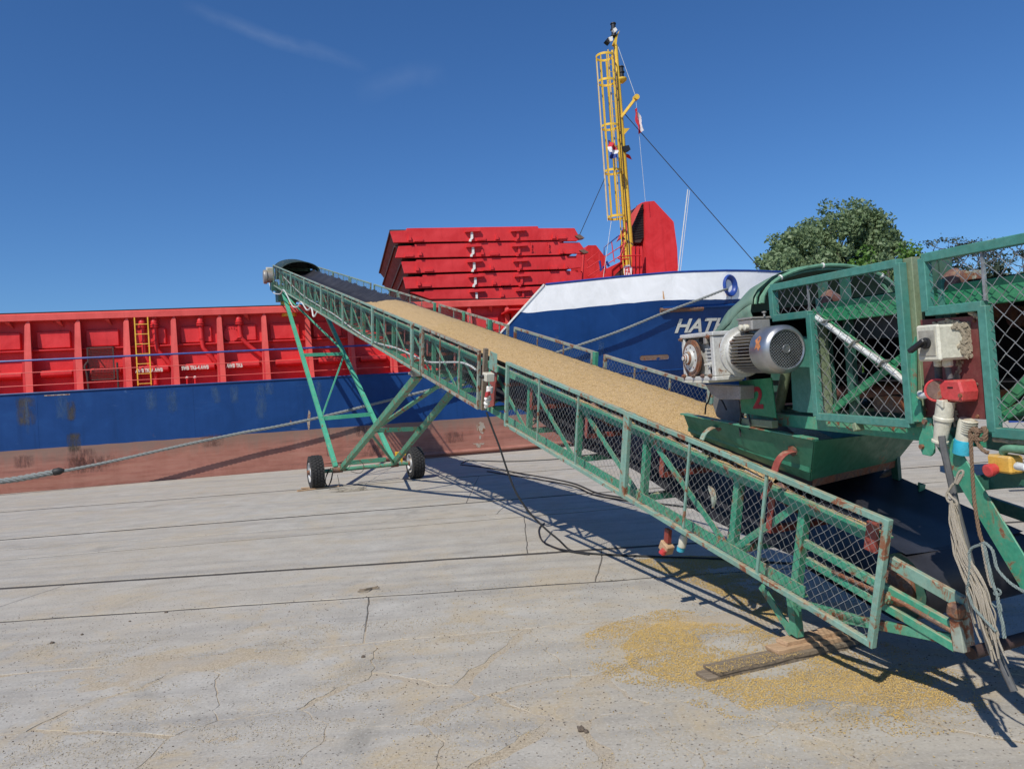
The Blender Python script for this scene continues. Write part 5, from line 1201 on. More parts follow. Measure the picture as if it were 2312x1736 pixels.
# drum and underside at the head
MB().lathe(PB(.56, .08, 1.86), BR, [(0, .03), (0, .17), (.95, .17), (.95, .03)], 24).build('head_drum', M['black'], up, smooth=35)
MB().lathe(PB(-.2, .1, 1.55), BR, [(0, .04), (.9, .04)], 12).build('return_roller', M['roller'], up, smooth=35)
MB().prism([PB(.6, .10, 1.42), PB(-.1, .10, 1.42), PB(-.1, .10, 1.44), PB(.6, .10, 1.44)], BR*.9).build('head_floor', M['dark_green'], up)
mb = MB(); mb.box(PB(-.6, .5, 1.50), BT*.10, BR*.35, Z*.04); mb.build('scraper_frame', M['steel_rust'], up)
# canvas cover with three hoops
NH = 17
def arc(s, w0, h, lean=0., n0=-.02, n1=1.12, a0=0, a1=math.pi):
    return [PB(s+lean*math.sin(a_), (n0+n1)/2-(n1-n0)/2*math.cos(a_), w0+h*math.sin(a_)) for a_ in np.linspace(a0, a1, NH)]
NC, NR = .475, .495
def hoop(s, h, lean=0., w0=2.10): return [PB(s+lean*math.sin(a_), NC-NR*math.cos(a_), w0+h*math.sin(a_)) for a_ in np.linspace(0, math.pi, NH)]
for s, h, lean, r_ in ((.19, .222, .0, .013), (.27, .228, .02, .012)):
    MB().tube(hoop(s, h, lean), r_, 8).build('cover_hoop', M['cablegreen'], up, smooth=True)
MB().tube(hoop(.22, .200, -.02), .008, 8).build('cable_on_hoop', M['cablegreen'], up, smooth=True)
for a_ in (.75, 1.45, 2.4):
    p = PB(.19, NC-NR*math.cos(a_), 2.10+.222*math.sin(a_)); tg_ = (BR*NR*math.sin(a_)+Z*.222*math.cos(a_)).normalized(); MB().lathe(p, tg_, [(0, .013), (.0, .0175), (.010, .0175), (.010, .013)], 10, closed=True).build('cable_tie', M['swhite'], up)
rows = []
for i in range(13):
    f = i/12; s = .255+f*.56; w0 = 2.10-.14*f**1.5; h = .235*(1-f**2.3)**.5 if f < 1 else .0; row = []
    for q, a_ in enumerate(np.linspace(0, math.pi, NH)):
        wv = .007*math.sin(q*1.9+f*6)+.005*math.sin(q*4.1+i*.9)
        row.append(PB(s+wv, NC-(NR+.03)*math.cos(a_)-.02*f, w0+h*math.sin(a_)+wv-.10*f*(1-math.sin(a_))))
    rows.append(row)
mb = MB(); mb.grid(rows); o_ = mb.build('canvas_cover', M['tarp'], up, smooth=60, recalc=False); md = o_.modifiers.new('thick', 'SOLIDIFY'); md.thickness = .004
side = [[PB(.255+f*.56, -.055-.01*math.sin(j*2+f*8), lerp(2.10-.14*f**1.5-.10*f, 1.97-.10*f, j/3)) for j in range(4)] for f in np.linspace(.0, 1, 13)]
mb = MB(); mb.grid(side); o_ = mb.build('canvas_side', M['tarp'], up, smooth=60, recalc=False); md = o_.modifiers.new('thick', 'SOLIDIFY'); md.thickness = .004

# ---- gear motor
NM = -.20
fc = bpx(1776, 788, NM); sm = (fc-BO).dot(BD)
A_ = -BT                                   # towards the camera
mo = fc
def mp(d, n, w): return mo-A_*d+BR*n+Z*w    # d back from the fan front
mt_ = MB(); mt_.lathe(mp(.40, 0, 0), A_, [(0, .05), (0, .098), (.24, .098), (.24, .05)], 32); motor = mt_.build('motor_body', M['grime_shade'], up, smooth=35)  # dark body colour stands in for shade between the cooling fins
for i in range(40):
    a_ = 2*math.pi*i/40
    rd = BR*math.cos(a_)+Z*math.sin(a_)
    if rd.z > .80: continue
    MB().box(mp(.28, 0, 0)+rd*.112, A_*.105, rd*.017, A_.cross(rd)*.0016).build('cooling_fin', M['alu'], motor)
fr_ = .133
mb = MB(); mb.lathe(mo, -A_, [(.0, .100), (-.004, .108), (.004, .122), (.02, .1325), (.045, fr_), (.15, fr_+.001), (.165, .128), (.165, .120), (.05, .124), (.012, .105)], 48, closed=True); mb.build('fan_cover', M['chrome'], motor, smooth=35)
mb = MB(); R_ = .101
for ang in (math.radians(38), math.radians(-52)):
    dx, dz = math.cos(ang), math.sin(ang)
    for q in range(-8, 9):
        o_ = q*.0122; h_ = math.sqrt(max(0, R_*R_-o_*o_))
        c0 = mp(.001 if ang > 0 else .003, 0, 0)+(BR*(-dz)+Z*dx)*o_; mb.bar(c0-(BR*dx+Z*dz)*h_, c0+(BR*dx+Z*dz)*h_, .0034, .002, A_)
mb.build('fan_grille', M['chrome'], motor)
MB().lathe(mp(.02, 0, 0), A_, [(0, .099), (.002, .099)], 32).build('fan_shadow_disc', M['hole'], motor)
MB().lathe(mp(.004, 0, 0), A_, [(0, .024), (.004, .026), (.008, .024), (.009, .018), (.006, .016), (.006, .004)], 24).build('fan_centre', M['chrome'], motor, smooth=35)
M['orange'] = plain('orange_chipped_paint', (.42, .16, .06), var=.4, rough=.7)
pch = []
for a_, d_ in ((2.50, .075), (2.62, .05), (2.85, .055), (3.0, .04), (3.15, .062), (3.02, .075), (3.1, .10), (2.85, .088), (2.7, .105)):
    rd = BR*math.cos(a_)+Z*math.sin(a_); pch.append(mp(d_, 0, 0)+rd*(fr_+.0016))
mb = MB(); c0 = sum(pch, V((0, 0, 0)))/len(pch); rd = (c0-mp(.07, 0, 0)).normalized(); c0 = mp((mo-c0).dot(A_), 0, 0)+rd*(fr_+.0025)
mb.v = [c0]+pch; [mb.face((0, i+1, (i+1) % len(pch)+1)) for i in range(len(pch))]; mb.build('chipped_mark', M['orange'], motor, recalc=True)
# flange and bell
mb = MB(); mb.lathe(mp(.40, 0, 0), -A_, [(0, .05), (0, .12), (.01, .128), (.03, .128), (.032, .152), (.050, .152), (.055, .12), (.09, .10)], 36); mb.build('motor_flange', M['silver'], motor, smooth=35)
for i in range(6):
    a_ = math.pi/6+i*math.pi/3; rd = BR*math.cos(a_)+Z*math.sin(a_); MB().lathe(mp(.395, 0, 0)+rd*.118, A_, [(0, .011), (.022, .011), (.022, .004)], 6).build('bolt', M['steel_rust'], motor)
# grain dust caked on the bell: a collar of meal
mb = MB(); mb.lathe(mp(.385, 0, 0), A_, [(0, .108), (.035, .104), (.05, .099), (.05, .05)], 30); mb.build('caked_dust', M['meal'], motor, smooth=35)
# terminal box on top
mb = MB(); mb.box(mp(.30, .0, .150), A_*.075, BR*.062, Z*.034); tbx = mb.build('terminal_box', M['alu'], up, bevel=.008)
MB().box(mp(.30, .0, .188), A_*.079, BR*.066, Z*.006).build('box_lid', M['alu'], tbx, bevel=.003)
for d_ in (.27, .32): MB().lathe(mp(d_, -.062, .138), -BR, [(0, .016), (.012, .018), (.02, .018), (.024, .012)], 14).build('blanking_plug', M['cream'], tbx, smooth=35)
MB().lathe(mp(.22, .02, .194), Z, [(0, .006), (.02, .006), (.02, .013), (.028, .013)], 8).build('eye_bolt', M['alu'], tbx)
# worm gear box: cast housing with ribs, feet, cut-outs, output flange
gc = bpx(1614, 804, NM-.02); gs = (gc-BO).dot(BD); gz_ = gc.z
def gp(a, n, w): return V((gc.x, gc.y, gc.z))+BT*a+BR*n+Z*w
HH = .150; LL = .20
mb = MB(); mb.box(gp(.06, .04, 0), BT*(LL-.02), BR*.085, Z*(HH-.025)); gb = mb.build('gearbox_housing', M['silver'], up, bevel=.014)
# outer frame with four feet (square ring) on the visible side
mb = MB(); ff = [(-LL+.03, -HH), (LL+.07, -HH), (LL+.07, HH), (-LL+.03, HH)]
for (a, w, la, lw) in ((.05, HH-.012, LL+.02, .014), (.05, -HH+.012, LL+.02, .014)): mb.box(gp(a, .0, w), BT*la, BR*.10, Z*lw)
for a in (-LL+.06, LL+.04): mb.box(gp(a, .0, 0), BT*.02, BR*.095, Z*(HH-.026))
mb.build('housing_flanges', M['silver'], gb, bevel=.006)
for w in (.045, .022, -.001, -.024): MB().box(gp(-.075, -.06, w), BT*.05, BR*.02, Z*.005).build('cooling_rib', M['silver'], gb, bevel=.002)
for a, w in ((-.10, .085), (.02+.0, .105), (.22, .10), (-.10, -.09)): MB().lathe(gp(a, -.075, w), -BR, [(0, .026), (.004, .026)], 16).build('casting_pocket', M['hole'], gb)
for a, w in ((-.12, -.12), (-.02, -.12), (.10, -.12), (.23, -.12), (-.12, .12), (.24, .12)): MB().lathe(gp(a, -.10, w), -BR, [(0, .014), (.012, .014), (.012, .008), (.022, .008)], 6).build('housing_bolt', M['steel_rust'], gb)
mb = MB(); mb.lathe(gp(.13, -.085, -.005), -BR, [(0, .118), (.014, .118), (.014, .100), (.018, .100), (.018, .086), (.014, .084), (.014, .056)], 36)
of = mb.build('output_flange', M['steel_rust'], gb, smooth=30)
mb = MB(); mb.lathe(gp(.13, -.099, -.005), -BR, [(0, .088), (.006, .088), (.006, .056), (.02, .05), (.02, .036), (.035, .034), (.04, .026), (.052, .024), (.052, .014), (.06, .012)], 30)
mb.build('shaft_cover', M['silver'], of if False else gb, smooth=30)
for i in range(8): a_ = i*math.pi/4+.2; MB().lathe(gp(.13+.072*math.cos(a_), -.104, -.005+.072*math.sin(a_)), -BR, [(0, .005), (.005, .005)], 6).build('flange_screw', M['steel_rust'], gb)
mb = MB(); mb.lathe(gp(.13, -.11, -.005), -BR, [(0, .046), (.022, .040), (.022, .028), (.04, .024), (.046, .010)], 24); mb.build('shaft_end', M['steel_rust'], gb, smooth=30)
MB().box(gp(-.05, -.08, .10), BT*.018, BR*.012, Z*.022).build('breather', M['alu'], gb, bevel=.004)
MB().lathe(gp(-.10, -.08, -.05), -BR, [(0, .018), (.02, .018), (.02, .008), (.05, .008)], 10).build('oil_tap', M['silver'], gb, smooth=30)
# base plate, bracket, "2" plate, tubes below
MB().box(gp(.10, .02, -HH-.008), BT*.17, BR*.12, Z*.007).build('base_plate', M['cream'], up, bevel=.002)
MB().prism([bpx(*q, -.16) for q in ((1592, 868), (1671, 872), (1671, 902), (1625, 902), (1605, 890))], BR*.1).build('motor_bracket', M['alu'], up, bevel=.003)
tp = MB().prism([bpx(*q, -.06) for q in ((1668, 860), (1741, 853), (1752, 944), (1674, 932))], BR*.008).build('number_plate', M['bright_green'], up, bevel=.001)
M['num_red'] = plain('red_stencil', (.27, .012, .02), var=.35, rough=.6)
vs, fs = text2d('2', 1., .0, .03); xs_ = [v.x for v in vs]; ys_ = [v.y for v in vs]
q00, q10, q01 = bpx(1700, 923, -.0625), bpx(1724, 923, -.0625), bpx(1698, 873, -.0625)
mb = MB(); mb.v = [q00+(q10-q00)*((v.x-min(xs_))/(max(xs_)-min(xs_)))+(q01-q00)*((v.y-min(ys_))/(max(ys_)-min(ys_))) for v in vs]; [mb.face(f) for f in fs]; mb.build('stencilled_number', M['num_red'], tp, recalc=False)
MB().bar(bpx(1676, 951, -.05), bpx(1750, 958, -.05), .045, .045, BR).build('square_tube', M['teal_dusty'], up, bevel=.003)
MB().lathe(bpx(1776, 836, .10), bpx(1757, 930, .10)-bpx(1776, 836, .10), [(0, .032), (.30, .03)], 12).build('slanted_tube', M['teal_dusty'], up, smooth=35)
MB().prism([bpx(*q, .02) for q in ((1792, 760), (1826, 760), (1836, 932), (1806, 930), (1790, 925), (1786, 840))], BR*.006).build('side_sheet', M['teal'], up)
MB().prism([bpx(*q, .14) for q in ((1740, 840), (1765, 838), (1770, 930), (1745, 930))], BR*.006).build('inner_sheet', M['dark_green'], up)
MB().prism([bpx(*q, .12) for q in ((1832, 720), (2050, 700), (2062, 760), (1835, 770))], BR*.8).build('chute_box', M['black'], up)
# rubber flaps of the chute hanging into the belt
M['greyrubber'] = plain('dusty_grey_rubber', (.17, .165, .155), rough=.8, var=.25, scale=9)
for px, n in (([(1612, 895), (1668, 905), (1672, 950), (1640, 955), (1618, 940), (1610, 915)], .1), ([(1630, 922), (1665, 925), (1690, 955), (1640, 962)], .18), ([(1700, 940), (1760, 950), (1800, 985), (1720, 975)], .35)):
    MB().prism([bpx(*q, n) for q in px], BR*.006).build('rubber_flap', M['greyrubber'], up)
for px in ([(1606, 880), (1600, 905), (1594, 915), (1592, 935)], [(1674, 932), (1670, 960), (1672, 985)], [(1690, 935), (1694, 960), (1692, 968)], [(1616, 890), (1630, 905), (1640, 925)]):
    MB().tube(curve_pts([bpx(*q, -.08) for q in px], 5), .006, 6).build('hanging_wire', M['cable'], up, smooth=True)
# clamp under frame, caked meal under the guard
bbar(((1935, 955), (1940, 972)), -.03, .03, .05, 'frame_clamp', 'teal_dusty')
for a, b_ in (((1862, 944), (1940, 950)), ((1955, 952), (2045, 962)), ((2245, 992), (2330, 1000)), ((2160, 702), (2215, 694)), ((2185, 700), (2212, 716))):
    n_ = 9; pts_ = [bpx(lerp(a[0], b_[0], i/n_), lerp(a[1], b_[1], i/n_)+random.uniform(-1.5, 3), -.02) for i in range(n_+1)]
    MB().tube(pts_, [random.uniform(.006, .015) for _ in pts_], 6).build('caked_meal', M['meal'], up, smooth=True)

# ---- switch board
bd = MB().prism([bpx(*q, -.005) for q in ((2077, 722), (2214, 712), (2225, 947), (2090, 940))], BR*.012).build('switch_board', M['board'], up, bevel=.002)
for x, y in ((2200, 724), (2206, 868), (2208, 940), (2092, 924)): MB().lathe(bpx(x, y, -.006), -BR, [(0, .008), (.006, .007)], 10).build('screw', M['steel_rust'], bd)
def bx3(x, y, n, a, d, h, name, mat, par, bev=.006):
    return MB().box(bpx(x, y, n), BT*a, BR*d, Z*h).build(name, M[mat], par, bevel=bev)
# rotary switch box, front facing the camera side (normal -BT), side on the board
swc = bpx(2130, 773, -.085)
sbx = MB().box(swc, BT*.060, BR*.078, Z*.075).build('switch_box', M['cream'], up, bevel=.010)
MB().box(swc-BR*.071-BT*0, BT*.062, BR*.010, Z*.077).build('switch_box_lid', M['cream'], sbx, bevel=.008)
fp_ = swc-BR*.083
M['face'] = plain('grey_beige_face', (.36, .34, .28), rough=.5)
MB().box(fp_, BT*.044, BR*.0015, Z*.054).build('switch_face', M['face'], sbx, bevel=.001)
kn = MB().lathe(fp_, -BR, [(0, .024), (.012, .024), (.014, .018), (.03, .018), (.03, .0)], 20).build('switch_knob', M['black'], sbx, smooth=30)
MB().bar(fp_-BR*.038+BT*.060-Z*.032, fp_-BR*.030-BT*.022+Z*.014, .020, .026, BR).build('switch_handle', M['black'], sbx, bevel=.004)
# meal caked on the side of the box: a ragged crust
rc_ = random.Random(5); crust = []
for i in range(260):
    u, v = rc_.random(), rc_.random(); lim = .55+.25*math.sin(u*7)+.2*rc_.random()
    if v < 1-lim*(.35+.65*u): continue
    crust.append((lerp(-.07, .072, u), lerp(-.06, .085, v)))
mb = MB()
for zz_, nn_ in crust: mb.box(swc-BT*(.061+rc_.uniform(0, .005))+BR*nn_+Z*zz_, BT*.003, (BR*rc_.uniform(.4, 1)+Z*rc_.uniform(-.5, .5))*.010, (Z*1.-BR*.3)*rc_.uniform(.004, .008))
mb.build('caked_dust', M['meal'], sbx)
mb = MB()
for i in range(120):
    y_ = rc_.uniform(800, 960); x_ = 2160-(y_-800)*.13*rc_.uniform(.2, 1.2)+rc_.gauss(0, 3.5)-8; mb.box(bpx(x_+14, y_, -.0075), BT*.004*rc_.uniform(.5, 1.5), BR*.003, Z*.008*rc_.uniform(.4, 1.3))
for i in range(90):
    x_ = rc_.uniform(2110, 2172); y_ = 735-8*rc_.random()*math.sin((x_-2105)/70*3.1)-rc_.random()*6; mb.box(bpx(x_, y_, -.0075), BT*.006, BR*.004*rc_.uniform(.5, 2), Z*.004)
mb.build('caked_dust', M['meal'], bd)
for x, w_, y1, r_, mtl in ((2118, .016, 862, .0165, 'greycable'), (2139, .018, 855, .013, 'greycable')):
    p0_ = bpx(x, 810, -.075); MB().lathe(p0_, -Z, [(0, w_), (.012, w_+.003), (.03, w_+.003), (.036, w_-.004)], 10).build('cable_gland', M['cream'], up, smooth=25)
    p1_ = bpx(x, 824, -.075); p2_ = bpx(x+(2 if x < 2130 else 6), y1, -.07)
    if x < 2130:
        L_ = (p2_-p1_).length; MB().lathe(p1_, p2_-p1_, [(L_*i/26, r_ if i % 2 else r_-.003) for i in range(27)], 14).build('corrugated_hose', M['greycable'], up)
    else: MB().tube([p1_, p2_], r_, 10).build('cable', M['greycable'], up, smooth=True)
# red CEE socket
sc = bpx(2140, 877, -.065)
rs = MB(); rs.prism([bpx(*q, -.10) for q in ((2114, 866), (2128, 859), (2164, 858), (2172, 885), (2170, 908), (2134, 905), (2112, 895))], BR*.09); rsk = rs.build('power_socket', M['redplastic'], up, bevel=.008)
ax_ = (-BR*.75-BT*.55+Z*.1).normalized(); MB().lathe(bpx(2116, 881, -.10), ax_, [(-.03, .048), (.0, .050), (.008, .050), (.010, .044), (.007, .040), (.009, .0)], 28).build('socket_lid', M['redplastic'], rsk, smooth=30)
MB().lathe(bpx(2116, 881, -.10)+ax_*.0095, ax_, [(0, .040), (.0012, .039)], 28).build('lid_disc', M['steel_rust'], rsk)
MB().box(bpx(2145, 875, -.101), BT*.014, BR*.001, Z*.003).build('moulded_slot', M['hole'], rsk)
MB().lathe(bpx(2169, 893, -.11), -BR, [(0, .010), (.006, .009)], 10).build('socket_screw', M['steel_rust'], rsk)
MB().tube(curve_pts([bpx(2078, 888, -.05), bpx(2082, 893, -.07), bpx(2095, 891, -.08), bpx(2106, 888, -.09)], 5), .015, 10).build('white_conduit', M['whitepipe'], up, smooth=True)
# plug in the socket
pa_, pb_ = bpx(2136, 904, -.085), bpx(2124, 985, -.085); ax = (pb_-pa_)
MB().lathe(pa_, ax, [(0, .036), (.07, .036), (.075, .040), (.085, .040), (.09, .034), (.175, .028), (.178, .034), (.186, .034), (.186, .018), (.205, .018), (.205, .012)], 22).build('plug', M['cream'], up, smooth=30)
mb = MB()
for i in range(9): mb.lathe(lerp(pa_, pb_, .46+i*.055), ax, [(0, .0345-.0007*i), (.004, .0345-.0007*i)], 22)
mb.build('plug_grip_ribs', M['cream'], up)
MB().prism([bpx(*q, -.125) for q in ((2118, 903), (2128, 904), (2127, 922), (2112, 910))], BR*.03).build('plug_latch', M['cream'], up, bevel=.003)
# second, blue plug hanging behind
pa_, pb_ = bpx(2184, 946, -.03), bpx(2173, 1016, -.03); ax = pb_-pa_
MB().lathe(pa_, ax, [(0, .030), (.02, .034), (.13, .034), (.135, .034)], 20).build('spare_plug', M['cream'], up, smooth=30)
MB().lathe(lerp(pa_, pb_, .66), ax, [(0, .036), (.004, .038), (.062, .037), (.062, .030)], 22).build('spare_plug_sleeve', M['blueplastic'], up, smooth=30)
mb = MB()
for i in range(6): mb.lathe(lerp(pa_, pb_, .05+i*.07)-BT*.012, ax, [(0, .034), (.003, .034)], 16)
mb.build('plug_grip_ribs', M['cream'], up)

# ---- leg of the upper conveyor with its hinge plate, cross bar, stop button
MB().prism([bpx(*q, -.06) for q in ((2083, 943), (2103, 944), (2103, 962), (2108, 985), (2108, 1022), (2100, 1030), (2082, 1026), (2074, 1005), (2074, 990), (2082, 968))], BR*.012).build('hinge_plate', M['green'], up, bevel=.002)
for x, y in ((2090, 952), (2083, 1008)): MB().lathe(bpx(x, y, -.06), -BR, [(0, .012), (.012, .012)], 6).build('hinge_bolt', M['steel_rust'], up)
l0, l1 = bpx(2100, 985, -.03), bpx(2330, 1372, -.03)
d_ = (l1-l0).normalized(); l1 = l0+d_*((l0.z-.03)/-d_.z)
sidev = d_.cross(BR).normalized()
if sidev.dot(-BT) < 0: sidev = -sidev
MB().angle(l0, l1, sidev, BR, .10, .008).build('folding_leg', M['green'], up, bevel=.002)
r0_, r1_ = l0+BR*1.1, l1+BR*1.1
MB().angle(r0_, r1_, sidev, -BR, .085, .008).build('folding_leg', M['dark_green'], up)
MB().box(l1+Z*.0, BT*.06, BR*.06, Z*.008).build('foot_plate', M['steel_rust'], up)
bbar(((2160, 1096), (2340, 1076)), .03, .065, .04, 'leg_tie', 'dark_green')
ysx = bpx(2270, 1046, -.03)
yb = MB().box(ysx, BT*.055, BR*.035, Z*.035).build('stop_box', M['yellowplastic'], up, bevel=.008)
MB().lathe(bpx(2246, 1058, -.065), -BR-BT*0+(-Z*.15), [(0, .022), (.018, .022), (.018, .026), (.036, .026), (.040, .020)], 18).build('stop_button', M['redplastic'], yb, smooth=30)
MB().lathe(bpx(2297, 1052, -.06), -BT-BR*.2, [(0, .016), (.05, .015), (.055, .010)], 12).build('stop_box_gland', M['whitepipe'], yb, smooth=30)
MB().tube(curve_pts([bpx(2265, 1022, -.04), bpx(2268, 1015, -.045), bpx(2285, 1013, -.05), bpx(2330, 1016, -.05)], 5), .016, 10).build('hose_over_box', M['cablegreen'], up, smooth=True)
bbar(((2236, 996), (2340, 1012)), .05, .06, .05, 'lower_rail', 'dark_green')
# ============================================================ LOOSE THINGS
def ropegeo(pts, r, strands=3, seg=6, pitch=.5):
    """laid rope: strands twisted round the centre line"""
    pts = [V(p) for p in pts]; mb = MB(); L_ = 0; cum = [0]
    for a, b in zip(pts[:-1], pts[1:]): L_ += (b-a).length; cum.append(L_)
    n = max(8, int(L_/(pitch/8))); P = []; prev = None
    for i in range(n+1):
        d = L_*i/n; k = min(len(cum)-2, max(0, int(np.searchsorted(cum, d)-1))); f = (d-cum[k])/max(1e-9, cum[k+1]-cum[k]); P.append(lerp(pts[k], pts[k+1], f))
    fr = []
    for i in range(n+1):
        d = (P[min(i+1, n)]-P[max(0, i-1)]).normalized(); a = prev-d*prev.dot(d) if prev is not None else d.cross(Z if abs(d.z) < .9 else V((1, 0, 0))); a.normalize(); prev = a; fr.append((a, d.cross(a)))
    for q in range(strands):
        mb.tube([P[i]+(fr[i][0]*math.cos(2*math.pi*(i/8+q/strands))+fr[i][1]*math.sin(2*math.pi*(i/8+q/strands)))*r*.52 for i in range(n+1)], r*.56, seg)
    return mb
# mooring rope from the fairlead to a bollard left of the picture
def rn(s): return -.05+(-.80+.05)*(17.2-s)/30.2
rp = []
for x, y in [(0, 1088), (108, 1070), (253, 1041), (400, 1008), (542, 978), (620, 964), (723, 942), (860, 908), (998, 873), (1150, 829), (1290, 785), (1400, 747), (1500, 706), (1580, 676), (1634, 655)]:
    n = 0
    for _ in range(8): s, z_ = SU(x, y, n); n = rn(s)
    rp.append(SP(s, n, z_))
s0 = (rp[0]-SO).dot(SL)
rp = [SP(-10.6, -.9, .42), SP(-8.6, rn(-8.6), .36)]+rp+[SP(hwx+.02, hull_n(hwx, hwz)+.25, hwz-.13), SP(hwx+.3, hull_n(hwx, hwz)+.9, hwz-.2)]
rc = curve_pts(rp, 6)
mr = ropegeo(rc, .045, pitch=.42).build('mooring_rope', M['rope'], loc=rp[0], smooth=True, recalc=False); tag(mr, 'thick grey mooring rope running from the fairlead in the bow down to the quay', 'rope')
sp = [p+V((0, -.03, .02)) for p in rc if (p-SO).dot(SL) < -4.9]
ropegeo(sp, .085, pitch=.5).build('spliced_eye', M['rope'], mr, smooth=True, recalc=False)
e_ = sp[-1]; d_ = (sp[-1]-sp[-2]).normalized(); mb = MB(); mb.lathe(e_-d_*.12, d_, [(0, .06), (.04, .10), (.18, .105), (.26, .07), (.3, .045)], 12); mb.build('rope_whipping', M['cable'], mr, smooth=50)
bo = thing('bollard', 'iron mooring bollard at the quay edge left of the picture', 'bollard', SP(-10.9, -.95, 0)); MB().lathe(SP(-10.9, -.95, 0), Z, [(0, .3), (.03, .3), (.05, .17), (.38, .15), (.45, .24), (.52, .24), (.55, .16)], 24).build('bollard_body', M['steel_rust'], bo, smooth=35)

# power cable from the plug of the long conveyor to the ground
pt = apx(1098, 925, -.20); g1 = gz(1200, 1161, .55); g2 = gz(1232, 1194, .22)
def rp3(A, B, f): return lerp(A, B, f)
base = gz(1300, 1240, .01)
hang = []
for (x, y), f in zip([(1098, 930), (1112, 968), (1128, 1010), (1143, 1055), (1160, 1101), (1178, 1133), (1199, 1161), (1232, 1194), (1262, 1219), (1285, 1233)], [0, .1, .22, .34, .46, .56, .66, .80, .92, 1.]):
    d0 = (pt-CAM).dot(_d); d1 = (base-CAM).dot(_d); dd = lerp(d0, d1, f); v = ray(x, y); hang.append(CAM+v*(dd/v.dot(_d)))
hang[-1].z = .012
pg = [gz(*q, .012) for q in [(1311, 1246), (1345, 1250), (1413, 1253.5), (1500, 1257), (1612, 1261), (1720, 1268), (1800, 1272)]]
pc = MB().tube(curve_pts(hang+pg, 6), .011, 7).build('power_cable', M['cable'], loc=base, smooth=True); tag(pc, 'black power cable hanging from the plug of the long conveyor and running over the concrete', 'cable')
def ground_cable(px, r, lab, mat='cable', name='cable', cat='cable', lift=.012):
    o = MB().tube(curve_pts([gz(*q, lift) for q in px], 6), r, 7).build(name, M[mat], loc=gz(*px[0], 0), smooth=True); tag(o, lab, cat); return o
ground_cable([(1229, 1181), (1219, 1190), (1217, 1203), (1226, 1222), (1256, 1237), (1285, 1244), (1330, 1251)], .010, 'loop of black cable curling on the concrete left of the hanging cable')
ground_cable([(1040, 1049), (1100, 1056), (1200, 1073), (1290, 1090), (1345, 1112), (1395, 1122), (1480, 1136), (1600, 1150)], .016, 'black cable lying along the shadow of the long conveyor')
ground_cable([(1100, 1064), (1200, 1080), (1290, 1096), (1340, 1117), (1400, 1128), (1490, 1142)], .014, 'second thin black cable lying beside the first in the shadow')
ground_cable([(1042, 1046), (1060, 1040), (1140, 1042), (1200, 1040), (1300, 1034), (1500, 1020)], .018, 'dark hose near the quay edge behind the conveyor')
# hoses tied at the undercarriage
def a3(x, y, s): P = hit(x, y, PG(s, 0, 0), AD); return P
for px in ([(747, 1056), (737, 1075), (733, 1095), (740, 1098), (748, 1085), (752, 1062)], [(752, 1058), (748, 1080), (741, 1098), (735, 1090)], [(742, 1058), (735, 1082), (737, 1098), (745, 1092), (750, 1070)]):
    MB().tube(curve_pts([a3(x, y, AX-.1) for x, y in px], 5), .010, 6).build('tied_hose', M['cable'], conv, smooth=True)
MB().tube(curve_pts([a3(x, y, AX-.15) for x, y in ((762, 1072), (765, 1088), (768, 1097), (785, 1106))], 5), .006, 5).build('tied_cord', M['cable'], conv, smooth=True)
for px in ([(757, 1056), (770, 1042), (785, 1040), (790, 1052), (778, 1064)], [(790, 1046), (812, 1040), (822, 1055), (812, 1068), (792, 1064)]):
    MB().tube(curve_pts([a3(x, y, AX-.18) for x, y in px], 5), .006, 5).build('tied_cord', M['cable'], conv, smooth=True)
MB().tube(curve_pts([lerp(l1, l2, .0)+V((.02, -.06, 0)) if 0 else a3(x, y, AX+2.6) for x, y in ((738, 950), (741, 985), (738, 1010), (741, 1030), (745, 1010), (742, 960))], 5), .006, 5).build('tied_cord', M['cable'], conv, smooth=True)
# coil of cord on the concrete
pts = []
c0 = gz(796, 1108, 0)
for i in range(70):
    a_ = i*.42; r_ = .20+.07*math.sin(i*.33)+.04*math.sin(i*.9); pts.append(c0+V((r_*math.cos(a_)*1.35-.08, r_*math.sin(a_)*.8, .02+.05*abs(math.sin(i*.23)))))
pts += [c0+V((.45, -.05, .012)), c0+V((.7, .06, .012))]
pts = [gz(770, 1098, .012), gz(782, 1103, .012)]+pts
cc = MB().tube(curve_pts(pts, 3), .009, 5).build('coiled_cord', M['twine'], loc=c0, smooth=True); tag(cc, 'small tangled coil of cord on the concrete in front of the axle', 'cord')
# sticks by the left wheel
for (a, b_, w_), lb in zip((((671, 1108), (765, 1097), .07), ((680, 1102), (740, 1098), .05)), ('longer thin wooden stick lying at the foot of the left wheel', 'shorter thin wooden stick lying behind the longer one at the left wheel')):
    A, B = gz(*a, .018), gz(*b_, .018); o = MB().bar(A, B, w_, .028).build('wooden_stick', M['wood_new'], loc=A, bevel=.004); tag(o, lb, 'stick', group='sticks at the left wheel')
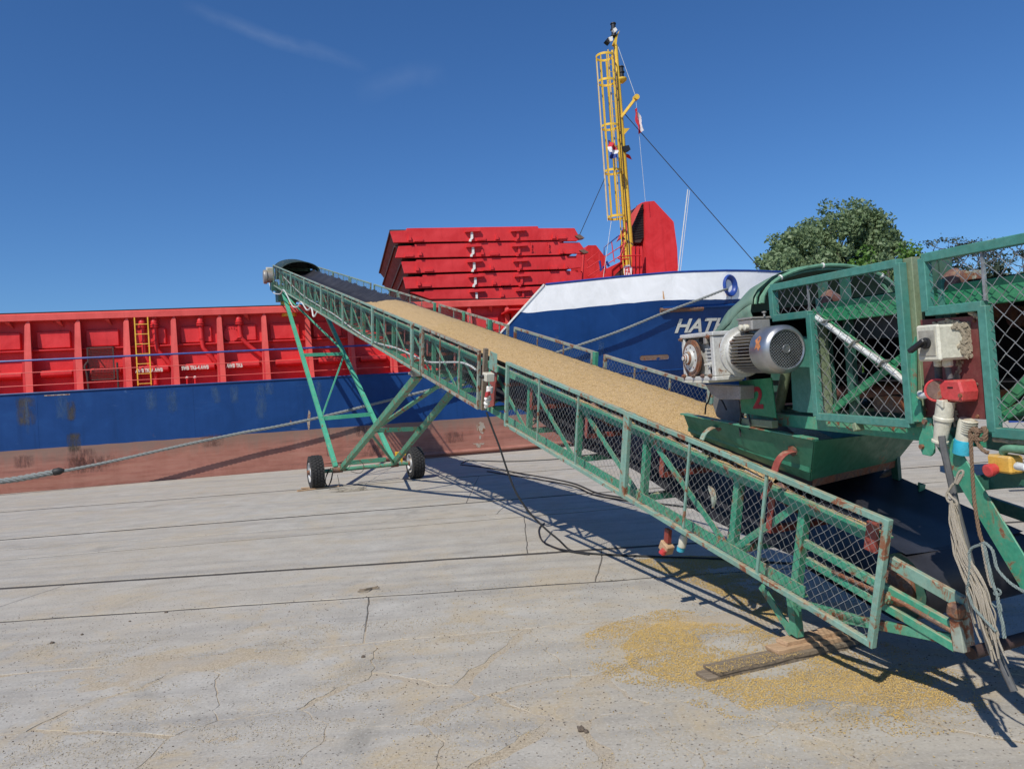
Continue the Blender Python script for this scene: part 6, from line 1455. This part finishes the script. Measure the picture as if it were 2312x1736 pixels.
# boards and blocks under the tail leg
def board(pc, w_, zb, h_, name, lab, mat, twist=0., cat='board'):
    A, B = gz(*pc[0], zb+h_/2), gz(*pc[1], zb+h_/2); d = (B-A).normalized(); s_ = d.cross(Z).normalized(); mb = MB(); nseg = 14; rows = []
    for i in range(nseg+1):
        f = i/nseg; c = lerp(A, B, f); jw = (mnoise.noise(V((f*7, w_*9, zb*90)))*.006); e = (.5-abs(f-.5))*2
        rows.append([c+s_*(w_/2+jw)-Z*h_/2, c-s_*(w_/2+jw*.6)-Z*h_/2, c-s_*(w_/2+jw*.6)+Z*h_/2, c+s_*(w_/2+jw)+Z*h_/2, c+s_*(w_/2+jw)-Z*h_/2])
    # ragged ends
    for r_, sg in ((rows[0], -1), (rows[-1], 1)):
        for q in range(5): r_[q] = r_[q]+d*sg*.02*mnoise.noise(V((q % 4*3.3, zb*80, sg)))
        r_[4] = r_[0]
    mb.grid(rows); mb.face([0, 1, 2, 3]); o_ = nseg*5; mb.face([o_, o_+1, o_+2, o_+3])
    o = mb.build(name, M[mat], loc=A, bevel=.003); tag(o, lab, cat)
    o.rotation_euler = (0, 0, 0); return o
board(((1583, 1528), (1900, 1455)), .125, .0, .024, 'wooden_board', 'weathered grey board lying lowest, its end sticking out at the bottom left of the stack', 'wood_old')
board(((1606, 1512), (1925, 1440)), .14, .025, .024, 'wooden_board', 'weathered grey board scattered with grain, lying on the lowest board', 'wood_old')
board(((1742, 1467), (1905, 1432)), .12, .050, .026, 'wooden_block', 'pale sawn wood block lying on the grey boards below the leg', 'wood_new', cat='block')
board(((1764, 1449), (1905, 1418)), .10, .077, .024, 'wooden_block', 'topmost pale wood block with the rusty leg standing on it', 'wood_new', cat='block')
kA, kB = gz(1606, 1512, .0515), gz(1800, 1468, .0515); kd = (kB-kA).normalized(); ksd = kd.cross(Z); nk = 420
Cc = np.array([lerp(kA, kB, random.random()**1.3)+ksd*random.uniform(-.062, .062)+Z*random.uniform(0, .002) for _ in range(nk)]); a, b_, c_ = frames(nk, (0, 0, 1))
ks = scatter('loose_grain', Cc, a, b_, c_, 'kernel', loc=tuple(kA), L_=.0052, W_=.0024); tag(ks, 'kernels sprinkled on top of the weathered board', 'grain', kind='stuff')

# rope from the switch board, twine bundle and grey cable beside the folding leg
nA = -.12
def bl_(px, n=nA): return [bpx(x, y, n) for x, y in px]
o = MB().tube(curve_pts(bl_([(2126, 984), (2130, 1010), (2140, 1055), (2150, 1100), (2163, 1160), (2176, 1210), (2190, 1265), (2202, 1310), (2214, 1360), (2222, 1400), (2240, 1450), (2262, 1500), (2290, 1560)], -.10), 5), .0145, 8).build('supply_cable', M['greycable'], loc=bpx(2126, 984, -.1), smooth=True)
tag(o, 'thick dark grey cable hanging down from the cream plug past the folding leg', 'cable')
br = thing('knotted_rope', 'thin brown rope knotted below the switch board and hanging down', 'rope', bpx(2200, 975, -.05))
for px in ([(2192, 1000), (2191, 975), (2200, 967), (2210, 975), (2204, 985), (2194, 984)], [(2196, 970), (2212, 975), (2222, 965), (2226, 978), (2215, 992), (2200, 990)], [(2204, 975), (2206, 988), (2198, 994)], [(2222, 964), (2226, 985), (2222, 996)]): ropegeo(curve_pts(bl_(px, -.06), 5), .009, pitch=.05).build('knot', M['brownrope'], br, smooth=True, recalc=False)
ropegeo(curve_pts(bl_([(2205, 995), (2212, 1008), (2222, 1018), (2231, 1022)], -.06), 5), .008, pitch=.05).build('frayed_tail', M['brownrope'], br, smooth=True, recalc=False)
ropegeo(curve_pts(bl_([(2192, 985), (2193, 1020), (2195, 1060), (2198, 1110), (2204, 1160), (2212, 1205), (2219, 1225)], -.08), 5), .0075, pitch=.05).build('hanging_end', M['brownrope'], br, smooth=True, recalc=False)
bt_ = thing('twine_bundle', 'bundle of frayed pale twine hanging along the grey cable at the folding leg', 'rope', bpx(2190, 1250, -.1))
for k in range(52):
    x0 = 2150+random.uniform(-4, 6); pts = []; wob = random.uniform(0, 6); sp_ = random.gauss(0, 1); end = random.uniform(1390, 1500)
    for i in range(12):
        f = i/11; y = lerp(1130, end, f)+random.gauss(0, 3)*(i > 0); x = random.gauss(0, 1.6)*(i > 0)+np.interp(y, [1130, 1200, 1260, 1330, 1420, 1500], [2150, 2162, 2178, 2208, 2232, 2262])+sp_*(1.5+8.5*min(1, f*1.5))+2.5*math.sin(f*9+wob)
        pts.append(bpx(x, y, -.13+.02*math.sin(wob+f*5)))
    MB().tube(curve_pts(pts, 3), random.uniform(.0028, .0048), 5).build('strand', M['twine'], bt_, smooth=True, recalc=False)
for px in ([(2139, 1110), (2148, 1122), (2158, 1130), (2160, 1140), (2142, 1132), (2137, 1118), (2144, 1104), (2152, 1092)], [(2156, 1090), (2164, 1068), (2172, 1062), (2174, 1070), (2162, 1092)], [(2160, 1092), (2168, 1074), (2175, 1072)]):
    MB().tube(curve_pts(bl_(px, -.14), 5), .005, 6).build('strand', M['twine'], bt_, smooth=True)
tw = thing('hanging_twine', 'bluish thin cords looped round the grey cable and tied to the folding leg', 'rope', bpx(2200, 1240, -.1))
for px, mt, r_ in (([(2224, 1224), (2210, 1230), (2195, 1236), (2188, 1250), (2190, 1270), (2188, 1310), (2184, 1330), (2190, 1350), (2200, 1372), (2225, 1400), (2250, 1425)], 'bluetwine', .006), ([(2222, 1226), (2228, 1260), (2235, 1290), (2242, 1320), (2252, 1345), (2256, 1375), (2264, 1410), (2268, 1440)], 'bluetwine', .007),
                  ([(2226, 1226), (2240, 1240), (2246, 1262), (2250, 1280), (2265, 1300), (2290, 1322), (2330, 1345)], 'bluetwine', .006), ([(2218, 1226), (2224, 1260), (2232, 1300), (2240, 1325)], 'twine', .007), ([(2250, 1330), (2244, 1338), (2252, 1345), (2260, 1336), (2252, 1328)], 'bluetwine', .004), ([(2240, 1362), (2250, 1370), (2258, 1362), (2262, 1380)], 'bluetwine', .003)):
    ropegeo(curve_pts(bl_(px, -.15), 4), r_, pitch=.04, seg=4).build('cord', M[mt], tw, smooth=True, recalc=False)

# ---- grain spilled on the concrete
def inpoly(x, y, P):
    c = np.zeros(len(x), bool); n = len(P)
    for i in range(n):
        (x1, y1), (x2, y2) = P[i], P[(i+1) % n]; k = ((y1 > y) != (y2 > y)) & (x < (x2-x1)*(y-y1)/((y2-y1) if y2 != y1 else 1e-9)+x1); c ^= k
    return c
def npoly(px): return [(gz(*q).x, gz(*q).y) for q in px]
B2 = lambda pts: [(1100+x*.548, 1200+y*.548) for x, y in pts]
core = npoly(B2([(600, 420), (700, 375), (900, 370), (1090, 385), (1200, 430), (1400, 480), (1600, 560), (1780, 620), (1950, 690), (1990, 760), (1880, 775), (1740, 790), (1640, 770), (1500, 700), (1350, 700), (1200, 730), (1080, 740), (1000, 690), (880, 650), (760, 620), (640, 590), (540, 520)]))
wide = npoly(B2([(400, 420), (560, 360), (720, 320), (1000, 340), (1200, 380), (1500, 400), (1800, 520), (2050, 640), (2080, 800), (1800, 850), (1550, 840), (1300, 830), (1050, 790), (850, 720), (640, 640), (420, 600)]))
strip = npoly(B2([(580, 100), (700, 95), (1150, 110), (1250, 330), (1180, 400), (1050, 330), (940, 250), (800, 200), (640, 140)]))
x0, x1, y0, y1 = -.9, 3.6, 2.9, 7.6
N_ = 1150000; X = rng.uniform(x0, x1, N_); Y = rng.uniform(y0, y1, N_)
def fnoise(X, Y, sc, seed):
    g = np.random.default_rng(seed).random((96, 96)); u, v = (X*sc) % 95, (Y*sc) % 95; i, j = u.astype(int), v.astype(int); fu, fv = u-i, v-j; fu = fu*fu*(3-2*fu); fv = fv*fv*(3-2*fv)
    return (g[i, j]*(1-fu)+g[i+1, j]*fu)*(1-fv)+(g[i, j+1]*(1-fu)+g[i+1, j+1]*fu)*fv
nz = .5*fnoise(X, Y, 2.2, 1)+.3*fnoise(X, Y, 6, 2)+.2*fnoise(X, Y, 15, 3)
ic, iw, is_ = inpoly(X+.12*(fnoise(X, Y, 5, 8)-.5), Y+.12*(fnoise(X, Y, 5, 9)-.5), core), inpoly(X, Y, wide), inpoly(X, Y, strip)
dens = np.where(ic, np.clip((nz-.32)*4.2, .05, 1), np.where(iw, np.clip((nz-.42)*1.8, .02, .4), np.where(is_, np.clip((nz-.36)*4, .05, .9), .0025)))
keep = rng.random(N_) < dens*.46; X, Y = X[keep], Y[keep]; N_ = len(X); print('kernels', N_)
zz = .0025+.003*rng.random(N_); Cc = np.stack([X, Y, zz], 1)
a_ = rng.uniform(0, 2*np.pi, N_); tl_ = rng.normal(0, .22, N_); u1 = np.stack([np.cos(a_)*np.cos(tl_), np.sin(a_)*np.cos(tl_), np.sin(tl_)], 1); u3 = np.cross(u1, np.stack([-np.sin(a_), np.cos(a_), 0*a_], 1)); u2 = np.cross(u3, u1)
ks = scatter('grain_spill', Cc, u1, u2, u3, 'kernel', loc=tuple(gz(1700, 1560)), L_=.0056, W_=.0024); tag(ks, 'yellow grain kernels spilled over the concrete below the conveyor tail', 'grain', kind='stuff')
# kernels and grit caught in the cracks and scattered over the near paving
N_ = 60000; X = rng.uniform(-4.5, 3.8, N_); Y = rng.uniform(2.6, 6.0, N_); nz = .5*fnoise(X, Y, 1.7, 21)+.5*fnoise(X, Y, 5, 22); keep = nz > .50; X, Y = X[keep], Y[keep]; N_ = len(X)
Cc = np.stack([X, Y, .002+0*X], 1); a_ = rng.uniform(0, 2*np.pi, N_); u1 = np.stack([np.cos(a_), np.sin(a_), 0*a_], 1); u3 = np.tile([0., 0, 1], (N_, 1)); u2 = np.cross(u3, u1)
M['chaff'] = plain('pale_chaff', (.50, .42, .29), var=.3, rough=.9, bump=0)
ks = scatter('scattered_chaff', Cc, u1, u2, u3, 'chaff', loc=(0, 4, 0), L_=.0055, W_=.0018); tag(ks, 'chaff and single kernels scattered over the broken paving in the foreground', 'chaff', kind='stuff')
# small stones and clods (each one countable ones named, the rest is grit)
M['stone'] = plain('brown_clod', (.13, .10, .075), var=.5, rough=.95, scale=60)
def lump(px, r_, lab, name='stone', squash=.6, mat='stone', seed=0, cat='stone', group='small stones on the paving'):
    c = gz(*px, 0); bm = bmesh.new(); bmesh.ops.create_icosphere(bm, subdivisions=2, radius=r_)
    for v in bm.verts:
        v.co *= 1+.55*mnoise.noise(v.co*(1.4/r_)+V((seed*3.1, 0, 0))); v.co.z = v.co.z*squash+r_*squash*.7
    me = bpy.data.meshes.new(name); bm.to_mesh(me); bm.free(); me.materials.append(M[mat]); o = bpy.data.objects.new(name, me); COL.objects.link(o); o.location = c; WL[o.name] = c
    tag(o, lab, cat, group=group); return o
lump((1312, 1648), .020, 'brown clod of dirt lying in the crack in the middle foreground', seed=1); lump((1324, 1652), .012, 'tiny crumb just right of the brown clod in the crack', seed=2)
lump((118, 1452), .016, 'small dark stone alone on the left pavement', seed=3); lump((185, 1433), .012, 'small dark stone right of and behind the left one', seed=4)
lump((375, 1383), .014, 'small dark stone under the smooth stained patch', seed=5); lump((820, 1484), .014, 'small dark stone at the edge of the broken paving', seed=6); lump((293, 1403), .010, 'tiny dark pebble among the left stones', seed=7)
lump((1915, 1712), .018, 'flat brown leaf scrap at the bottom edge right of centre', squash=.25, seed=8, name='leaf_scrap', cat='leaf', group=None) if 0 else None
N_ = 3000; X = rng.uniform(-5, 4, N_); Y = rng.uniform(2.7, 7, N_); Cc = np.stack([X, Y, .001+0*X], 1); a, b_, c_ = frames(N_, (0, 0, 1))
ks = scatter('grit', Cc, a, b_, c_, 'stone', loc=(0, 5, 0), L_=.0055, W_=.0042); tag(ks, 'fine dark grit scattered over the paving', 'grit', kind='stuff')
tg = thing('dry_twig', 'dry forked twig on the smooth concrete strip', 'twig', gz(830, 1332))
for px in ([(808, 1335), (825, 1332), (840, 1328), (856, 1326)], [(812, 1331), (826, 1329), (842, 1326), (853, 1323)]): MB().tube(curve_pts([gz(*q, .012+.012*(i % 2)) for i, q in enumerate(px)], 4), .006, 6).build('twig_branch', M['wood_old'], tg, smooth=True)

# ---- tarpaulin trailer on the quay, seen through the netting on the right
M['tarpgrey'] = plain('grey_green_tarpaulin', (.13, .145, .12), rough=.6, var=.25, scale=3)
tr_ = thing('truck_trailer', 'grey-green tarpaulin trailer with yellow straps behind the netting at the right edge', 'trailer', V((7.6, 9.4, 0)))
TX, TY = V((.97, -.24, 0)), V((.24, .97, 0)); tb0 = V((5.9, 9.6, 0))
MB().hexa([tb0+Z*1.22, tb0+TX*7+Z*1.22, tb0+TX*7+TY*2.4+Z*1.22, tb0+TY*2.4+Z*1.22, tb0+Z*2.32, tb0+TX*7+Z*2.32, tb0+TX*7+TY*2.4+Z*2.32, tb0+TY*2.4+Z*2.32]).build('tarpaulin_body', M['tarpgrey'], tr_, bevel=.05)
for z_ in (1.50, 1.72, 2.05): MB().bar(tb0-TY*.015+Z*z_, tb0-TY*.015+TX*7+Z*(z_-.05), .03, .01, TY).build('strap', M['yellowplastic'], tr_)
MB().bar(tb0+TX*.1+TY*.4+Z*1.1, tb0+TX*7+TY*.4+Z*1.1, .2, .12, TY).build('chassis_beam', M['steel_rust'], tr_); MB().bar(tb0+TX*.1+TY*2.0+Z*1.1, tb0+TX*7+TY*2.0+Z*1.1, .2, .12, TY).build('chassis_beam', M['steel_rust'], tr_)
MB().bar(tb0+TX*.2-TY*.02+Z*1.02, tb0+TX*7-TY*.02+Z*1.02, .12, .03, TY).build('side_guard_rail', M['sblue'], tr_)
for q in (3.4, 4.6):
    for yy in (.15, 2.25):
        c_ = tb0+TX*q+TY*yy+Z*.5; w_ = MB().lathe(c_-TY*.14, TY, [(0, .3), (0, .46), (.03, .5), (.25, .5), (.28, .46), (.28, .3)], 28).build('wheel', M['tyre'], tr_, smooth=35); MB().lathe(c_-TY*.13, TY, [(0, .12), (.0, .3), (.26, .3), (.26, .1)], 20).build('rim', M['rim'], w_, smooth=35)
MB().bar(tb0+TX*6.4+TY*.4, tb0+TX*6.4+TY*.4+Z*1.1, .12, .12, TY).build('landing_leg', M['steel_rust'], tr_)
MB().bar(tb0+TX*6.4+TY*2.0, tb0+TX*6.4+TY*2.0+Z*1.1, .12, .12, TY).build('landing_leg', M['steel_rust'], tr_)

# ============================================================ TREES
def leaf_mat(name, a, b_):
    m, t, b = new_mat(name); k = NT(t); f = k.tex('Noise', k.coord(), Scale=.9, Detail=4).outputs['Fac']; g = k.tex('Noise', k.coord(), Scale=9, Detail=2).outputs['Fac']
    c = k.mix(k.ramp(f, [(.35, 0), (.65, 1)]), a, b_); c = k.mix(k.ramp(g, [(.45, 0), (.7, .6)]), c, tuple(x*1.5 for x in b_))
    t.links.new(c, b.inputs['Base Color']); b.inputs['Roughness'].default_value = .55
    tr = t.nodes.new('ShaderNodeBsdfTranslucent'); t.links.new(c, tr.inputs['Color']); mx_ = t.nodes.new('ShaderNodeMixShader'); mx_.inputs[0].default_value = .32
    t.links.new(b.outputs[0], mx_.inputs[1]); t.links.new(tr.outputs[0], mx_.inputs[2]); t.links.new(mx_.outputs[0], t.nodes['Material Output'].inputs['Surface']); return m
M['leafp'] = leaf_mat('poplar_leaves', (.12, .185, .075), (.20, .27, .135)); M['leafb'] = leaf_mat('bright_bush_leaves', (.07, .15, .018), (.13, .25, .04)); M['leafn'] = leaf_mat('pine_needles', (.035, .055, .03), (.07, .095, .06))
M['bark'] = plain('tree_bark', (.10, .085, .065), rough=.9, scale=8, var=.4)
def leaves(name, pts, size, mat, parent):
    n = len(pts); P = np.array(pts)-np.array(WL[parent.name]); a = rng.normal(size=(n, 3)); a /= np.linalg.norm(a, axis=1)[:, None]; b_ = np.cross(a, rng.normal(size=(n, 3))); b_ /= np.linalg.norm(b_, axis=1)[:, None]
    s = size*rng.uniform(.6, 1.4, (n, 1)); Q = np.stack([P-a*s, P+b_*s*.55, P+a*s, P-b_*s*.55], 1).reshape(-1, 3)
    me = bpy.data.meshes.new(name); me.vertices.add(4*n); me.vertices.foreach_set('co', Q.reshape(-1).astype(np.float32)); me.loops.add(4*n); me.loops.foreach_set('vertex_index', np.arange(4*n, dtype=np.int32)); me.polygons.add(n); me.polygons.foreach_set('loop_start', np.arange(0, 4*n, 4, dtype=np.int32)); me.update(calc_edges=True); me.materials.append(M[mat])
    o = bpy.data.objects.new(name, me); COL.objects.link(o); o.parent = parent; WL[o.name] = WL[parent.name]; return o
def tree(name, lab, base, h, rad, trunk_h, nclump, per, leaf, mat, cat='tree', squash=1., clump=.16, group=None, seed=1, top_bias=0):
    r_ = random.Random(seed); t = thing(name, lab, cat, base, group); mb = MB(); cz = trunk_h+(h-trunk_h)/2; hz2 = (h-trunk_h)/2
    mb.tube([base, base+V((.1, 0, h*.3)), base+V((-.1, .1, h*.6)), base+V((0, 0, h*.9))], [h*.028, h*.022, h*.014, h*.004], 9)
    C_ = []
    while len(C_) < nclump:
        d = V((r_.gauss(0, 1), r_.gauss(0, 1), r_.gauss(0, 1))).normalized(); d = V([math.copysign(abs(q)**.82, q) for q in d]); k = r_.uniform(.35, 1)**.45
        c = base+V((d.x*rad*k, d.y*rad*k, cz+d.z*hz2*k)); C_.append((c, k))
    for c, k in C_[:min(70, nclump)]:
        z0 = max(.25*h, (c.z-base.z)*.62); s_ = base+V((0, 0, z0)); m_ = lerp(s_, c, .5)+V((r_.gauss(0, .2), r_.gauss(0, .2), -.2)); mb.tube([s_, m_, c], [h*.009, h*.005, h*.0015], 5)
    mb.build('trunk', M['bark'], t, smooth=True, recalc=False); pts = []
    for c, k in C_:
        cr = rad*clump*r_.uniform(.6, 1.25); n = int(per*r_.uniform(.6, 1.3)); g_ = rng.normal(size=(n, 3)); g_ /= np.linalg.norm(g_, axis=1)[:, None]; g_ *= (rng.random((n, 1))**.4)*cr; g_[:, 2] *= squash; pts.append(np.array(c)+g_)
    leaves('crown', np.concatenate(pts), leaf, mat, t); return t
def far(x, ytop, dist):                    # base and height of a tree whose top shows at (x, ytop)
    v = ray(x, ytop); P = CAM+v*(dist/math.hypot(v.x, v.y)); return V((P.x, P.y, .6)), P.z-.6
b0, h0 = far(1872, 474, 72)
tree('poplar_tree', 'large round poplar standing alone behind the bow of the ship', b0, h0, 5.9, 1.0, 430, 140, .17, 'leafp', clump=.15, seed=3)
b0, h0 = far(1768, 580, 66); tree('broadleaf_tree', 'lower broad tree at the left foot of the large poplar', b0, h0, 4.6, .5, 90, 150, .19, 'leafp', clump=.22, seed=5)
b0, h0 = far(2003, 562, 62); tree('broadleaf_tree', 'bright light green bushy tree at the right foot of the large poplar', b0, h0, 3.6, .3, 90, 170, .15, 'leafb', clump=.24, seed=6)
b0, h0 = far(1925, 600, 64); tree('broadleaf_tree', 'dull green low tree between the poplar foot and the bright bushy tree', b0, h0, 4, .3, 80, 150, .18, 'leafp', clump=.24, seed=7)
for i, (x, y, dist, rad, lb) in enumerate([(2100, 606, 70, 4.0, 'low green tree behind the dusty frame post'), (2185, 612, 74, 4.4, 'low green tree behind the left part of the second netted frame'), (2250, 640, 68, 4.5, 'low dark tree behind the brown roller'), (2330, 600, 74, 4.6, 'green tree behind the netting at the right edge of the picture'), (2430, 590, 76, 5, 'green tree beyond the right edge of the picture')]):
    b0, h0 = far(x, y, dist); tree('broadleaf_tree', lb, b0, h0, rad, .3, 70, 130, .2, 'leafn' if i % 2 else 'leafp', clump=.24, seed=20+i, group='low trees beyond the netting')
def pine(x, y, dist, lab, seed, bare=False, lean=0.):
    r_ = random.Random(seed); b0, h0 = far(x, y, dist); t = thing('pine_tree', lab, 'pine', b0, group='tall thin pines on the far bank'); mb = MB()
    tk = [b0+V((lean*f*h0+.15*math.sin(f*5+seed), 0, h0*f)) for f in np.linspace(0, .97, 9)]; mb.tube(tk, [h0*.016*(1-f)+.02 for f in np.linspace(0, .97, 9)], 7); pts = []
    for i in range(26 if not bare else 30):
        f = r_.uniform(.45, .98); p = b0+V((lean*f*h0, 0, h0*f)); a_ = r_.uniform(0, 6.28); L_ = (1-f)*h0*.28+.5+r_.uniform(0, .8); q = p+V((math.cos(a_)*L_, math.sin(a_)*L_, L_*r_.uniform(.1, .6))); mb.tube([p, lerp(p, q, .5)+V((0, 0, -.1)), q], [.05, .035, .012], 5)
        for _ in range(3): e = lerp(p, q, r_.uniform(.4, 1)); mb.tube([e, e+V((r_.gauss(0, .3), r_.gauss(0, .3), r_.uniform(.1, .5)))], [.015, .006], 4)
        if not bare or r_.random() < .25:
            n = 60; g_ = rng.normal(size=(n, 3))*np.array([.45, .45, .14]); pts.append(np.array(q)+g_)
    mb.build('trunk', M['bark'], t, smooth=True, recalc=False)
    if pts: leaves('crown', np.concatenate(pts), .11, 'leafn', t)
pine(2162, 541, 78, 'tall thin pine with a small flat tuft showing above the netted frame', 1); pine(2100, 560, 74, 'bare dead tree with thin twigs left of the tufted pine', 2, True); pine(2135, 556, 76, 'nearly bare pine just left of the tufted pine', 3, True)
pine(2200, 545, 75, 'dead twiggy tree right of the tufted pine', 4, True, .01); pine(2225, 556, 82, 'pine with spreading branches behind the galvanised bar', 5, False, .01); pine(2310, 568, 84, 'bushy pine at the right edge behind the netting', 6)
bpy.context.view_layer.update()
